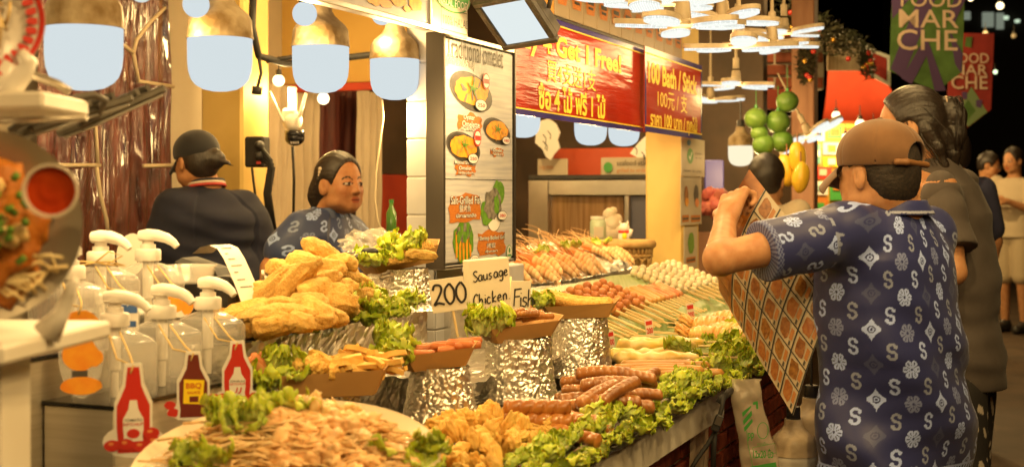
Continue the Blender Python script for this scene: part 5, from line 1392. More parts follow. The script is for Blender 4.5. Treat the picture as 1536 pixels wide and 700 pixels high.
def basis(f,tilt=0,roll=0):
    f=Vector((f[0],f[1],0)).normalized(); r=Vector((f.y,-f.x,0)); u=Vector((0,0,1))
    m=Matrix((r,f,u)).transposed(); m=Matrix.Rotation(roll,3,f)@Matrix.Rotation(tilt,3,r)@m
    return np.array(m)
SKIN=(.52,.27,.13)
m_skin=painted('skin',rough=.50,col2=(.84,.74,.68),nscale=38,ncon=.5,bump=.25,bscale=260,bdist=.0012,sss=.12,sssr=(.012,),spec=.4)
def cloth(name,col,**k): return M(name,col,.85,bump=.25,bscale=420,bdist=.001,sheen=.05,**k)
m_hair=M('black_hair',(.014,.010,.008),.36,col2=(.03,.02,.014),nscale=50,stretch=(6,6,.4),bump=.5,bscale=90,bdist=.003,spec=.6)
def v3(x): return np.array([x[0],x[1],x[2]],dtype=np.float64)
def head_prims(S,c,R,sc=1.0,neck=None,nr=.052):
    T=lambda x,y,z: v3(c)+R@(np.array([x,y,z])*sc)
    S.ell(T(0,-.012,.020),np.array([.076,.094,.092])*sc,R,.02); S.ell(T(0,.030,-.036),np.array([.061,.066,.082])*sc,R,.03)
    S.ell(T(0,.066,-.093),np.array([.026,.022,.021])*sc,R,.025)
    for x in(-1,1):
        S.ell(T(x*.034,.052,-.035),np.array([.026,.026,.022])*sc,R,.02)                # cheek
        S.ell(T(x*.045,.020,-.075),np.array([.022,.040,.020])*sc,R,.03)                # jaw
        S.ell(T(x*.030,.101,-.006),np.array([.015,.012,.010])*sc,R,.012,'s')           # eye socket
        S.ell(T(x*.030,.080,-.007),np.array([.014,.0125,.0105])*sc,R,.004)             # eye
        S.ell(T(x*.077,-.006,-.018),np.array([.009,.021,.032])*sc,R@np.array(Matrix.Rotation(x*.25,3,'Z')),.008)
        S.ell(T(x*.0875,.002,-.016),np.array([.007,.009,.015])*sc,R,.005,'s')
    S.cone(T(0,.090,-.004),T(0,.103,-.036),.0075*sc,.0105*sc,.012)
    for x in(-1,1): S.ell(T(x*.011,.096,-.040),np.array([.008,.009,.007])*sc,R,.006)
    S.cone(T(-.013,.086,-.063),T(.013,.086,-.063),.0065*sc,.0065*sc,.007); S.cone(T(-.011,.084,-.073),T(.011,.084,-.073),.0075*sc,.0075*sc,.007)
    S.cone(T(-.014,.094,-.0685),T(.014,.094,-.0685),.0016,.0016,.003,'s')
    if neck is not None: S.cone(T(0,-.030,-.055),neck,nr*sc,nr*1.12*sc,.03)
def face_paint(V,c,R,sc,col,skin):
    q=(V-v3(c))@R/sc; x,y,z=np.abs(q[:,0]),q[:,1],q[:,2]; fr=(y>.055)
    def mix(m,cc): col[m]=cc
    e=((x-.030)/.0145)**2+((z+.007)/.0062)**2
    mix(fr&(e<1.35),(.05,.025,.018)); mix(fr&(e<.9)&(z<-.003),(.55,.48,.42)); mix(fr&(((x-.030)/.0065)**2+((z+.006)/.0065)**2<1)&(e<1.1),(.012,.008,.006))
    b=fr&(np.abs(z-.017+.012*((x-.030)/.02)**2-.002)<.0032)&(x>.012)&(x<.048); mix(b,(.035,.02,.015))
    l=fr&(y>.07)&((q[:,0]/.021)**2+((z+.068)/.0115)**2<1); col[l]=np.array(skin)*np.array((.95,.52,.52))
    l=fr&(y>.07)&(x<.018)&(np.abs(z+.0685)<.0018); mix(l,(.12,.03,.025))
    ch=np.exp(-(((x-.04)/.022)**2+((z+.04)/.02)**2))*fr; col[:]=col*(1-ch[:,None]*np.array([.0,.10,.12]))
def hand_prims(S,wr,d,n,side,sc=1.0,curl=.5):
    """palm + four unequal fingers + thumb; d = wrist to knuckles, n = back of the hand, side = +1 thumb along d x n"""
    d=np.array(d)/np.linalg.norm(d); n=np.array(n)-d*np.dot(n,d); n/=np.linalg.norm(n); w_=np.cross(d,n)*side; wr=v3(wr)
    S.cone(wr,wr+d*.035*sc,.023*sc,.026*sc,.015)
    for i,(o,L,r) in enumerate(((.034,.072,.0082),(.0115,.080,.0086),(-.0115,.075,.0084),(-.033,.060,.0074))):
        k0=wr+d*.080*sc+w_*o*sc*.95; S.cone(wr+d*.02*sc+w_*o*.55*sc,k0,.0145*sc,.0115*sc,.012)
        p=k0; dd=d.copy()
        for j,f in enumerate((.46,.30,.24)):
            a=curl*(1.0,1.25,.8)[j]*(1+.12*i); dd=dd*math.cos(a)-n*math.sin(a) if j==0 else dd*math.cos(a)+np.cross(np.cross(dd,n),dd)*0+(-np.cross(w_*side,dd))*0+ (lambda t:t)(np.array(Matrix.Rotation(-a*side,3,Vector(w_))@Vector(dd))-dd*math.cos(a))
            q=p+dd*L*f*sc; S.cone(p,q,r*(1.08-.07*j)*sc,r*(1.0-.09*j)*sc,.0035); p=q
    t0=wr+d*.025*sc+w_*.022*sc; t1=t0+(d*.55+w_*.75-n*.25)*.042*sc; t2=t1+(d*.85+w_*.15-n*.5)*.032*sc; t3=t2+(d*.9-n*.45-w_*.05)*.024*sc
    S.chain([t0,t1,t2,t3],[.0155*sc,.0115*sc,.0105*sc,.0085*sc],.007)
def folds(seed,amp,dirs=((3,2,9),)):
    def f(X,Y,Z):
        o=0
        for i,(a,b,c) in enumerate(dirs):
            ph=a*X+b*Y+c*Z+seed+1.3*np.sin(3.1*X+2.3*Z+seed*2+i)+.9*np.sin(5.3*Z-4*Y+i)
            o=o+np.sin(ph*2.2)**3*amp*(.6+.4*np.sin(2.7*X-3.3*Z+seed+i))
        return o.astype(np.float32)
    return f
def person(name_label,cat,root,group=None):
    pass
def make_person(label,root,sp,h=.0055,group=None):
    """sp: joints in world coordinates; every mesh is built about the root point between the feet"""
    root=Vector(root); L_=lambda p: v3(p)-v3(root)
    J={k:L_(v) for k,v in sp['j'].items()}; R=basis(*sp['body']); RH=basis(*sp['head_dir']); sc=sp.get('hs',1.0); skin=sp.get('skin',SKIN)
    B=SDF(); head_prims(B,J['head'],RH,sc,J['neck'],sp.get('nr',.052))
    th=sp.get('girth',1.0)
    B.loft([(J['pelvis']+[0,0,-.06],.14*th,.095*th),(J['pelvis'],.155*th,.105*th),(J['chest']*.5+J['pelvis']*.5,.13*th,.09*th),(J['chest'],.155*th,.10*th),(J['neck']-[0,0,.07],.15*th,.075),(J['neck']-[0,0,.02],.07,.055)],R,.03)
    for s_ in 'LR':
        B.cone(J['sh'+s_],J['el'+s_],.048*th,.037*th,.03); B.cone(J['el'+s_],J['wr'+s_],.038*th,.026*th,.012)
        hd=sp['hand'+s_]; hand_prims(B,J['wr'+s_],hd[0],hd[1],hd[2],hd[3] if len(hd)>3 else 1.0,hd[4] if len(hd)>4 else .5)
        B.cone(J['hip'+s_],J['kn'+s_],.078*th,.052*th,.03); B.cone(J['kn'+s_],J['an'+s_],.052*th,.036,.02)
        B.cone(J['an'+s_]+[0,0,-.02],J['an'+s_]+R@np.array([0,.13,-.045]),.038,.028,.02)
    V,Q=B.build(h); me=np_mesh('person',V,Q,m_skin); col=np.tile(np.array(skin),(len(V),1)); face_paint(V,J['head'],RH,sc,col,skin); paint(me,col)
    o=ob('person',me,None,root); tag(o,label,'person',group)
    sp['J'],sp['R'],sp['RH']=J,R,RH
    return o
def standing(label,px,py_head,Y,f,H,shirt,pants,hairm,arms,girth=1.0,shoes=None,group=None,headf=None,h=.009,skin=SKIN,long=False,shorts=False,hairlong=False,tilt=0):
    """plain standing figure for the aisle behind: feet on the ground"""
    c=P(px,py_head,Y); s=c.z/(H-.12) if False else 1.0
    H=c.z+.125; k=H/1.7; x,y=c.x,c.y; R=basis(f); r=lambda a,b,z: v3((x,y,0))+R@np.array([a*k,b*k,0])+np.array([0,0,z*k])
    j=dict(head=v3(c)+R@np.array([0,.02,0]),neck=r(0,-.01,1.44),chest=r(0,0,1.22),pelvis=r(0,0,.93),shL=r(-.17,0,1.38),shR=r(.17,0,1.38),hipL=r(-.085,0,.88),hipR=r(.085,0,.88),knL=r(-.095,.03,.48),knR=r(.095,.0,.48),anL=r(-.10,0,.085),anR=r(.10,-.03,.085))
    for s_,sg in(('L',-1),('R',1)):
        if arms=='phone': j['el'+s_]=r(sg*.20,.06,1.12); j['wr'+s_]=r(sg*.07,.25,1.20)
        else: j['el'+s_]=r(sg*.22,-.03,1.10); j['wr'+s_]=r(sg*.22,.05,.86)
    fw=R@np.array([0,1.,0]); rt=R@np.array([1.,0,0])
    hd=lambda sg:(fw*.8-rt*sg*.4,rt*sg+np.array([0,0,.3]),-sg,.95,.5) if arms=='phone' else ((0,0,-1),rt*sg,sg,.95,.3)
    sp=dict(j=j,body=(f,),head_dir=((headf or f),tilt),handL=hd(-1),handR=hd(1),girth=girth,skin=skin)
    root=(x,y,0); o=make_person(label,root,sp,h,group); J=sp['J']; 
    S=SDF(); top=J['neck']-[0,0,.025*k]; hem=J['pelvis']-[0,0,.06]
    S.loft([(hem,.185*girth,.135*girth),(J['pelvis']+[0,0,.1],.18*girth,.13*girth),(J['chest'],.185*girth,.128*girth),(J['neck']-[0,0,.075],.165,.09),(top,.085,.07)],R,.02,extra=folds(px,.004))
    for s_ in 'LR': e=J['sh'+s_]*.25+J['el'+s_]*.75; S.cone(J['sh'+s_]-[0,0,.005],e,.064*girth,.062*girth,.03); S.plane(e,J['el'+s_]-J['sh'+s_]) if False else None
    V,Q=S.build(h); ob('shirt',np_mesh('shirt',V,Q,shirt),o)
    S=SDF(); 
    for s_ in 'LR':
        if shorts: S.cone(J['hip'+s_],J['kn'+s_]*.9+J['hip'+s_]*.1,.10*girth,.088*girth,.03)
        else: S.cone(J['hip'+s_],J['kn'+s_],.098*girth,.075*girth,.03); S.cone(J['kn'+s_],J['an'+s_]+[0,0,.01],.075*girth,.06*girth,.02)
    S.ell(J['pelvis']-[0,0,.02],(.165*girth,.12*girth,.12),R,.03); V,Q=S.build(h); ob('trousers',np_mesh('trousers',V,Q,pants),o)
    for s_ in 'LR':
        S=SDF(); a=J['an'+s_]; S.cone(a+[0,0,-.035],a+R@np.array([0,.15,-.05]),.05,.042,.03); S.cone(a+R@np.array([0,-.03,-.045]),a,.042,.045,.03); S.plane((0,0,.004),(0,0,-1)); V,Q=S.build(.008); ob('shoe',np_mesh('shoe',V,Q,shoes),o)
    hair(o,sp,.009 if h>.008 else .006,hairlong)
    return o,sp
def hair(o,sp,h=.005,long=False,mat=None,cut=.035,back=-.075,extra=None,puff=.012,fx=.072):
    J,RH,sc=sp['J'],sp['RH'],sp.get('hs',1.0); c=J['head']; T=lambda x,y,z: c+RH@(np.array([x,y,z])*sc)
    S=SDF(); S.ell(T(0,-.014,.022),np.array([.076+puff,.094+puff,.092+puff*1.1])*sc,RH,.02); S.ell(T(0,-.055,-.03),np.array([.066,.045,.062])*sc,RH,.03)
    S.ell(T(0,.088,-.048),np.array([fx,.085,.128])*sc,RH,.02,'s'); 
    for x in(-1,1): S.ell(T(x*.090,.006,-.028),np.array([.028,.034,.046])*sc,RH,.010,'s')
    S.plane(T(0,-.05,back),-RH[:,2])
    if extra: extra(S,T)
    def nz(X,Y,Z):
        q=[(X-c[0])*RH[0,i]+(Y-c[1])*RH[1,i]+(Z-c[2])*RH[2,i] for i in range(3)]
        a=np.arctan2(q[0],q[2]+.02); return (.0006*np.sin(a*41+5*np.sin(q[1]*17))+.0006*np.sin(a*83+q[1]*30)).astype(np.float32)
    V,Q=S.build(h,nz); return ob('hair',np_mesh('hair',V,Q,mat or m_hair),o)
# ---- printed shirt pattern
def shirt_pattern(u,v,base,bright,dim,tan):
    col=np.tile(np.array(base),(len(u),1)).astype(np.float64); cw=.0435; ch=.088
    ci=np.floor(u/cw+.5).astype(int); lx=u-ci*cw; ty=ci%4; off=np.where(ty%2==0,.5,0.)+(ci//4%2)*.12; rv=v/ch+off; ri=np.floor(rv+.5).astype(int); ly=(rv-ri)*ch
    lx=lx/1.14; ly=ly/1.14; r=np.hypot(lx,ly); th=np.arctan2(ly,lx); alt=(ri+ci//2)%2
    fl=(r<.0205*(.70+.30*np.abs(np.cos(3*th))**.6))&(r>.003)&~((np.abs(np.sin(3*th))>.985)&(r>.005))&~((np.abs(np.cos(3*th))>.97)&(r>.009)&(r<.0165))
    di=((np.abs(lx)/.026)**.72+(np.abs(ly)/.026)**.72<1)|((r<.0175)&(np.abs(np.cos(2*th))>.80)); di&=~((r>.0055)&(r<.0082))&~(r<.0028)
    a=.0080
    def arc(cx,cy,lo,hi):
        dx,dy=lx-cx,ly-cy; t=np.degrees(np.arctan2(dy,dx))%360; lo%=360; d=(t-lo)%360; return (np.abs(np.hypot(dx,dy)-a)<.0029)&(d<hi)
    S_=arc(0,a,15,255)|arc(0,-a,195,255)|((np.hypot(lx-.0076,ly-.0105)<.0042))|((np.hypot(lx+.0076,ly+.0105)<.0042))
    m=(ty==1)&fl; col[m&(alt==0)]=bright; col[m&(alt==1)]=dim
    m=(ty==3)&di; col[m&(alt==0)]=bright; col[m&(alt==1)]=np.array(base)*.55+np.array(dim)*.25
    m=(ty%2==0)&S_; col[m&(alt==0)]=bright; col[m&(alt==1)]=tan
    return col
NAVY=(.022,.028,.125); PB=(.34,.45,.90); PD=(.16,.20,.42); PT_=(.22,.26,.42)
m_print_shirt=painted('printed_navy_jersey',rough=.5,bump=.15,bscale=400,bdist=.0008,sheen=.1)

# ------------------------------------------------------------------ customer in the cap holding the menu
def customer():
    Y=3.40; f=(-.62,.78)
    hold=P(1106,306,3.46)
    j=dict(head=P(1316,257,3.40),neck=P(1342,312,3.40),chest=P(1335,400,3.42),pelvis=P(1348,600,3.48),shL=P(1256,348,3.28),shR=P(1398,352,3.55),elL=P(1080,388,3.16),wrL=P(1088,332,3.36),elR=P(1330,470,3.86),wrR=P(1250,440,3.74),
        hipL=P(1300,650,3.42),hipR=P(1385,650,3.56))
    gx=j['pelvis'].x; gy=j['pelvis'].y; R=basis(f)
    for s_,sg in(('L',-1),('R',1)):
        b=R@np.array([sg*.10,0,0]); j['kn'+s_]=Vector((gx+b[0],gy+b[1],.40)); j['an'+s_]=Vector((gx+b[0]*1.1,gy+b[1]*1.1,.075))
    fw=R@np.array([0,1.,0]); rt=R@np.array([1.,0,0])
    sp=dict(j=j,body=(f,),head_dir=((-.60,.80),-.06,.05),handL=((.30,.45,.62),(-.75,-.45,.35),-1,1.12,.85),handR=((-.3,.6,.5),(.5,.7,0),1,1.0,.8),girth=1.05,hs=1.04,nr=.058)
    root=(gx,gy,0); o=make_person('man in brown cap and navy flower-print shirt holding up a menu',root,sp,.0045)
    J=sp['J']; R=sp['R']
    # shirt
    S=SDF(); q=lambda px,py,Y: v3(P(px,py,Y))-v3(root)
    # left sleeve runs out along the raised arm
    sl=J['elL']-J['shL']; cuff=J['shL']+sl*.66
    fo=folds(1.3,.007,((2.2,0,6),(-3,1,8)))
    def drag(X,Y,Z):                      # drag folds from the left armpit down to the right hip
        a=(X-J['chest'][0])*.80+(Z-J['chest'][2])*.95; w_=np.exp(-((X-J['pelvis'][0]+.02)/.20)**2)*np.clip((J['chest'][2]+.06-Z)/.15,0,1)
        return (fo(X,Y,Z)+w_*.018*np.sin(a*30+1.5*np.sin(a*9))*np.clip((J['chest'][2]-Z)*2.2,0,1)).astype(np.float32)
    S.loft([(q(1344,712,3.48),.232,.165),(q(1344,640,3.47),.225,.162),(q(1338,540,3.46),.212,.158),(q(1330,450,3.44),.205,.152),(q(1326,385,3.43),.198,.140),(q(1330,345,3.42),.160,.105),(q(1336,318,3.41),.085,.075)],R,.03,2.4,drag)
    S.cone(J['shL']+[.03,.03,-.004],J['shL']+sl*.25+[0,0,-.008],.070,.071,.04); S.cone(J['shL']+sl*.2+[0,0,-.006],cuff+[0,0,-.006],.071,.075,.02)
    S.cone(J['shR']+[-.02,-.02,-.002],J['shR']+(J['elR']-J['shR'])*.6,.070,.070,.05); S.cone(J['shL']+[.02,.02,.012],J['shR']+[-.01,-.01,.012],.052,.052,.05)
    S.plane(cuff,sl,.003); 
    V,Q=S.build(.005); V,Q=subdiv(V,Q)
    me=np_mesh('shirt',V,Q,m_print_shirt)
    # pattern: wrapped round the trunk, along the arm on the sleeve
    ax=np.array([np.interp(V[:,2],[J['pelvis'][2],J['chest'][2]],[J['pelvis'][i],J['chest'][i]]) for i in(0,1)]).T
    d=(V[:,:2]-ax)@R[:2,:2]; u=np.arctan2(d[:,0],-d[:,1])*.20; v=V[:,2].copy()
    tt=(V-J['shL'])@sl/(sl@sl); rad=V-J['shL']-tt[:,None]*sl; arm=(tt>.16)&(tt<.70)&(np.linalg.norm(rad,axis=1)<.105)
    e1=sl/np.linalg.norm(sl); e2=np.cross(e1,[0,0,1]); e2/=np.linalg.norm(e2); e3=np.cross(e1,e2)
    u=np.where(arm,np.arctan2(rad@e2,rad@e3)*.072+.03,u); v=np.where(arm,tt*np.linalg.norm(sl)+.02,v)
    c=shirt_pattern(u+.022,v,NAVY,PB,PD,PT_)
    hemz=q(1344,688,3.47)[2]; hb=(V[:,2]<hemz)&~arm; c[hb]=np.where(((np.abs(((u[hb]/.016)%1)-.5)<.28)&(np.abs(((V[hb,2]-hemz)/.018)%1-.5)<.34))[:,None],np.array(PB),np.array(NAVY)); c[(np.abs(V[:,2]-hemz)<.0035)&~arm]=PB
    cb=arm&(tt>.615); c[cb]=np.where((np.sin(u[cb]*500)*np.sin(v[cb]*700)>0)[:,None],np.array(PD)*.9,np.array(NAVY)*1.3)
    seam=(~arm)&(tt>.13)&(tt<.16)&(V[:,2]>J['chest'][2]); c[seam&(np.abs(((V[:,2]*28)%1)-.5)<.25)]=PT_
    paint(me,c); ob('shirt',me,o)
    # collar
    S=SDF(); S.loft([(q(1346,322,3.41),.098,.088),(q(1344,306,3.40),.080,.076),(q(1344,300,3.40),.076,.072)],R,.01); 
    S.ell(q(1342,296,3.40),(.066,.064,.06),R,.004,'s'); V,Q=S.build(.0035); me=np_mesh('collar',V,Q,m_print_shirt); 
    c=np.tile(np.array(NAVY)*1.15,(len(V),1)); zz=(V[:,2]-q(1344,319,3.41)[2]); c[(zz>0)&(zz<.0055)]=(.36,.40,.58); paint(me,c); ob('collar',me,o)
    m_shorts=cloth('dark_trousers',(.02,.02,.025)); S=SDF()
    for s_ in 'LR': S.cone(J['hip'+s_],J['kn'+s_],.105,.085,.03); S.cone(J['kn'+s_],J['an'+s_]+[0,0,.02],.085,.07,.02)
    V,Q=S.build(.008); ob('trousers',np_mesh('trousers',V,Q,m_shorts),o)
    for s_ in 'LR':
        S=SDF(); a=J['an'+s_]; S.cone(a+[0,0,-.03],a+R@np.array([0,.15,-.045]),.048,.040,.03); S.plane((0,0,.004),(0,0,-1)); V,Q=S.build(.008); ob('shoe',np_mesh('shoe',V,Q,m_black),o)
    hair(o,sp,.004,cut=.0,back=-.078,puff=.003,mat=M('cropped_hair',(.030,.019,.013),.75,col2=(.012,.009,.007),nscale=160,bump=.8,bscale=420,bdist=.002))
    # cap
    RH=sp['RH']; sc=1.04; c0=J['head']; T=lambda x,y,z: c0+RH@(np.array([x,y,z])*sc)
    m_capc=M('brown_cap_cotton',(.18,.09,.038),.9,col2=(.12,.058,.024),nscale=10,bump=.3,bscale=300,bdist=.001,sheen=.2)
    S=SDF(); S.ell(T(0,-.010,.040),np.array([.094,.111,.087])*sc,RH,.01); S.cone(T(0,-.0,.018),T(0,0,.03),.082*sc,.08*sc,.03)
    S.ell(T(0,-.010,.030),np.array([.087,.104,.083])*sc,RH,.003,'s'); S.plane(T(0,-.02,.008),-RH[:,2]+RH[:,1]*.06,.002)
    S.ell(T(.012,-.115,.030),np.array([.040,.05,.032])*sc,RH,.004,'s')
    def seam(X,Y,Z):
        q_=[(X-c0[0])*RH[0,i]+(Y-c0[1])*RH[1,i]+(Z-c0[2])*RH[2,i] for i in range(2)]; a=np.arctan2(q_[0],q_[1]+.01); return (.0016*np.exp(-((np.abs(((a/(PI/3))%1)-.5)*2-1)/.05)**2)).astype(np.float32)
    V,Q=S.build(.0032,seam); cap_o=ob('cap',np_mesh('cap',V,Q,m_capc),o)
    S=SDF(); S.cone(T(-.034,-.111,.012),T(.062,-.098,.012),.0085,.0085,.004); S.cone(T(-.034,-.112,.012),T(-.055,-.099,.012),.0085,.0085,.004); S.ell(T(0,-.115,.012),(.2,.2,.009),RH,.002) if False else None
    V,Q=S.build(.003); ob('strap',np_mesh('strap',V,Q,M('brown_strap',(.20,.09,.03),.6)),cap_o)
    b=MB()
    def br(u,v):
        a=(u-.5)*2; x=a*.083*(1-.10*v); y=.080*math.sqrt(max(0,1-(a*.83)**2))+.012+.072*v*(1-.30*a*a); z=.020-.034*a*a-.026*v-.02*v*v*(1-a*a*.3)
        return Vector(T(x,y,z))
    g1=[br(i/16,k/8) for k in range(9) for i in range(17)]; up=Vector(RH[:,2])
    vs=g1+[v+up*.0035 for v in g1]; n=len(g1); fs=[]
    for k in range(8):
        for i in range(16): a=k*17+i; fs.append((a,a+17,a+18,a+1)); fs.append((n+a,n+a+1,n+a+18,n+a+17))
    for i in range(16): a=8*17+i; fs.append((a,n+a,n+a+1,a+1))
    for k in range(8): a=k*17; fs.append((a,n+a,n+a+17,a+17)); a=k*17+16; fs.append((a,a+17,n+a+17,n+a))
    b.add(vs,fs); b.obj('brim',m_capc,cap_o,smooth=True)
    S=SDF(); S.ell(T(0,-.012,.128),(.008,.008,.004),RH,.003); V,Q=S.build(.002); ob('button',np_mesh('button',V,Q,m_capc),cap_o)
    return o
customer()
# ---- the menu sheet he holds up
def held_menu():
    A,Bc,Cc,Dc=P(1124,254,3.50),P(1079,438,3.60),P(1189,622,3.40),P(1262,430,3.42)
    r=thing('held_menu','large bent menu of grilled food pictures held by the man in brown cap','menu',Cc)
    def S(u,v):
        # u along the upper-left edge direction, v from the left corner to the bottom corner
        p=A.lerp(Bc,v) if False else (A*(1-u)*(1-v)+Bc*(1-u)*v+Dc*u*(1-v)+Cc*u*v)
        nrm=Vector((-.55,-.80,.15)); return p-Cc+nrm*(.050*math.sin(PI*v)*(1-u*.5)*.8)+Vector((-.018,0,0))*math.sin(PI*v)*(1-u)
    n1,n2=24,24
    b=MB(); g0=[S(i/n1,k/n2) for k in range(n2+1) for i in range(n1+1)]
    off=[ (S(min(1,i/n1+.01),k/n2)-S(i/n1-.01,k/n2)).cross(S(i/n1,k/n2+.01)-S(i/n1,k/n2-.01)).normalized()*.0035 for k in range(n2+1) for i in range(n1+1)]
    sg=1 if off[0].y>0 else -1
    vs=g0+[a+o_*sg for a,o_ in zip(g0,off)]; n=len(g0); fs=[]; W1=n1+1
    for k in range(n2):
        for i in range(n1): a=k*W1+i; fs+= [(a,a+1,a+1+W1,a+W1),(n+a,n+a+W1,n+a+1+W1,n+a+1)]
    for i in range(n1): fs+=[(i,n+i,n+i+1,i+1),(n2*W1+i,n2*W1+i+1,n+n2*W1+i+1,n+n2*W1+i)]
    for k in range(n2): a=k*W1; fs+=[(a,a+W1,n+a+W1,n+a),(a+n1,n+a+n1,n+a+W1+n1,a+W1+n1)]
    b.add(vs,fs); b.obj('sheet',M('laminated_print',(.52,.42,.29),.28,col2=(.45,.36,.24),nscale=12),r,smooth=False)
    def patch(u0,u1,v0,v1,lift,q,n=4,jag=0,seed=0):
        rg=random.Random(seed)
        g=[S(u0+(u1-u0)*i/n,v0+(v1-v0)*k/n)-off[0]*sg*(lift/.0035) for k in range(n+1) for i in range(n+1)]
        q.add(g,[(k*(n+1)+i,k*(n+1)+i+1,(k+1)*(n+1)+i+1,(k+1)*(n+1)+i) for k in range(n) for i in range(n)])
    def disc(u0,u1,v0,v1,lift,q,seed,n=14):
        rg=random.Random(seed); uc,vc=(u0+u1)/2,(v0+v1)/2; pts=[]
        for k in range(n):
            a=2*PI*k/n; m_=1+rg.uniform(-.16,.1); ca,sa=math.cos(a),math.sin(a); pw=.5
            pts.append(S(uc+(u1-u0)/2*m_*abs(ca)**pw*(1 if ca>0 else -1),vc+(v1-v0)/2*m_*abs(sa)**pw*(1 if sa>0 else -1))-off[0]*sg*(lift/.0035))
        q.add(pts,[tuple(range(n))])
    m_f=[M('grill_print_dark',(.16,.05,.014),.3,col2=(.36,.15,.04),nscale=90,ncon=.2),M('grill_print_gold',(.36,.17,.04),.3,col2=(.15,.05,.012),nscale=90,ncon=.2),M('grill_print_red',(.26,.07,.02),.3,col2=(.42,.19,.06),nscale=90,ncon=.2)]
    # dark picture header near the left edge
    q=MB(); patch(.0,.17,.0,.985,.0012,q,12); q.obj('header_picture',M('header_print',(.11,.03,.010),.22,col2=(.42,.15,.025),nscale=16,ncon=.3),r)
    q=MB(); 
    for v_ in [i/6 for i in range(1,6)]: patch(.03,.14,v_-.05,v_+.03,.002,q,4)
    q.obj('header_picture',m_f[0],r)
    nu,nv=5,6; m_tanlabel=M('tan_label_print',(.42,.17,.05),.4)
    for a in range(nu):
        for c in range(nv):
            u0=.18+.815*a/nu; u1=.18+.815*(a+1)/nu; v0=.01+.985*c/nv; v1=.01+.985*(c+1)/nv; du,dv=u1-u0,v1-v0
            m_of=m_f[1] if False else m_tanlabel; q=MB(); q.mi=0; disc(u0+du*.12,u0+du*.66,v0+dv*.12,v1-dv*.12,.0014,q,a*9+c); q.mi=1; patch(u0+du*.70,u0+du*.88,v0+dv*.18,v1-dv*.34,.0014,q,2); q.mi=2; patch(u0+du*.74,u0+du*.84,v0+dv*.72,v1-dv*.08,.0015,q,2)
            q.obj('food_picture',[m_f[(a*3+c)%3],m_of,m_softblack],r)
    q=MB()
    for a in range(nu+1): u=.18+.815*a/nu; patch(u-.006,u+.006,0,1,.0018,q,12)
    for c in range(1,nv): v=.01+.985*c/nv; patch(.18,1,v-.0045,v+.0045,.0022,q,12)
    q.obj('grid_lines',m_black,r)
held_menu()

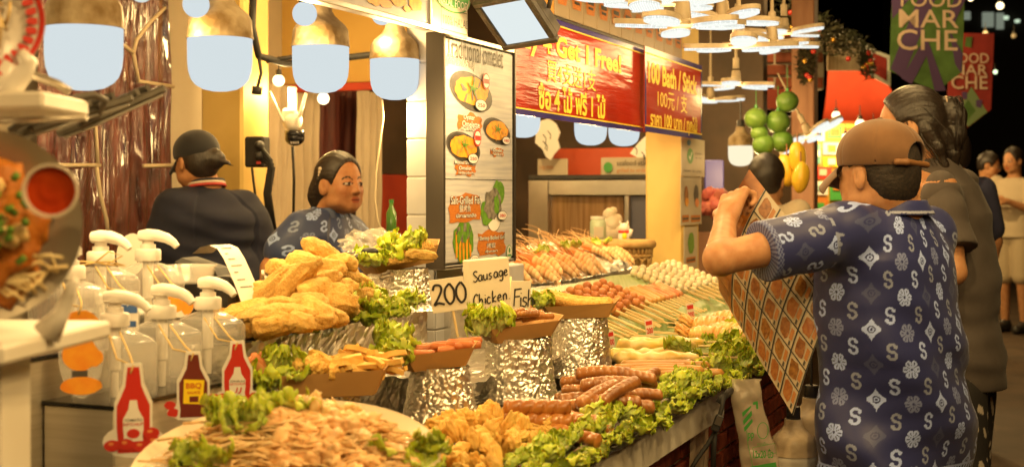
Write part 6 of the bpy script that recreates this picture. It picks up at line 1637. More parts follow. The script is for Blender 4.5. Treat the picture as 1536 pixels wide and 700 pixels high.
# ------------------------------------------------------------------ long-haired customer in the grey tee
def friend():
    f=(-.93,.36); R=basis(f); Y=4.15
    j=dict(head=P(1364,190,Y),neck=P(1394,243,Y),chest=P(1422,330,Y),pelvis=P(1432,560,Y),shL=P(1412,282,Y-.175),shR=P(1440,282,Y+.17),elL=P(1430,408,Y-.25),wrL=P(1345,425,Y-.20),elR=P(1440,410,Y+.2),wrR=P(1370,430,Y+.2),hipL=P(1425,590,Y-.08),hipR=P(1440,590,Y+.08))
    gx,gy=j['pelvis'].x,j['pelvis'].y
    for s_,sg in(('L',-1),('R',1)):
        b=R@np.array([sg*.10,0,0]); j['kn'+s_]=Vector((gx+b[0],gy+b[1],.45)); j['an'+s_]=Vector((gx+b[0],gy+b[1],.08))
    fw=R@np.array([0,1.,0])
    sp=dict(j=j,body=(f,),head_dir=((-.95,.30),-.12),handL=(fw+[0,0,-.1],(0,-1,.2),1,1,.4),handR=(fw,(0,1,.2),-1,1,.4),girth=1.0,hs=1.03)
    root=(gx,gy,0); o=make_person('man in a loose charcoal tee with long black hair tied back in a ponytail',root,sp,.006); J=sp['J']
    q=lambda px,py,Y: v3(P(px,py,Y))-v3(root)
    S=SDF(); S.loft([(q(1440,578,Y),.175,.135),(q(1438,500,Y),.175,.13),(q(1434,400,Y),.17,.125),(q(1428,320,Y),.165,.12),(q(1416,278,Y),.14,.10),(q(1404,252,Y),.085,.075),(q(1400,238,Y),.066,.064)],R,.03,2.3,folds(2.1,.010,((2,1,5),(-2,2,7))))
    S.ell(J['shL']-[0,0,.03],(.06,.06,.07),None,.05); S.ell(J['shR']-[0,0,.03],(.06,.06,.07),None,.05)
    e=J['shL']*.28+J['elL']*.72; S.plane(e,J['elL']-J['shL'],.003) if False else None
    V,Q=S.build(.0065); ob('shirt',np_mesh('shirt',V,Q,cloth('charcoal_tee',(.085,.070,.062),col2=(.066,.053,.046),nscale=12)),o)
    for s_ in 'LR':
        d=J['el'+s_]-J['sh'+s_]; S=SDF(); ff=folds(4.2,.010,((2,1,7),(-3,2,6))); S.chain([J['sh'+s_]+[0,0,.0]-d*.02,J['sh'+s_]+d*.3,J['sh'+s_]+d*.85],[.052,.064,.078],.02); S.plane(J['sh'+s_]+d*.70+[0,0,.0],d,.003)
        V,Q=S.build(.006,lambda X,Y,Z:ff(X,Y,Z)*.7); ob('sleeve',np_mesh('sleeve',V,Q,bpy.data.materials['charcoal_tee']),o)
    S=SDF()
    for s_ in 'LR': S.cone(J['hip'+s_],J['kn'+s_],.11,.10,.03); S.cone(J['kn'+s_],J['an'+s_]+[0,0,.02],.10,.085,.02)
    V,Q=S.build(.008); V,Q=subdiv(V,Q); me=np_mesh('trousers',V,Q,painted('patterned_cotton',rough=.8)); c=np.tile(np.array((.02,.018,.018)),(len(V),1)); a=np.arctan2(V[:,1]-J['pelvis'][1],V[:,0]-J['pelvis'][0]); pt=(np.sin(a*26+np.sin(V[:,2]*40)*2)+np.sin(V[:,2]*110+np.sin(a*14)*2)>.75)&(np.abs(((V[:,2]*7+a*.6)%1)-.5)<.3); c[pt]=(.45,.40,.34); paint(me,c); ob('trousers',me,o)
    for s_ in 'LR':
        S=SDF(); a=J['an'+s_]; S.cone(a+[0,0,-.035],a+R@np.array([0,.15,-.05]),.048,.040,.03); S.plane((0,0,.004),(0,0,-1)); V,Q=S.build(.008); ob('shoe',np_mesh('shoe',V,Q,m_black),o)
    def tail(S,T):
        pts=[T(0,-.100,.045),T(.0,-.122,.046),T(0,-.136,.015),T(0,-.132,-.04),T(0,-.112,-.095),T(0,-.090,-.14)]; S.chain(pts,[.022,.026,.030,.027,.020,.006],.02)
        S.chain([T(-.07,-.05,-.02),T(-.062,-.075,-.075),T(-.05,-.085,-.13),T(-.046,-.088,-.16)],[.020,.016,.011,.005],.02); S.chain([T(-.03,-.095,-.04),T(-.02,-.115,-.10),T(-.015,-.12,-.15)],[.022,.016,.005],.02)
    hair(o,sp,.0045,cut=0,back=-.10,extra=tail,puff=.010,fx=.112)
    T=lambda x,y,z: J['head']+sp['RH']@(np.array([x,y,z])*1.03)
    b=MB(); ce=Vector(T(0,-.115,.047)); ax=Vector(sp['RH'][:,1]); e1=Vector(sp['RH'][:,0]); e2=Vector(sp['RH'][:,2])
    b.tube([ce+(e1*math.cos(a)+e2*math.sin(a))*.027 for a in [i*2*PI/20 for i in range(21)]],.0055,8); b.obj('hair_tie',M('pale_hair_tie',(.38,.28,.2),.7),o,smooth=True)
    b=MB(); rg=random.Random(4)
    for i in range(70):
        x0=rg.uniform(-.03,.03); p=Vector((x0,-.125+rg.uniform(-.02,.01),.05+rg.uniform(-.02,.02))); q=[T(*p)]
        d=Vector((rg.uniform(-.3,.3),-.6,.1))
        for k in range(6): p=p+d*.022; d=Vector((d.x+rg.uniform(-.2,.2),d.y*.7+.16,d.z-.42)); q.append(T(*p))
        b.tube(q,.0011,4)
    for i in range(30):
        x0=rg.choice((-1,1))*.082; p=Vector((x0,rg.uniform(-.05,.02),rg.uniform(-.01,.05))); q=[T(*p)]
        for k in range(5): p=p+Vector((rg.uniform(-.004,.004),rg.uniform(-.02,.0),-.024)); q.append(T(*p))
        b.tube(q,.0011,4)
    b.obj('loose_strands',m_hair,o,smooth=True)
friend()

# ------------------------------------------------------------------ sellers
def polo(o,sp,root,rows,R,mat,seed,h=.006,sleeve=.6,rs=.068,amp=.005,extra=None,pattern=None,trim=None):
    J=sp['J']; S=SDF(); q=lambda px,py,Y: v3(P(px,py,Y))-v3(root)
    S.loft([(q(*r[:3]),r[3],r[4]) for r in rows],R,.03,2.3,folds(seed,amp,((2,1,6),(-3,2,8))))
    cu={}
    for s_ in 'LR':
        e=J['sh'+s_]*(1-sleeve)+J['el'+s_]*sleeve; cu[s_]=e; S.cone(J['sh'+s_]-[0,0,.010],e,rs,rs*1.06,.10)
    V,Q=S.build(h)
    if pattern is not None: V,Q=subdiv(V,Q)
    me=np_mesh('shirt',V,Q,mat)
    if pattern is not None: paint(me,pattern(V,J))
    s=ob('shirt',me,o)
    if trim is not None:
        for s_ in 'LR':
            d=J['el'+s_]-J['sh'+s_]; d/=np.linalg.norm(d); S=SDF()
            e=cu[s_]+d*rs*.72; b=MB(); dv=Vector(d); e1=dv.orthogonal().normalized(); e2=dv.cross(e1)
            for kk,(m_,off) in enumerate(((trim,0),)):
                b.tube([Vector(e)+(e1*math.cos(a)+e2*math.sin(a))*rs*.74 for a in [i*2*PI/24 for i in range(25)]],.006,6)
            b.obj('cuff',trim,o,smooth=True)
    return s
def seller_woman():
    Y=5.10; f=(.80,-.60); R=basis(f)
    j=dict(head=P(510,274,Y),neck=P(494,322,Y+.02),chest=P(490,385,Y+.03),pelvis=P(478,480,Y+.05),shL=P(522,342,Y+.18),shR=P(452,338,Y-.10),elR=P(408,402,Y-.16),wrR=P(398,455,Y-.24),elL=P(545,415,Y+.12),wrL=P(575,430,Y-.02),hipL=P(490,505,Y+.12),hipR=P(465,505,Y))
    gx,gy=j['pelvis'].x,j['pelvis'].y
    for s_,sg in(('L',-1),('R',1)):
        b=R@np.array([sg*.10,.05,0]); j['kn'+s_]=Vector((gx+b[0],gy+b[1],.40)); j['an'+s_]=Vector((gx+b[0],gy+b[1],.08))
    fw=R@np.array([0,1.,0])
    sp=dict(j=j,body=(f,),head_dir=((.72,-.69),.03,.0),handL=(fw,(0,0,1),1,.95,.5),handR=((.3,-.3,-.8),(-.7,-.5,0),1,.95,.5),girth=1.12,hs=1.0,nr=.050,skin=(.50,.25,.115))
    root=(gx,gy,0); o=make_person('woman in navy printed polo with tied-back hair looking right behind the counter',root,sp,.0042)
    pat=lambda V,J: shirt_pattern(np.arctan2(((V-J['chest'])@R)[:,0],((V-J['chest'])@R)[:,1])*.17+.03,V[:,2]*1.0,(.035,.055,.15),(.32,.44,.80),(.15,.20,.38),(.18,.24,.42))
    polo(o,sp,root,[(478,500,Y+.05,.20,.17),(484,440,Y+.04,.20,.165),(490,390,Y+.03,.19,.145),(492,352,Y+.02,.165,.11),(494,328,Y+.02,.10,.085),(494,316,Y+.02,.068,.064)],R,m_print_shirt,3.3,.0055,.62,.066,.008,pattern=pat)
    J=sp['J']; q=lambda px,py,Y: v3(P(px,py,Y))-v3(root)
    # collar halves and placket
    b=MB()
    S=SDF(); S.loft([(q(495,327,Y+.02),.090,.082),(q(495,316,Y+.02),.074,.070),(q(495,311,Y+.02),.070,.066)],R,.01); S.ell(q(495,306,Y+.02),(.062,.062,.06),R,.004,'s'); S.ell(v3(Vector(q(495,316,Y+.02)))+fw*.10,(.05,.05,.05),R,.004,'s')
    V,Q=S.build(.0045); me=np_mesh('collar',V,Q,m_print_shirt); paint(me,np.tile(np.array((.06,.08,.16)),(len(V),1))); ob('collar',me,o)
    for dz in (345,352):
        c=Vector(q(512,dz,Y-.10)); 
    def ext(S,T):
        S.chain([T(.0,-.09,.0),T(.01,-.105,-.05),T(.0,-.10,-.10),T(-.0,-.11,-.14)],[.045,.045,.035,.018],.03)
        S.ell(T(0,-.095,-.02),(.05,.03,.05),None,.03)
    hair(o,sp,.0042,cut=0,back=-.16,extra=ext,puff=.009,fx=.078)
    RH=sp['RH']; T=lambda x,y,z: J['head']+RH@np.array([x,y,z]); b=MB()
    for k in range(5): blob(b,T(.082-.002*k,-.015-.004*k,.052-.012*k),.009,None,1,.1)
    b.obj('hair_clip',M('pearl_clip',(.72,.60,.45),.3),o,smooth=True)
    m_tr=cloth('navy_trousers',(.02,.022,.035)); S=SDF()
    for s_ in 'LR': S.cone(J['hip'+s_],J['kn'+s_],.11,.085,.03); S.cone(J['kn'+s_],J['an'+s_]+[0,0,.02],.085,.07,.02)
    V,Q=S.build(.01); ob('trousers',np_mesh('trousers',V,Q,m_tr),o)
seller_woman()
def seller_man():
    Y=5.45; f=(-.62,.78); R=basis(f)
    j=dict(head=P(294,240,Y),neck=P(310,276,Y),chest=P(316,340,Y),pelvis=P(318,450,Y),shL=P(258,305,Y-.10),shR=P(366,305,Y+.12),elL=P(240,405,Y-.14),wrL=P(245,470,Y+.05),elR=P(402,395,Y+.12),wrR=P(398,450,Y+.25),hipL=P(300,480,Y-.05),hipR=P(336,480,Y+.05))
    gx,gy=j['pelvis'].x,j['pelvis'].y
    for s_,sg in(('L',-1),('R',1)):
        b=R@np.array([sg*.10,0,0]); j['kn'+s_]=Vector((gx+b[0],gy+b[1],.42)); j['an'+s_]=Vector((gx+b[0],gy+b[1],.08))
    fw=R@np.array([0,1.,0])
    sp=dict(j=j,body=(f,),head_dir=((-.72,.69),-.15),handL=(fw+[0,0,-.5],(-.7,-.5,.3),-1,.95,.5),handR=(fw+[0,0,-.5],(.7,.5,.3),1,.95,.5),girth=1.1,hs=.98,nr=.050,skin=(.50,.25,.115))
    root=(gx,gy,0); o=make_person('seller in black cap and plain navy polo seen from behind',root,sp,.006); J=sp['J']
    polo(o,sp,root,[(318,478,Y,.215,.17),(318,420,Y,.215,.165),(316,360,Y,.20,.15),(313,318,Y,.175,.12),(311,295,Y,.125,.09),(310,278,Y,.075,.068)],R,cloth('navy_polo',(.012,.014,.036),col2=(.010,.012,.028),nscale=9),5.1,.006,.66,.066,.013,trim=M('white_red_trim',(.60,.45,.40),.6,col2=(.5,.08,.05),nscale=60))
    q=lambda px,py,Y: v3(P(px,py,Y))-v3(root)
    for k,(m_,dz,rr) in enumerate(((M('red_trim',(.45,.05,.04),.6),.0,.076),(M('white_trim',(.6,.52,.45),.6),.010,.073),(M('navy_trim',(.02,.022,.04),.6),.020,.070))):
        b=MB(); ce=Vector(q(310,280,Y))+Vector((0,0,dz)); b.tube([ce+Vector(R@np.array([math.cos(a)*rr,math.sin(a)*rr*.92,-.012*math.sin(a)])) for a in [i*2*PI/28 for i in range(29)]],.0065,6); b.obj('collar_band',m_,o,smooth=True)
    def bun(S,T): S.ell(T(.02,-.105,-.015),(.045,.035,.042),None,.02); S.chain([T(.03,-.12,-.02),T(.06,-.14,-.035),T(.085,-.145,-.05)],[.012,.006,.002],.01)
    hair(o,sp,.0055,cut=0,back=-.085,extra=bun,puff=.006)
    RH=sp['RH']; c0=J['head']; T=lambda x,y,z: c0+RH@np.array([x,y,z])
    m_bc=M('black_cap_cotton',(.012,.012,.016),.8,bump=.3,bscale=300,bdist=.001,sheen=.2)
    S=SDF(); S.ell(T(0,-.008,.035),(.090,.107,.088),RH,.01); S.plane(T(0,-.02,.006),-RH[:,2]+RH[:,1]*.05,.003); V,Q=S.build(.005); cap_o=ob('cap',np_mesh('cap',V,Q,m_bc),o)
    S=SDF()
    for a in np.linspace(-.9,.9,9): S.cone(T(math.sin(a)*.075,.085*math.cos(a),.012-.02*a*a),T(math.sin(a)*.06,.085*math.cos(a)+.070,-.02-.022*a*a),.0075,.0065,.012)
    V,Q=S.build(.004); ob('brim',np_mesh('brim',V,Q,m_bc),cap_o)
    m_tr=cloth('dark_work_trousers',(.02,.02,.025)); S=SDF()
    for s_ in 'LR': S.cone(J['hip'+s_],J['kn'+s_],.11,.085,.03); S.cone(J['kn'+s_],J['an'+s_]+[0,0,.02],.085,.07,.02)
    V,Q=S.build(.01); ob('trousers',np_mesh('trousers',V,Q,m_tr),o)
seller_man()
# ------------------------------------------------------------------ people farther down the aisle
m_tee=cloth('white_tee',(.66,.60,.52)); m_jeans=cloth('olive_jeans',(.10,.085,.055),col2=(.07,.06,.04),nscale=8); m_beige=cloth('beige_shirt',(.50,.41,.28)); m_khaki=cloth('khaki_shorts',(.46,.37,.24)); m_navy=cloth('navy_uniform',(.03,.032,.075)); m_whiteshoe=M('white_shoe',(.6,.55,.48),.6)
o,sp=standing('young man in glasses, white tee and jeans looking at a phone',1481,247,12.7,(.75,-.66),1.7,m_tee,m_jeans,None,'phone',.95,m_whiteshoe,headf=(.85,-.5),tilt=-.25)
RH=sp['RH']; T=lambda x,y,z: Vector(sp['J']['head']+RH@np.array([x,y,z])); b=MB()
for x in(-1,1): b.tube([T(x*.032+.022*math.cos(a),.108,-.006+.019*math.sin(a)) for a in [i*2*PI/14 for i in range(15)]],.002,5); b.tube([T(x*.054,.105,-.004),T(x*.082,.0,-.004)],.002,5)
b.obj('spectacles',m_frame,o)
ph=MB(); ph.box((0,0,0),(.075,.15,.009),bev=.003); c=Vector(sp['J']['wrR']*.5+sp['J']['wrL']*.5)+o.location+Vector((.10,-.10,.07)); pho=ph.obj('phone',m_black,None,loc=c,rot=(.6,.2,.7)); tag(pho,'dark phone held by the young man in the white tee','phone')
standing('young man in a beige shirt and khaki shorts at the right edge of the photo',1521,240,12.5,(-.75,-.66),1.7,m_beige,m_khaki,None,'phone',1.05,m_black,headf=(-.85,-.5),tilt=-.12,shorts=True)
standing('person in a navy uniform shirt almost hidden behind the man in the charcoal tee',1430,230,6.8,(-.2,.98),1.7,m_navy,m_jeans,None,'down',1.1,m_black)
standing('woman with black hair and beige top by the fruit stall',1150,268,6.4,(.30,.95),1.6,m_beige,m_jeans,None,'down',1.0,m_black,headf=(.45,.9),hairlong=True)
# ================================================================== left foreground display
m_ledge=M('white_ledge',(.74,.70,.62),.45,col2=(.66,.6,.5),nscale=6,bump=.05)
m_steelwarm=M('dull_steel',(.62,.54,.42),.35,.55,col2=(.42,.37,.3),nscale=9)
m_glaze=M('white_glaze',(.76,.70,.62),.25)
m_omel=M('fried_omelette',(.68,.25,.03),.5,col2=(.42,.12,.012),nscale=26,ncon=.2,bump=.8,bscale=60,bdist=.006,sss=.1)
m_green=M('spring_onion',(.18,.34,.04),.5,col2=(.10,.22,.02),nscale=30,var=.2)
m_noodle=M('pale_noodle',(.76,.62,.34),.45,col2=(.72,.5,.2),nscale=15,var=.1)
m_musselmeat=M('mussel_meat',(.72,.52,.22),.45,col2=(.55,.33,.10),nscale=25,bump=.3,bscale=50,var=.15,sss=.15)
d=thing('display_shelf','white display shelf in the left foreground below the omelette dish','shelf',P(60,500,1.58))
o0=d.location
b=MB(); b.box(P(-32,510,1.62)-o0,(.21,.30,.022),Matrix.Rotation(-.1,3,'Z'),bev=.004); b.obj('ledge',m_ledge,d)
b=MB(); c=P(-8,512,1.60)-o0; b.box(c+Vector((0,0,-.22)),(.052,.10,.42),bev=.003); b.obj('post',m_ledge,d)
# omelette dish standing on edge
cen=P(-28,337,1.55); nrm=Vector((.42,-.88,.22)).normalized(); dm=frame(cen,Vector((0,0,1)).cross(nrm),Vector((0,0,1)))
di=thing('omelette_dish','steel dish with fried mussel omelette propped upright at the left edge','dish',mat=dm)
R=.112
b=MB(); b.lathe([(.001,-.012),(R*.6,-.012),(R*.72,-.006),(R*.95,.008),(R*1.0,.011),(R*1.0,.006),(R*.72,-.010),(R*.6,-.016),(.001,-.016)],56,cap0=False,cap1=False); b.obj('plate',m_steelwarm,di,auto=50)
b=MB(); blob(b,(-.012,-.004,.002),(R*.72,R*.80,.026),None,4,.35,2.6,3,.18,7); b.obj('omelette',m_omel,di,smooth=True)
rg=random.Random(5)
for i in range(16):
    b=MB(); a=rg.uniform(0,2*PI); r_=rg.uniform(0,.055); blob(b,(r_*math.cos(a)-.01,r_*math.sin(a)*1.2,.026+rg.uniform(0,.006)),(.012,.009,.007),Matrix.Rotation(a,3,'Z'),2,.3,2,i); b.obj('mussel',m_musselmeat,di,smooth=True)
for i in range(26):
    b=MB(); a=rg.uniform(0,2*PI); r_=rg.uniform(0,.05); q=Vector((r_*math.cos(a)+.012,r_*math.sin(a)*1.2,.034+rg.uniform(0,.006))); b.tube([q,q+Vector((rg.uniform(-.008,.008),rg.uniform(-.008,.008),.004))],.0042,7); b.obj('spring_onion_ring',m_green,di,smooth=True)
for i in range(14):
    b=MB(); a=rg.uniform(-1.9,-.2); q=Vector((.062*math.cos(a),.070*math.sin(a),.015)); b.tube([q,q+Vector((rg.uniform(.01,.03),rg.uniform(-.02,.012),.004)),q+Vector((rg.uniform(.03,.045),rg.uniform(-.02,.01),-.003))],.0024,6); b.obj('bean_sprout',m_noodle,di,smooth=True)
cc=P(76,286,1.47); sc_=thing('sauce_cup','clear cup of red chilli sauce fixed to the rim of the omelette dish','sauce cup',mat=frame(cc,Vector((0,0,1)).cross(Vector((.18,-.93,.25))),Vector((0,0,1))))
Rc=.030
b=MB(); b.lathe([(Rc*.7,-.028),(Rc*.94,-.002),(Rc*1.0,0),(Rc*1.0,.004),(Rc*.90,.004),(Rc*.88,-.002),(Rc*.66,-.026)],36); b.obj('cup',M('frosted_plastic_cup',(.82,.72,.58),.3,alpha=.7),sc_,auto=40)
b=MB(); b.grid(30,9,lambda u,v:Vector((Rc*.885*v*math.cos(2*PI*u),Rc*.885*v*math.sin(2*PI*u),-.004+.0012*N((u*5*v,v*4,1))-.001*(1-v))),closed=True); b.obj('sauce',m_sauce,sc_,smooth=True)
# ceramic foot under the dish
b=MB(); b.tube([P(70,500,1.58),P(92,470,1.58),P(104,440,1.58),P(112,420,1.57)],[.018,.010,.008,.006],10); tag(b.obj('plate_easel',m_glaze,smooth=True),'white curved easel foot under the omelette dish','easel')
# upper shelf, patterned plate and its stand
us=thing('upper_shelf','narrow white upper shelf with a metal edge above the omelette dish','shelf',P(40,160,1.72)); o0=us.location
b=MB(); b.box(P(-14,160,1.74)-o0,(.20,.18,.022),Matrix.Rotation(.0,3,'Z')@Matrix.Rotation(-.03,3,'Y'),bev=.004); b.obj('ledge',m_ledge,us)
b=MB(); b.tube([P(-20,182,1.68)-o0,P(130,177,1.70)-o0],.004,6); b.obj('rod',m_steelwarm,us,smooth=True); b=MB(); b.tube([P(30,106,1.8)-o0,P(86,126,1.8)-o0,P(104,138,1.8)-o0],.006,8); b.obj('rod',m_steelwarm,us,smooth=True)
cen=P(-26,28,1.66); nrm=Vector((.45,-.88,.12)).normalized(); pm=frame(cen,Vector((0,0,1)).cross(nrm),Vector((0,0,1)))
pl=thing('patterned_plate','red-rimmed white patterned plate of noodles at the top left corner','plate',mat=pm); R=.074
b=MB(); b.lathe([(.001,-.008),(R*.6,-.008),(R*.95,.005),(R,.007),(R,.003),(R*.6,-.012),(.001,-.012)],48,cap0=False,cap1=False); b.obj('plate',m_glaze,pl,auto=50)
b=MB(); b.lathe([(R*.90,.0045),(R*.985,.0078)],60,cap0=False,cap1=False); b.obj('red_rim',m_red_ink,pl)
b=MB()
for i in range(30):
    a=2*PI*i/30; b.ell(R*.80*math.cos(a),R*.80*math.sin(a),.0085,.005,.0022+i*1e-5,n=10,jag=.15,seed=i,rot=a)
b.obj('scroll_print',m_red_ink,pl)
rg=random.Random(9)
for i in range(40):
    b=MB(); a=rg.uniform(0,6); q=Vector((rg.uniform(-.03,.03),rg.uniform(-.03,.035),rg.uniform(0,.014))); b.tube([q,q+Vector((.012*math.cos(a),.014,.005)),q+Vector((.02*math.cos(a),.026*math.sin(a),.0))],.0022,6); b.obj('noodle',m_noodle,pl,smooth=True)
b=MB()
b.tube([P(10,150,1.68),P(18,126,1.68),P(34,108,1.68),P(42,92,1.68),P(30,80,1.67)],[.020,.016,.014,.012,.008],12); b.tube([P(-10,150,1.68),P(4,120,1.68),P(20,95,1.68)],[.02,.018,.014],12); tag(b.obj('plate_stand',m_glaze,smooth=True),'white scrolled plate stand under the patterned plate','stand')
# two dark slim floodlights under the first big bulb
def slim_flood(p0,p1,label):
    a,b_=p0,p1; L=(b_-a).length; ux=(b_-a).normalized(); m=frame(a.lerp(b_,.5),ux,Vector((-.05,.10,.99)))
    r=thing('slim_floodlight',label,'floodlight',mat=m,group='slim dark floodlights')
    b=MB(); b.box((0,0,0),(L,.012,.085),bev=.003); b.obj('housing',m_fl,r)
    b=MB(); b.box((0,-.008,0),(L*.92,.006,.074),bev=.002); b.obj('lens',M('grey_lens',(.35,.33,.3),.2),r)
    b=MB()
    for i in range(7): b.box((-L*.36+i*L*.12,.010,0),(.006,.012,.06))
    b.obj('fins',m_fl,r)
slim_flood(P(26,200,1.86),P(178,152,1.98),'slim dark floodlight seen edge-on under the biggest hanging bulb, left one')
slim_flood(P(100,196,2.02),P(232,138,2.12),'slim dark floodlight reaching farther right under the biggest hanging bulb')
b=MB(); b.tube([P(14,196,1.84),P(60,170,1.84),P(100,150,1.86),P(140,142,1.88),P(158,150,1.9),P(146,172,1.92),P(124,184,1.93)],.0055,8); tag(b.obj('lamp_cable',M('grey_cable',(.10,.085,.07),.5),smooth=True),'grey cable looped over the slim floodlights','cable')

# ------------------------------------------------------------------ salad platter in the near foreground
sp_c=P(432,716,2.02)
pt=thing('salad_platter','big oval cream platter of mussel and noodle salad in the near foreground','platter',sp_c,0); pt.rotation_euler=(.30,-.03,.05)
a_,c_=.232,.205
b=MB(); b.lathe([(.001,0),(.72,.0),(.80,.006),(.97,.026),(1.0,.030),(1.0,.026),(.80,.0),(.72,-.006),(.001,-.006)],64,cap0=False,cap1=False)
b.v=[(x*a_,y*c_,z) for x,y,z in b.v]; b.obj('plate',M('cream_melamine',(.74,.62,.44),.3),pt,auto=50)
PMX=Matrix.Translation(sp_c)@pt.rotation_euler.to_matrix().to_4x4()
def heap(x,y): return .012+.060*max(0,1-(x/.19)**2-(y/.165)**2)**.7
def on_platter(x,y,dz=0): return PMX@Vector((x,y,heap(x,y)+dz))
rg=random.Random(21)
b=MB(); b.grid(40,40,lambda u,v:Vector(((u-.5)*.36,(v-.5)*.31,heap((u-.5)*.36,(v-.5)*.31)-.010+.010*N((u*9,v*9,2))))); m_strip=M('shredded_papaya',(.84,.62,.34),.45,col2=(.78,.46,.17),nscale=40,bump=.6,bscale=80,bdist=.004,sss=.1); b.obj('salad_mound',m_strip,pt,smooth=True)
MUS=[]
for i in range(4):
    b=MB(); blob(b,(0,0,0),(.015,.010,.008),None,3,.45,2,i,.15,6); MUS.append(b.mesh('mussel',m_musselmeat,True))
for i in range(95):
    x=rg.uniform(-.055,.115); y=rg.uniform(.045,.135)
    place('mussel',rg.choice(MUS),on_platter(x,y,.004+rg.uniform(0,.022)*(1-abs(x-.03)/.1)),(rg.uniform(0,6),rg.uniform(0,6),rg.uniform(0,6)),'shelled beige mussel heaped at the back of the salad platter','mussel','mussels on the salad platter',rg.uniform(.8,1.25))
m_shr=M('seafood_chunk',(.84,.56,.28),.45,col2=(.74,.38,.13),nscale=30,ncon=.3,var=.15,coat=.15,bump=.4,bscale=70,bdist=.004,sss=.15)
SHR=[]
for i in range(6):
    b=MB(); blob(b,(0,0,0),(.021,.013,.011),None,3,.5,1.9,i*2.3,.2,5); SHR.append(b.mesh('seafood_chunk',m_shr,True))
for i in range(110):
    x=rg.uniform(-.02,.19); y=rg.uniform(-.17,.07)
    place('seafood_chunk',rg.choice(SHR),on_platter(x,y,.002+rg.uniform(0,.012)),(rg.uniform(-.7,.7),rg.uniform(-.7,.7),rg.uniform(0,6)),'pale orange seafood chunk on the right side of the salad platter','seafood','seafood chunks on the salad platter',rg.uniform(.7,1.2))
b=MB()
for i in range(700):
    x=rg.uniform(-.17,.16); y=rg.uniform(-.17,.07); p=on_platter(x,y,rg.uniform(-.002,.018)); a=rg.uniform(-.9,1.4); L=rg.uniform(.02,.045)
    d=Vector((math.cos(a),math.sin(a)*.6,rg.uniform(-.2,.2))); n_=Vector((rg.uniform(-.4,.4),rg.uniform(-.4,.4),rg.uniform(0,.6)))
    b.tube([p-d*L-n_*.004,p-d*L*.4+n_*.006,p+d*L*.3+n_*.008,p+d*L-n_*.006],rg.uniform(.0014,.0024),5)
tag(b.obj('papaya_shreds',m_strip,smooth=True),'orange papaya and carrot shreds heaped over the salad platter','salad shreds',kind='stuff')
for x0,y0,n in ((-.10,.06,8),(-.03,.07,4),(-.12,-.06,8),(.005,.09,3),(.19,-.03,5),(.215,.02,4),(-.05,.0,4),(.04,.05,2)):
    for i in range(n): lettuce(on_platter(x0+rg.uniform(-.025,.025),y0+rg.uniform(-.025,.025),.010),rg.uniform(0,6),.3+rg.uniform(-.5,.5),'green leaf tucked into the salad platter','greens on the salad platter',rg.uniform(.45,.75))
# clear film bag on the left rim of the platter
b=MB()
def film(u,v):
    a=2*PI*u; r_=math.sin(PI*max(.03,min(.97,v)))**.55; k=1+.25*N((v*4,math.cos(a),math.sin(a)),1.5,3)
    return Vector((-.215+.135*v,-.03+.125*v+.052*r_*math.cos(a)*k,.034+.014*v+.010*r_*math.sin(a)*k))
b.grid(26,30,film,closed=True); o=b.obj('film_bag',M('clear_film',(.80,.70,.52),.2,alpha=.55,spec=.8,bump=.6,bscale=40,bdist=.006),smooth=True); o.matrix_world=PMX; tag(o,'clear film bag of pale slices lying on the left rim of the salad platter','bag')
# ------------------------------------------------------------------ receipt printer, paper, tubs behind the bottles
pr=thing('receipt_printer','black receipt printer with a long curl of white paper behind the sauce bottles','printer',P(318,440,2.85),-ANG+.2); 
b=MB(); b.box((0,0,-.01),(.15,.13,.10),bev=.012); b.obj('body',m_black,pr)
b=MB(); b.box((-.02,-.0,.052),(.10,.10,.03),Matrix.Rotation(.3,3,'Y'),bev=.012); b.obj('lid',m_rubber,pr)
o0=pr.matrix_world.inverted() if False else Matrix.Translation(pr.location)@Matrix.Rotation(-ANG+.2,4,'Z'); inv=o0.inverted()
b=MB(); pp=[(300,380,2.86),(312,370,2.84),(326,367,2.82),(338,372,2.80),(348,388,2.79),(357,408,2.78),(366,430,2.77),(374,452,2.76)]
pa=[inv@(P(*q)+Vector((-.012,-.022,0))) for q in pp]; pb_=[inv@(P(*q)+Vector((.020,.032,.0))) for q in pp]
b.add(pa+pb_,[(i,i+1,len(pp)+i+1,len(pp)+i) for i in range(len(pp)-1)]); po=b.obj('receipt',M('receipt_paper',(.72,.68,.62),.7),pr,smooth=True)
b=MB()
for k in range(9):
    i=2+k*.5; i0=int(i); f_=i-i0
    if i0+1>=len(pp): break
    A=pa[i0].lerp(pa[i0+1],f_); Bq=pb_[i0].lerp(pb_[i0+1],f_); dd=(pa[i0+1]-pa[i0]).normalized()*.0022; up=Vector((-.0,-.001,.0012)); b.add([A.lerp(Bq,.2)+up,A.lerp(Bq,.2+.5*((k*.37)%1+.2))+up,A.lerp(Bq,.2+.5*((k*.37)%1+.2))+dd+up,A.lerp(Bq,.2)+dd+up],[(0,1,2,3)])
b.obj('receipt_print',m_softblack,pr)
b=MB(); b.lathe([(.042,0),(.050,.032),(.054,.034),(.054,.037),(.048,.036),(.040,.003)],36); tag(b.obj('plastic_tub',m_cup,smooth=True,loc=P(286,424,2.72)),'clear round plastic tub in front of the receipt printer','tub')
b=MB(); b.prism([(.030*math.cos(a)*1.0,.045*math.sin(a)) for a in [i*2*PI/24 for i in range(24)]],-.002,.002); o=b.obj('white_scoop',m_ledge,loc=P(197,382,2.8),rot=(PI/2,.1,.2)); tag(o,'white rounded plastic scoop behind the right back sauce bottle','scoop')
b=MB(); b.grid(14,10,lambda u,v:Vector(P(392+34*u,405+34*v-8*u*math.sin(9*u),2.98+.05*N((u*4,v*3,2))))); tag(b.obj('greaseproof_paper',M('greaseproof',(.74,.68,.58),.6),smooth=True),'crinkled white greaseproof paper at the left of the breaded fish','paper')
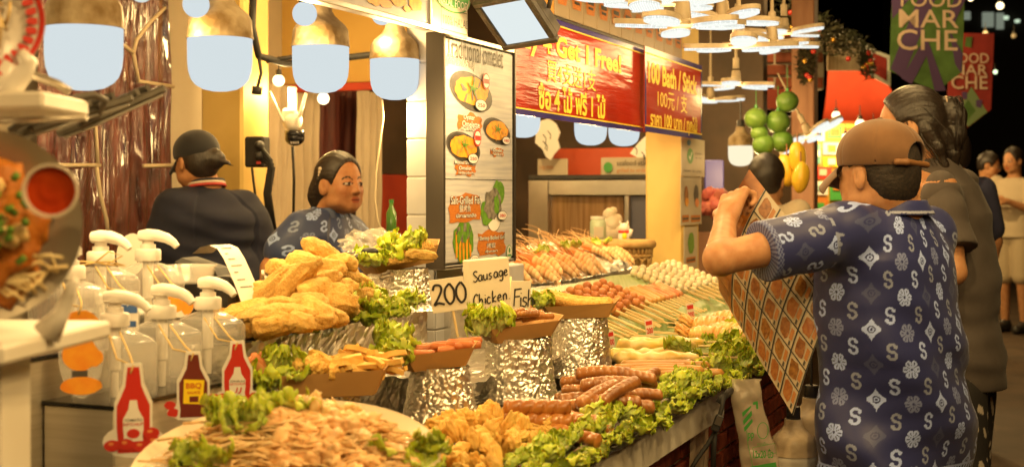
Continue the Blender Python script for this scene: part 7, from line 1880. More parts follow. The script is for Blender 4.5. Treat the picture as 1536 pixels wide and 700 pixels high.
# bag and tongs behind the boat of breaded fingers
b=MB(); blob(b,(0,0,0),(.075,.05,.035),None,4,.5,2.2,4,.3,6); o=b.obj('plastic_bag',M('thin_clear_plastic',(.82,.76,.66),.12,alpha=.28,spec=1.0,bump=.8,bscale=35,bdist=.01),smooth=False,loc=P(560,366,3.45)); tag(o,'crumpled clear plastic bag behind the boat of breaded fingers','plastic bag')
b=MB(); b.tube([P(505,384,3.3),P(552,374,3.25)],.004,8); b.tube([P(508,390,3.28),P(553,378,3.22)],.004,8); to=b.obj('steel_tongs',m_alu,smooth=True); tag(to,'steel tongs with black tips beside the upright breaded fish','tongs')
b=MB(); blob(b,P(555,377,3.22),(.022,.012,.010),None,2,.2,2,1); b.obj('grip',m_black,to,smooth=True)

# ------------------------------------------------------------------ fittings on the back wall
sc_cam=thing('security_camera','white dome security camera with two aerials hanging by the yellow pillar','camera',P(437,185,6.0))
o0=sc_cam.location; k=6.0/F
m_camw=M('white_camera_plastic',(.72,.68,.60),.35)
b=MB(); blob(b,(2*k,0,.01),(15*k,12*k,15*k),None,3,0); b.box((-2*k,0,.03),(22*k,.05,24*k),bev=.01); b.box((0,.03,.10),(12*k,.03,44*k),bev=.004); b.obj('body',m_camw,sc_cam)
b=MB(); blob(b,P(442,207,5.96)-o0,(15*k,15*k,12*k),None,3,0); b.lathe([(14.5*k,0),(15*k,10*k)],24,c=P(442,206,5.96)-o0); b.obj('dome',M('black_dome',(.012,.012,.014),.12),sc_cam,smooth=True)
b=MB()
for i in range(4): b.box(P(437+i*3.4,214,5.87)-o0,(.006,.004,.010))
b.obj('infrared_lamps',M('ir_window',(.35,.32,.3),.3),sc_cam)
for pts in (((425,182),(404,138)),((449,176),(459,140))):
    b=MB(); b.tube([P(*pts[0],5.95)-o0,P(*pts[1],5.98)-o0],.007,8); b.obj('aerial',m_camw,sc_cam,smooth=True)
b=MB(); b.tube([P(439,220,6.0)-o0,P(441,270,6.05)-o0,P(440,330,6.08)-o0],.007,6); b.obj('cable',m_rubber,sc_cam,smooth=True)
pbx=thing('power_box','black power socket box with plugs on the yellow pillar','power box',P(386,228,5.75)); o0=pbx.location; k=5.75/F
b=MB(); b.box((0,0,0),(34*k,.06,46*k),Matrix.Rotation(-.4,3,'Z'),bev=.008); b.obj('box',m_black,pbx)
for dy in(-8,8):
    b=MB(); b.lathe([(.020,0),(.018,.04),(.008,.06)],14,c=P(390,226+dy,5.70)-o0,M=Matrix.Rotation(PI/2,3,'X')); b.obj('plug',m_rubber,pbx,smooth=True)
b=MB(); b.box(P(388,244,5.69)-o0,(.018,.006,.012)); b.obj('switch',m_red_ink,pbx)
b=MB()
for i,(e,sag) in enumerate(((402,8),(398,14),(406,20))): b.tube([P(392,222+i*8,5.68)-o0,P(404+sag*.3,240+i*6,5.66)-o0,P(398+i*3,290,5.7)-o0,P(404+i*4,345,5.72)-o0],.010,7)
b.tube([P(378,252,5.72)-o0,P(382,285,5.75)-o0,P(386,320,5.78)-o0],.006,6)
b.obj('cables',m_rubber,pbx,smooth=True)
ca=MB(); ca.tube([P(380,-10,5.6),P(378,40,5.6),P(388,84,5.62),P(430,96,5.8),P(490,90,6.0),P(560,82,6.05),P(640,78,6.1)],.016,8); ca.tube([P(388,84,5.62),P(392,110,5.6),P(386,132,5.58)],.008,6); ca.tube([P(386,130,5.58),P(385,142,5.58)],.022,8); ca.tube([P(400,92,5.7),P(450,84,5.8),P(520,92,5.9)],.010,6)
tag(ca.obj('cable_bundle',m_rubber,smooth=True),'black bundle of cables strung across the tan board','cables')
b=MB(); b.lathe([(.020,0),(.022,.01),(.022,.085),(.009,.115),(.009,.13)],18); o=b.obj('green_bottle',M('green_bottle_glass',(.10,.26,.05),.15,coat=.4),loc=P(587,350,5.6),smooth=True); tag(o,'green drink bottle in front of the red panel','bottle')
b=MB(); b.lathe([(.010,.129),(.010,.143)],14); b.obj('cap',m_green_ink,o)

# ------------------------------------------------------------------ back of the stall seen between menu board and pillar
SB=7.0
def cross(px0,py0,px1,py1,s,th,name,mat,label=None,cat=None,parent=None,bev=.004):
    a=PS(px0,(py0+py1)/2,s); b_=PS(px1,(py0+py1)/2,s); z0=PS((px0+px1)/2,py1,s).z; z1=PS((px0+px1)/2,py0,s).z
    t0,_=TS(a); t1,_=TS(b_); q=MB(); q.box(((t0+t1)/2,s+th/2,(z0+z1)/2),(t1-t0,th,z1-z0),bev=bev); o=q.obj(name,mat,parent)
    if parent is None: o.rotation_euler=(0,0,-ANG); tag(o,label,cat)
    return o
m_orange_wall=M('orange_red_panel',(.62,.10,.035),.45,col2=(.52,.08,.03),nscale=3)
cross(829,222,985,268,7.55,.05,'orange_screen',m_orange_wall,'orange-red screen above the steel warming cabinet','panel')
cab=thing('warming_cabinet','stainless steel warming cabinet with a brown glass front at the back','cabinet',W(0,0,0),-ANG)
cross(792,270,822,372,SB,.35,'side_post',m_steel,parent=cab); cross(822.5,270,978,293,SB+.01,.34,'top_band',m_steel,parent=cab); cross(936,293.5,944,372,SB+.01,.3,'post',m_steel,parent=cab)
cross(823,293.5,935.5,372,SB+.05,.02,'glass_front',M('brown_glass',(.16,.09,.045),.12,col2=(.30,.18,.09),nscale=5,stretch=(9,1,.3),coat=.6),parent=cab); cross(944.5,293.5,978,372,SB+.04,.02,'blue_panel',M('slate_panel',(.10,.10,.14),.3),parent=cab)
cross(792,262,978,269,SB+.05,.3,'lid',m_black,parent=cab)
cross(806,238,851,266,7.3,.012,'small_sign',m_card,'small cream sign with a fried chicken picture on the cabinet, left one','sign')
cross(901,236,978,266,7.3,.012,'small_sign',m_card,'wide cream sign with a green seal and print above the cabinet','sign')
def pr_cross(px,py,rx,ry,s,mat,name,par,seed=0,jag=.12):
    c=PS(px,py,s); q=MB(); e=F/c.y
    q.v=[]; q.ell(0,0,rx/e,ry/e,0,jag=jag,seed=seed); o=q.obj(name,mat,par); o.matrix_world=frame(c,NV); return o
def txt_cross(body,px0,px1,py0,py1,s,mat,par):
    c=PS((px0+px1)/2,(py0+py1)/2,s); e=F/c.y; m=frame(c,NV); o=fit_text(body,par,-(px1-px0)/2/e,(px1-px0)/2/e,-(py1-py0)/2/e,(py1-py0)/2/e,mat,0,bold=.0); o.matrix_world=m; return o
sg=[x for x in bpy.data.objects if x.name.startswith('small_sign')]
pr_cross(841,252,8,10,7.285,m_fried,'food_picture',sg[0]); txt_cross('crispy chicken',808,831,247,256,7.285,m_orange_ink,sg[0])
pr_cross(912,251,7,8,7.285,m_green_ink,'seal',sg[1],jag=0); txt_cross('seafood stall',924,972,240,248,7.285,m_softblack,sg[1]); txt_cross('grilled to order',924,972,252,260,7.285,m_orange_ink,sg[1])
# white cut-out shapes hung over the cabinet
def cutout(px,py,pts,label,seed):
    c=PS(px,py,7.2); e=F/c.y; r=thing('cutout_board',label,'cut-out',mat=frame(c,NV),group='white cut-out boards')
    q=MB(); q.prism([(x/e,-y/e) for x,y in pts],-.012,0); q.obj('board',m_print,r)
    q=MB(); rg=random.Random(seed)
    for i in range(5):
        x0,y0=rg.uniform(-12,8),rg.uniform(-18,14); q.stroke([(x0/e,-y0/e),((x0+5)/e,-(y0+6)/e),((x0+4)/e,-(y0+13)/e)],.005,.001+i*1e-4)
    q.obj('outline_print',m_ink,r)
cutout(821,212,[(-14,-30),(2,-34),(14,-26),(20,-12),(16,-2),(20,10),(10,20),(6,28),(-2,24),(-8,12),(-20,2),(-18,-14)],'white cut-out board with black lines, left over the steel cabinet',3)
cutout(962,222,[(-18,8),(-10,-2),(2,-14),(12,-22),(18,-10),(16,8),(8,14),(-6,14)],'white cut-out board with black lines, next to the yellow pillar',5)
# sack, jar, figurine, basket
k=6.2/F
b=MB()
for (px,py,r_,sd) in ((915,352,15,1),(928,346,13,2),(918,334,14,3),(908,345,13,4),(924,330,10,5),(914,322,10,6),(920,316,6,7)): blob(b,P(px,py,6.35),(r_*k,r_*k,r_*k),None,3,.15,2,sd)
tag(b.obj('white_sack',M('white_sack_cloth',(.70,.63,.50),.6,col2=(.6,.52,.4),nscale=14,bump=.3),smooth=True),'lumpy white tied sack standing behind the wicker basket','sack')
jr=thing('glass_jar','pale green glass jar with a paper label beside the white sack','jar',P(897,362,6.1)); b=MB(); b.lathe([(11*k,0),(12*k,3*k),(12*k,28*k),(10*k,33*k)],24); b.obj('body',M('pale_green_glass',(.42,.50,.36),.15),jr,smooth=True); b=MB(); b.lathe([(11*k,33*k),(11*k,37*k)],20); b.obj('lid',m_camw,jr); b=MB(); b.box((0,-12.3*k,14*k),(14*k,.004,16*k)); b.obj('label_print',m_card,jr)
cf=thing('cat_figurine','small white cat figurine with red collar beside the white sack','figurine',P(936,366,6.0)); b=MB(); blob(b,(0,0,10*k),(9*k,8*k,11*k),None,3,0); blob(b,(0,-2*k,24*k),(8*k,7*k,7*k),None,3,0); b.tube([(-5*k,0,29*k),(-6*k,0,34*k)],[3*k,.5*k],8); b.tube([(5*k,0,29*k),(6*k,0,34*k)],[3*k,.5*k],8); b.tube([(7*k,-3*k,10*k),(10*k,-4*k,22*k)],[3*k,3.4*k],8); b.obj('body',m_glaze,cf,smooth=True)
b=MB(); b.tube([(7*k*math.cos(a),6.5*k*math.sin(a)-1*k,18*k) for a in [i*2*PI/16 for i in range(17)]],.006,6); b.obj('collar',m_red_ink,cf); b=MB(); blob(b,(0,-8*k,12*k),(4*k,2*k,5*k),None,2,0); b.obj('coin',m_yellow_ink,cf,smooth=True)
m_wick=M('wicker',(.52,.34,.13),.6,col2=(.38,.22,.07),nscale=30,bump=.3)
bk=thing('wicker_basket','tan wicker basket with arched openings in front of the yellow pillar','basket',P(938,404,5.75)); k5=5.75/F; w2,h2=40*k5,38*k5
b=MB(); b.tube([(w2*math.cos(a),w2*.6*math.sin(a),h2) for a in [i*2*PI/30 for i in range(31)]],.020,8); b.tube([(w2*.97*math.cos(a),w2*.58*math.sin(a),h2*.55) for a in [i*2*PI/30 for i in range(31)]],.009,6); b.tube([(w2*.9*math.cos(a),w2*.54*math.sin(a),.01) for a in [i*2*PI/30 for i in range(31)]],.012,6); b.obj('rim',m_wick,bk,smooth=True)
b=MB()
for i in range(34):
    a=2*PI*i/34; b.tube([(w2*.97*math.cos(a),w2*.58*math.sin(a),h2*.56),(w2*math.cos(a),w2*.6*math.sin(a),h2)],.007,5)
for i in range(14):
    a=2*PI*i/14; a2=2*PI*(i+1)/14; am=(a+a2)/2; b.tube([(w2*.9*math.cos(a),w2*.54*math.sin(a),.01),(w2*.94*math.cos(a),w2*.56*math.sin(a),h2*.35),(w2*.96*math.cos(am),w2*.575*math.sin(am),h2*.53),(w2*.94*math.cos(a2),w2*.56*math.sin(a2),h2*.35),(w2*.9*math.cos(a2),w2*.54*math.sin(a2),.01)],.008,5)
b.obj('weave',m_wick,bk,smooth=True); b=MB(); b.lathe([(.001,.012),(.88,.012),(.93,h2*.55),(.97,h2*.97)],30,cap0=False,cap1=False); b.v=[(x*w2*.95,y*w2*.57,z) for x,y,z in b.v]; b.obj('lining',m_wick,bk,smooth=True)

# ------------------------------------------------------------------ under the counter front: bag, cable, spare bulbs
bag=thing('plastic_bag_roll','hanging clear plastic bag packet with green PP 12x20 print under the counter edge','bag packet',P(1132,640,3.42)); o0=bag.location; k=3.42/F
m_bag=M('cloudy_plastic',(.70,.60,.46),.22,alpha=.42,spec=.9,bump=.7,bscale=22,bdist=.008,fres=.8)
out=[(1100,575),(1128,566),(1142,572),(1150,600),(1158,640),(1168,690),(1180,760),(1120,760),(1112,700),(1104,640),(1096,600)]
def bgrid(u,v):
    y=568+190*v; xl=np.interp(y,[568,600,640,700,760],[1098,1096,1104,1112,1120]); xr=np.interp(y,[568,572,600,640,690,760],[1143,1140,1143,1154,1168,1180])
    a=2*PI*u; x=(xl+xr)/2+(xr-xl)/2*math.cos(a); p=P(x,y,3.42)-o0; p.y+=.018*math.sin(a)*min(1,v*5+.25)+.010*N((x*.06,y*.05,2)); p.x+=.004*N((x*.1,y*.04,5)); return p
b=MB(); b.grid(34,40,bgrid,closed=True); b.obj('packet',m_bag,bag,smooth=True)
bm_=frame(P(1136,640,3.36)-o0,Vector((1,.05,0)),Vector((.16,-.03,1)))
pgr=bag
def btxt(body,x0,x1,y0,y1,rot=0,bold=0,mat=m_green_ink):
    o=fit_text(body,bag,(x0-1136)*k,(x1-1136)*k,-(y1-640)*k,-(y0-640)*k,mat,0,bold=bold); o.matrix_local=bm_@Matrix.Translation((0,0,.001)); return o
btxt('pp',1122,1131,648,660,bold=.02); btxt('12x20 นิ้ว',1130,1160,672,686,bold=.02); btxt('ถุงเย็น',1136,1152,662,668)
q=MB(); 
for i,(y0,y1) in enumerate(((607,612),(614,624),(626,634))): q.flat([((1113-1136+i*1.5)*k,-(y1+6-640)*k),((1126-1136+i)*k,-(y0+1-640)*k),((1127-1136+i)*k,-(y1-2-640)*k),((1114-1136+i*1.5)*k,-(y1+13-640)*k)],.0008+i*1e-4)
q.flat([((1129-1136)*k,-(603-640)*k),((1136-1136)*k,-(601-640)*k),((1137-1136)*k,-(613-640)*k),((1134-1136)*k,-(613-640)*k),((1133.5-1136)*k,-(606-640)*k),((1129-1136)*k,-(607-640)*k)],.0012)
q.flat([(-10*k,-(698-640)*k),(28*k,-(692-640)*k),(30*k,-(704-640)*k),(-9*k,-(710-640)*k)],.0010)
o=q.obj('green_print',m_green_ink,bag); o.matrix_local=bm_
q=MB(); n=24
pts=[(8*k+8*k*math.cos(a),-(645-640)*k+12*k*math.sin(a)) for a in [i*2*PI/n for i in range(n+1)]]; q.stroke(pts,.0018,.0014); q.stroke([(-16*k,-5*k),(-14*k,-25*k),(-6*k,-60*k),(2*k,-70*k)],.0015,.0015); q.stroke([(-7*k,-30*k),(26*k,-24*k),(29*k,-38*k),(-4*k,-46*k),(-7*k,-30*k)],.0012,.0013); o=q.obj('green_line_print',m_green_ink,bag); o.matrix_local=bm_
cb=MB(); cb.tube([P(1086,592,3.32),P(1083,610,3.31),P(1078,628,3.31),P(1072,648,3.30),P(1060,668,3.30),P(1044,690,3.29),P(1030,715,3.29)],.0055,8); cb.tube([P(1072,648,3.3),P(1070,680,3.32),P(1069,720,3.33)],.007,8); cb.tube([P(1096,585,3.4),P(1084,596,3.32),P(1078,604,3.32)],.009,8)
cbo=tag(cb.obj('power_cable',m_rubber,smooth=True),'black cable with an inline connector hanging under the counter edge','cable')
b=MB(); b.box(P(1076,634,3.28),(.020,.014,.042),Matrix.Rotation(.35,3,'Y'),bev=.003); b.obj('connector',m_black,cbo); b=MB(); b.box(P(1078,631,3.272),(.016,.002,.020),Matrix.Rotation(.35,3,'Y')); b.obj('connector_label',m_alu,cbo)
sh=drape('plastic_sheet',1034,1062,598,760,-.935,M('hazy_plastic_sheet',(.60,.48,.34),.3,alpha=.75,bump=.4,bscale=14,bdist=.006),'hazy plastic sheet hanging below the counter edge boards',2,.008,seed=3,cat='plastic sheet')
m_capcream=M('cream_bulb_cap',(.66,.53,.36),.4,col2=(.56,.43,.27),nscale=14,bump=.3,bscale=60,bdist=.004,voro=True)
for px,py,Rp,Y,lab in ((1190,680,33,3.62,'spare unlit bulb standing low by the brick base, nearer one with a black socket'),(1217,648,33,3.80,'spare unlit bulb half hidden by the printed shirt')):
    R=Rp*Y/F; r=thing('spare_bulb',lab,'light bulb',P(px,py,Y),0,'spare bulbs by the brick base'); kk=R/.069
    cm_=BBM[0].copy(); cm_.materials.clear(); cm_.materials.append(m_capcream)
    for me_,nm in ((cm_,'cap'),(BBM[2],'socket')):
        o=ob(nm,me_,r); o.scale=(kk*1.05,)*3
    dm_=BBM[1].copy(); dm_.materials.clear(); dm_.materials.append(M('unlit_diffuser',(.66,.62,.55),.4)); ob('diffuser',dm_,r).scale=(kk*1.05,)*3

# ================================================================== farther along: fruit stall, banners, aisle
m_post=M('pink_brown_post',(.34,.17,.095),.6,col2=(.26,.12,.065),nscale=4,stretch=(6,6,.6))
pst=MB(); a=P(1207,200,8.0); pst.box((0,0,1.3),(.135,.135,2.6),Matrix.Rotation(-ANG,3,'Z'),bev=.006); tag(pst.obj('wooden_post',m_post,loc=(a.x,a.y,0)),'pinkish brown wooden post right of the hanging mangoes','post')
def fb(px0,py0,px1,py1,Y,th,name,mat,label=None,cat=None,parent=None,bev=.006):
    a=P(px0,py1,Y); b_=P(px1,py0,Y); q=MB(); q.box(((a.x+b_.x)/2,Y+th/2,(a.z+b_.z)/2),(b_.x-a.x,th,b_.z-a.z),bev=bev); o=q.obj(name,mat,parent)
    if parent is None: tag(o,label,cat)
    return o
bw=thing('brick_fascia','red brick fascia with wide pale joints above the fruit stall','wall',P(1130,140,9.2)); o0=bw.location
a=P(1050,134,9.3); b_=P(1236,40,9.3); q=MB(); q.box(Vector(((a.x+b_.x)/2,9.36,(a.z+b_.z)/2))-o0,(b_.x-a.x,.1,b_.z-a.z)); q.obj('mortar_bed',m_mortar,bw)
me=MB().box((0,0,0),(.155,.03,.07),bev=.004).mesh('brick',M('dim_brick',(.36,.10,.05),.8,col2=(.26,.065,.03),nscale=12,var=.2))
for j in range(5):
    for i in range(5):
        x=a.x+.09+.172*(i+(.5 if j%2 else 0)); z=a.z+.045+.088*j
        if x<b_.x-.08: ob('brick',me,bw,Vector((x,9.300,z))-o0)
fb(1054,134,1200,164,9.25,.06,'red_awning_board',M('dull_red_board',(.40,.065,.03),.6,col2=(.3,.05,.025),nscale=3),'dull red board under the brick fascia of the fruit stall','board')
fb(1097,124,1137,165,9.15,.02,'cream_sheet',m_card,'cream sheet hung on the dull red board of the fruit stall','sheet')
fb(1058,165,1140,173,9.1,.05,'orange_ledge',m_orange_wall,'narrow orange ledge under the dull red board','ledge')
fb(1050,174,1192,345,10.6,.1,'fruit_stall_wall',m_dark,'dark back wall of the fruit stall','wall')
fb(1040,348,1200,640,8.4,.5,'fruit_stall_counter',m_post,'brown counter of the fruit stall behind the held menu','counter')
for i,(px,py,r_) in enumerate(((1112,189,5),(1090,200,3),(1060,213,4),(1065,240,3))): small_bulb(px,py,r_,9.8,('small warm bulb glowing deep in the fruit stall, nearest the cream sheet','tiny warm bulb left of the pomelos in the fruit stall','small warm bulb just right of the white notice','tiny warm bulb low behind the white notice')[i],m_warmbulb,16 if i==0 else 0)
r=big_bulb(1111,219,7.3,'dimmer big bulb hanging in front of the fruit stall',7,group='bulb by the fruit stall',dif=m_bulb_dim)
fb(1057,240,1086,292,7.6,.03,'blue_board',M('blue_board_paint',(.045,.04,.22),.5),'deep blue board standing behind the dragon fruit','board')
m_pom=M('green_pomelo',(.10,.22,.03),.45,col2=(.17,.29,.05),nscale=9,bump=.35,bscale=90,coat=.08,var=.15); m_mango=M('yellow_mango',(.80,.52,.04),.35,col2=(.70,.42,.03),nscale=5,coat=.2,var=.06)
for i,(px,py,rp,lab) in enumerate(((1134,178,17,'green pomelo hanging farthest left in the fruit bunch'),(1167,183,18,'green pomelo in the middle of the hanging bunch'),(1181,153,17,'topmost green pomelo of the hanging bunch'),(1145,217,17,'lowest left green pomelo of the hanging bunch'),(1173,212,17,'green pomelo just above the yellow mangoes'),(1139,200,13,'small green pomelo tucked between the left ones'))):
    Y=6.9; k=Y/F; r=thing('pomelo',lab,'pomelo',P(px,py,Y),0,'hanging green pomelos'); b=MB(); blob(b,(0,0,0),(rp*k,rp*k,rp*k*.95),None,4,.06,1.4,i); b.obj('fruit',m_pom,r,smooth=True); b=MB(); b.tube([(0,0,rp*k*.9),(0,0,rp*k*1.2)],.008,6); b.tube([(0,0,rp*k*1.1),(0,0,rp*k*3)],.002,4); b.obj('stalk',m_green_ink,r)
for i,(px,py,rp,rh,lab) in enumerate(((1180,256,14,25,'yellow mango on the left of the hanging three'),(1196,236,13,24,'upper yellow mango beside the wooden post'),(1201,266,13,24,'lower yellow mango against the wooden post'))):
    Y=6.8-.05*i; k=Y/F; r=thing('mango',lab,'mango',P(px,py,Y),0,'hanging yellow mangoes'); b=MB(); blob(b,(0,0,0),(rp*k,rp*k*.8,rh*k),Matrix.Rotation(.15*(i-1),3,'Y'),4,.12,1.0,i+4); b.obj('fruit',m_mango,r,smooth=True); b=MB(); b.tube([(0,0,rh*k*.9),(0,0,rh*k*1.6)],.004,5); b.obj('stalk',m_post,r)
petal_lamp(1215,203,7.4,'tilted flower-shaped lamp with a bluish shine by the wooden post',rot=.2,power=4,tilt=(-.26,-.42,.0))
m_dragon=M('dragon_fruit',(.30,.045,.055),.55,col2=(.40,.13,.08),nscale=12,ncon=.2,bump=.6,bscale=14,bdist=.02,var=.15)
for i in range(14):
    px=1068+rnd(-13,13); py=308+rnd(-20,20); b=MB(); 
    if i<3: blob(b,(0,0,0),(.035,.035,.045),None,3,.25,2.5,i,.2,5); globals().setdefault('DRG',[]).append(b.mesh('dragon_fruit',m_dragon,True))
    place('dragon_fruit',DRG[i%3],P(px,py,7.0+rnd(-.1,.1)),(rnd(0,6),rnd(0,6),0),'pink dragon fruit in the heap beside the white notices','dragon fruit','dragon fruit heap')
# lit poster stall and red awning
aw=thing('awning','round-topped orange-red awning lit from below in the background','awning',P(1283,186,13)); o0=aw.location; k=13/F
b=MB()
def awf(u,v):
    th=max(0,(u-.35)/.65)*1.42; x=-52+32*u/.35 if u<.35 else -20+73*math.sin(th); top=-86*math.cos(th)
    return Vector((x*k,.25*(1-v)**2-.3,-(top*v*1.0)*k))
b.grid(30,10,awf); b.obj('canvas',M('orange_red_canvas',(.52,.055,.018),.7,col2=(.44,.045,.015),nscale=6),aw,smooth=True)
b=MB(); b.box((0,-.32,-3*k),(104*k,.03,9*k)); b.obj('valance',M('orange_canvas',(.66,.16,.04),.7),aw)
ps=thing('poster_stall','brightly lit stall front pasted with coloured posters behind the capped man','stall',P(1245,330,12.4)); k=12.4/F; o0=ps.location
fb_=lambda px0,py0,px1,py1,mt,nm,dy=0:(lambda a,b_:MB().box(Vector(((a.x+b_.x)/2,12.4+dy,(a.z+b_.z)/2))-o0,(b_.x-a.x,.02,b_.z-a.z)).obj(nm,mt,ps))(P(px0,py1,12.4),P(px1,py0,12.4))
m_ylw=M('yellow_board',(.74,.46,.08),.5,col2=(.6,.34,.05),nscale=6); fb_(1212,186,1330,340,m_ylw,'panel'); fb_(1208,340,1335,520,m_wallcream,'counter_front')
rg=random.Random(4); pm_=[m_card,m_print,M('teal_print',(.12,.36,.30),.5),m_red_ink,m_green_ink,M('pale_blue_print',(.34,.45,.6),.5),m_yellow_ink,m_orange_ink]
for i,(x0,y0,x1,y1) in enumerate(((1216,190,1236,212),(1240,190,1262,208),(1266,192,1300,214),(1216,216,1230,246),(1233,214,1258,232),(1260,218,1284,240),(1218,250,1246,268),(1234,236,1256,250),(1222,272,1240,292),(1243,262,1262,300),(1216,296,1240,322),(1265,246,1290,280))):
    fb_(x0,y0,x1,y1,pm_[(i*3+1)%8],'poster',-.02-.002*i); xm,ym=(x0+x1)/2,(y0+y1)/2; fb_(xm-5,ym-5,xm+6,ym+4,pm_[(i*5+2)%8],'poster_print',-.035-.002*i)
for i,(px,py,r_) in enumerate(((1254,173,6),(1290,186,7),(1268,205,5),(1310,190,5),(1225,205,5))):
    small_bulb(px,py,r_,12.0-.1*i,('warm bulb at the foot of the orange-red awning, left one','warm bulb at the foot of the orange-red awning, above the cap','warm bulb in front of the posters, between two others','warm bulb at the foot of the awning, beside the black hair','warm bulb at the left edge of the poster stall')[i],m_warmbulb,7 if i<3 else 0,group='bulbs on the poster stall')
# garland with baubles
m_fir=M('dark_garland_leaf',(.028,.034,.012),.7,col2=(.06,.05,.022),nscale=5,var=.2); m_gold=M('gold_bauble',(.8,.45,.08),.25,.8); m_redb=M('red_bauble',(.5,.04,.03),.25)
def garland(path,label,seed,n=900,rad=22,Y=9.0):
    rg=random.Random(seed); k=Y/F; c=P(*path[0],Y); r=thing('garland',label,'garland',c,0,'festive garlands'); b=MB()
    seg=len(path)-1
    for i in range(n):
        t=rg.random()*seg; j=int(t); f_=t-j; x=path[j][0]*(1-f_)+path[j+1][0]*f_; y=path[j][1]*(1-f_)+path[j+1][1]*f_
        th=rg.uniform(0,2*PI); q=rad*rg.random()**.6*(1+.5*N((x*.05,y*.05,seed))); p=P(x+q*math.cos(th),y+q*math.sin(th),Y+rg.uniform(-.12,.12))-c
        d=Vector((rg.uniform(-1,1),rg.uniform(-1,1),rg.uniform(-1,.6))).normalized(); e=d.orthogonal().normalized()*rg.uniform(.007,.014); L=rg.uniform(.03,.06)
        b.add([p-e,p+d*L*.5+e*.3+Vector((0,0,.004)),p+d*L,p+e],[(0,1,2,3)])
    o=b.obj('foliage',m_fir,r); o['kind']='stuff'
    for i in range(6):
        j=rg.randrange(seg+1); q=MB(); blob(q,P(path[j][0]+rg.uniform(-rad*.7,rad*.7),path[j][1]+rg.uniform(-rad*.7,rad*.9),Y-.15)-c,4*k,None,2,0); q.obj('bauble',(m_gold,m_redb)[i%2],r,smooth=True)
    return r
garland([(1180,22),(1212,40),(1250,58),(1285,68)],'long dark garland sagging across the top above the fruit stall',1,1300,24)
garland([(1212,70),(1210,95),(1208,118)],'short garland with red and gold baubles on the wooden post',2,500,13,7.8)
garland([(1296,70),(1300,92),(1304,110)],'short dark garland left of the green banner',3,400,13,9.4)
fb(1241,62,1292,106,9.6,.03,'slatted_board',M('cream_slats',(.50,.40,.28),.6,col2=(.30,.22,.14),nscale=10,stretch=(14,1,.01)),'cream slatted board under the long garland','board')
fl=thing('red_white_flag','red flag edged with white beside the green banner','flag',P(1320,80,9.8)); k=9.8/F
b=MB(); b.prism([(-16*k,8*k),(16*k,-4*k),(16*k,-50*k),(-16*k,-34*k)],-.004,0); o=b.obj('border',m_print,fl,rot=(PI/2,0,0)); b=MB(); b.prism([(-11*k,1*k),(10*k,-8*k),(10*k,-42*k),(-11*k,-29*k)],.001,.006); b.obj('field',M('deep_red_cloth',(.35,.03,.025),.7),fl,rot=(PI/2,0,0))
for x0,y0,x1,y1,Y in ((1060,-60,1100,18,9.6),(1104,-60,1136,16,9.6),(1140,-60,1172,12,9.7)):
    pass
# banners
def market_banner(px0,px1,py_top,py_side,py_pt,ptx,Y,label,base,ribbons,txt,letters):
    k=Y/F; c=P((px0+px1)/2,py_top,Y); r=thing('hanging_banner',label,'banner',mat=frame(c,Vector((1,.12,0))),group='market banners')
    X=lambda x:(x-(px0+px1)/2)*k; Z=lambda y:-(y-py_top)*k
    b=MB(); b.prism([(X(px0+3),0),(X(px1),0),(X(px1-5),Z(py_side)),(X(ptx),Z(py_pt)),(X(px0-2),Z(py_side))],-.004,0); b.obj('cloth',base,r)
    for i,(pts,mt) in enumerate(ribbons): b=MB(); b.flat([(X(x),Z(y)) for x,y in pts],.002+i*.0006); b.obj('ribbon_print',mt,r)
    for body,x0,x1,y0,y1 in letters: fit_text(body,r,X(x0),X(x1),Z(y1),Z(y0),txt,.006,bold=.006)
    return r
m_bgreen=M('green_banner_cloth',(.10,.20,.05),.7,col2=(.07,.14,.035),nscale=10,bump=.2,bscale=60); m_bpurple=M('purple_print',(.10,.055,.15),.7); m_bred=M('red_banner_cloth',(.34,.035,.03),.7,col2=(.26,.028,.024),nscale=8,bump=.2,bscale=60); m_cream=M('cream_lettering',(.66,.50,.38),.6); m_pgreen=M('pale_green_print',(.18,.26,.12),.7)
market_banner(1334,1451,-40,107,138,1405,9.0,'green and purple hanging banner lettered FOOD MARCHE',m_bgreen,
  [([(1392,-40),(1420,-40),(1352,118),(1333,104)],m_bpurple),([(1334,-10),(1344,-30),(1362,0),(1336,30)],m_bpurple),([(1384,62),(1392,62),(1420,136),(1402,137)],m_bpurple),([(1384,62),(1396,72),(1366,127),(1350,118)],m_bpurple),([(1425,45),(1446,80),(1444,110),(1434,96)],m_bpurple),([(1448,-40),(1450,0),(1430,40),(1424,20)],m_bpurple)],
  m_cream,(('FOOD',1349,1444,-12,11),('MAR',1346,1440,15,42),('CHE',1343,1438,45,76)))
market_banner(1421,1493,50,164,191,1452,11.6,'red hanging banner lettered FOOD MARCHE with a green tree, behind the green one',m_bred,
  [([(1457,130),(1482,168),(1452,190),(1432,172)],m_pgreen),([(1452,150),(1464,166),(1448,184),(1436,170)],m_bgreen),([(1442,138),(1450,138),(1450,150),(1442,148)],m_bpurple),([(1464,150),(1474,150),(1472,162),(1464,160)],m_bpurple),([(1448,56),(1458,56),(1456,72),(1446,70)],m_bgreen)],
  m_cream,(('FOOD',1426,1484,80,95),('MAR',1428,1482,97,113),('CHE',1425,1482,114,134)))
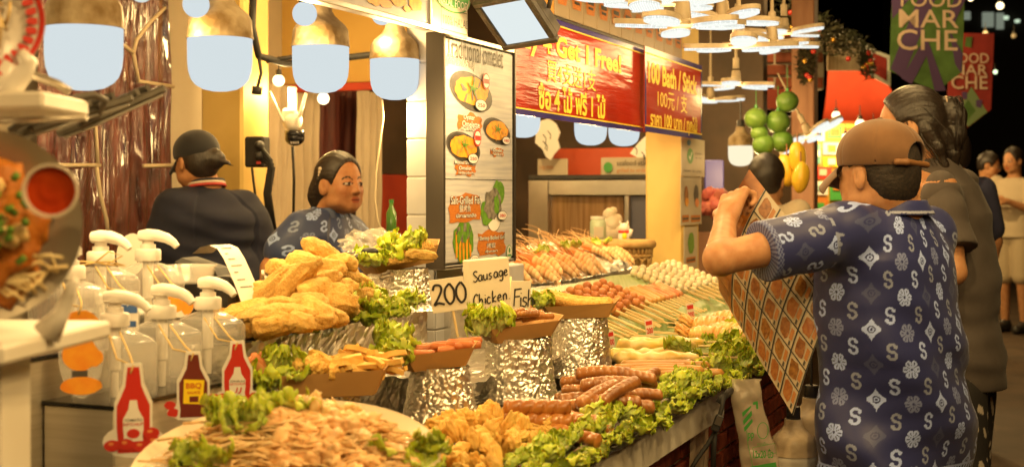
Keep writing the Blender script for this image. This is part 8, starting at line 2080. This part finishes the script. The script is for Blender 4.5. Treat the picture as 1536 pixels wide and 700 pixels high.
# string of market bulbs over the aisle
st_b=[(1500,9,13.0,5.5,m_warmbulb,'round warm bulb of the aisle string, brightest by the right edge'),(1456,-2,12.0,4,m_warmbulb,'warm bulb of the aisle string at the top edge over the red banner'),(1493,108,15,3.2,glow('greenish_bulb_light',(.75,.95,.55),1.2),'greenish bulb beside the red banner')]
for px,py,Y,r_,mt,lab in st_b: small_bulb(px,py,r_,Y,lab,mt,16,group='bulbs strung over the aisle')
m_dimglass=M('unlit_bulb_glass',(.55,.50,.42),.2)
small_bulb(1478,50,4,13.5,'unlit pale bulb hanging above the red banner',m_dimglass,0,group='unlit bulbs'); small_bulb(1521,54,4,14,'unlit pale bulb at the right edge under the far windows',m_dimglass,0,group='unlit bulbs')
for i,(x,y,z) in enumerate(((1.6,8.2,3.0),(1.17,1.9,2.25),(1.5,2.75,2.35),(.72,.85,2.25),(2.3,11,3.05),(2.9,15,3.2),(1.5,6.2,2.95),(1.25,4.4,2.9),(1.0,2.6,2.85),(.6,1.0,2.85),(1.6,-.2,2.9),(-.1,-.6,2.85))):  # unseen bulbs added to brighten the counter front, customers and far aisle
    r=thing('round_bulb','warm unseen fill bulb added along the aisle string, out of the picture','light bulb',(x,y,z),0,'bulbs strung over the aisle'); R=.05
    a=MB(); a.lathe([(R*math.sin(q),-R*math.cos(q)) for q in [j*PI/14+.02 for j in range(13)]],24); a.obj('globe',m_warmbulb,r,smooth=True); a=MB(); a.lathe([(R*.46,R*.86),(R*.5,R*1.7),(R*.12,R*1.95)],16); a.obj('socket',m_socket,r,auto=40)
    lamp_light(r,(0,0,-R-.03),AISLE_FILL*(.38 if z<2.5 else 4.0 if y>10 else 1),size=.05)
# far dark block with a few dim windows
fbk=thing('far_building','dark far building with a few dim windows at the top right','building',P(1500,200,40)); o0=fbk.location
a=P(1380,300,40); b_=P(1700,-200,40); b=MB(); b.box(Vector(((a.x+b_.x)/2,42,(a.z+b_.z)/2))-o0,(b_.x-a.x,4,b_.z-a.z)); b.obj('wall',M('night_wall',(.03,.026,.022),.9),fbk)
m_win=glow('dim_window_light',(.30,.34,.26),.35); m_win2=glow('dim_window_glow',(.55,.7,.5),.7)
for px,py,w_,h_,mt in ((1482,30,16,22,m_win),(1508,27,8,5,m_win2),(1526,32,6,4,m_win2),(1500,32,10,24,m_win),(1450,24,10,12,m_win)):
    k=39.9/F; q=MB(); q.box(P(px,py,39.9)-o0,(w_*k,.1,h_*k)); q.obj('window',mt,fbk)
# what carries the salad platter and the upper shelf
b=MB(); b.box((0,0,0),(.26,.20,.09),bev=.01); o=b.obj('foil_block',m_foil,loc=(sp_c.x,sp_c.y+.03,.825),rot=(0,0,-ANG)); tag(o,'foil-wrapped block hidden under the salad platter','block')
b=MB(); b.box(P(-90,160,1.78)-us.location+Vector((0,.03,-.20)),(.03,.03,.42),bev=.003); b.obj('post',m_ledge,us)
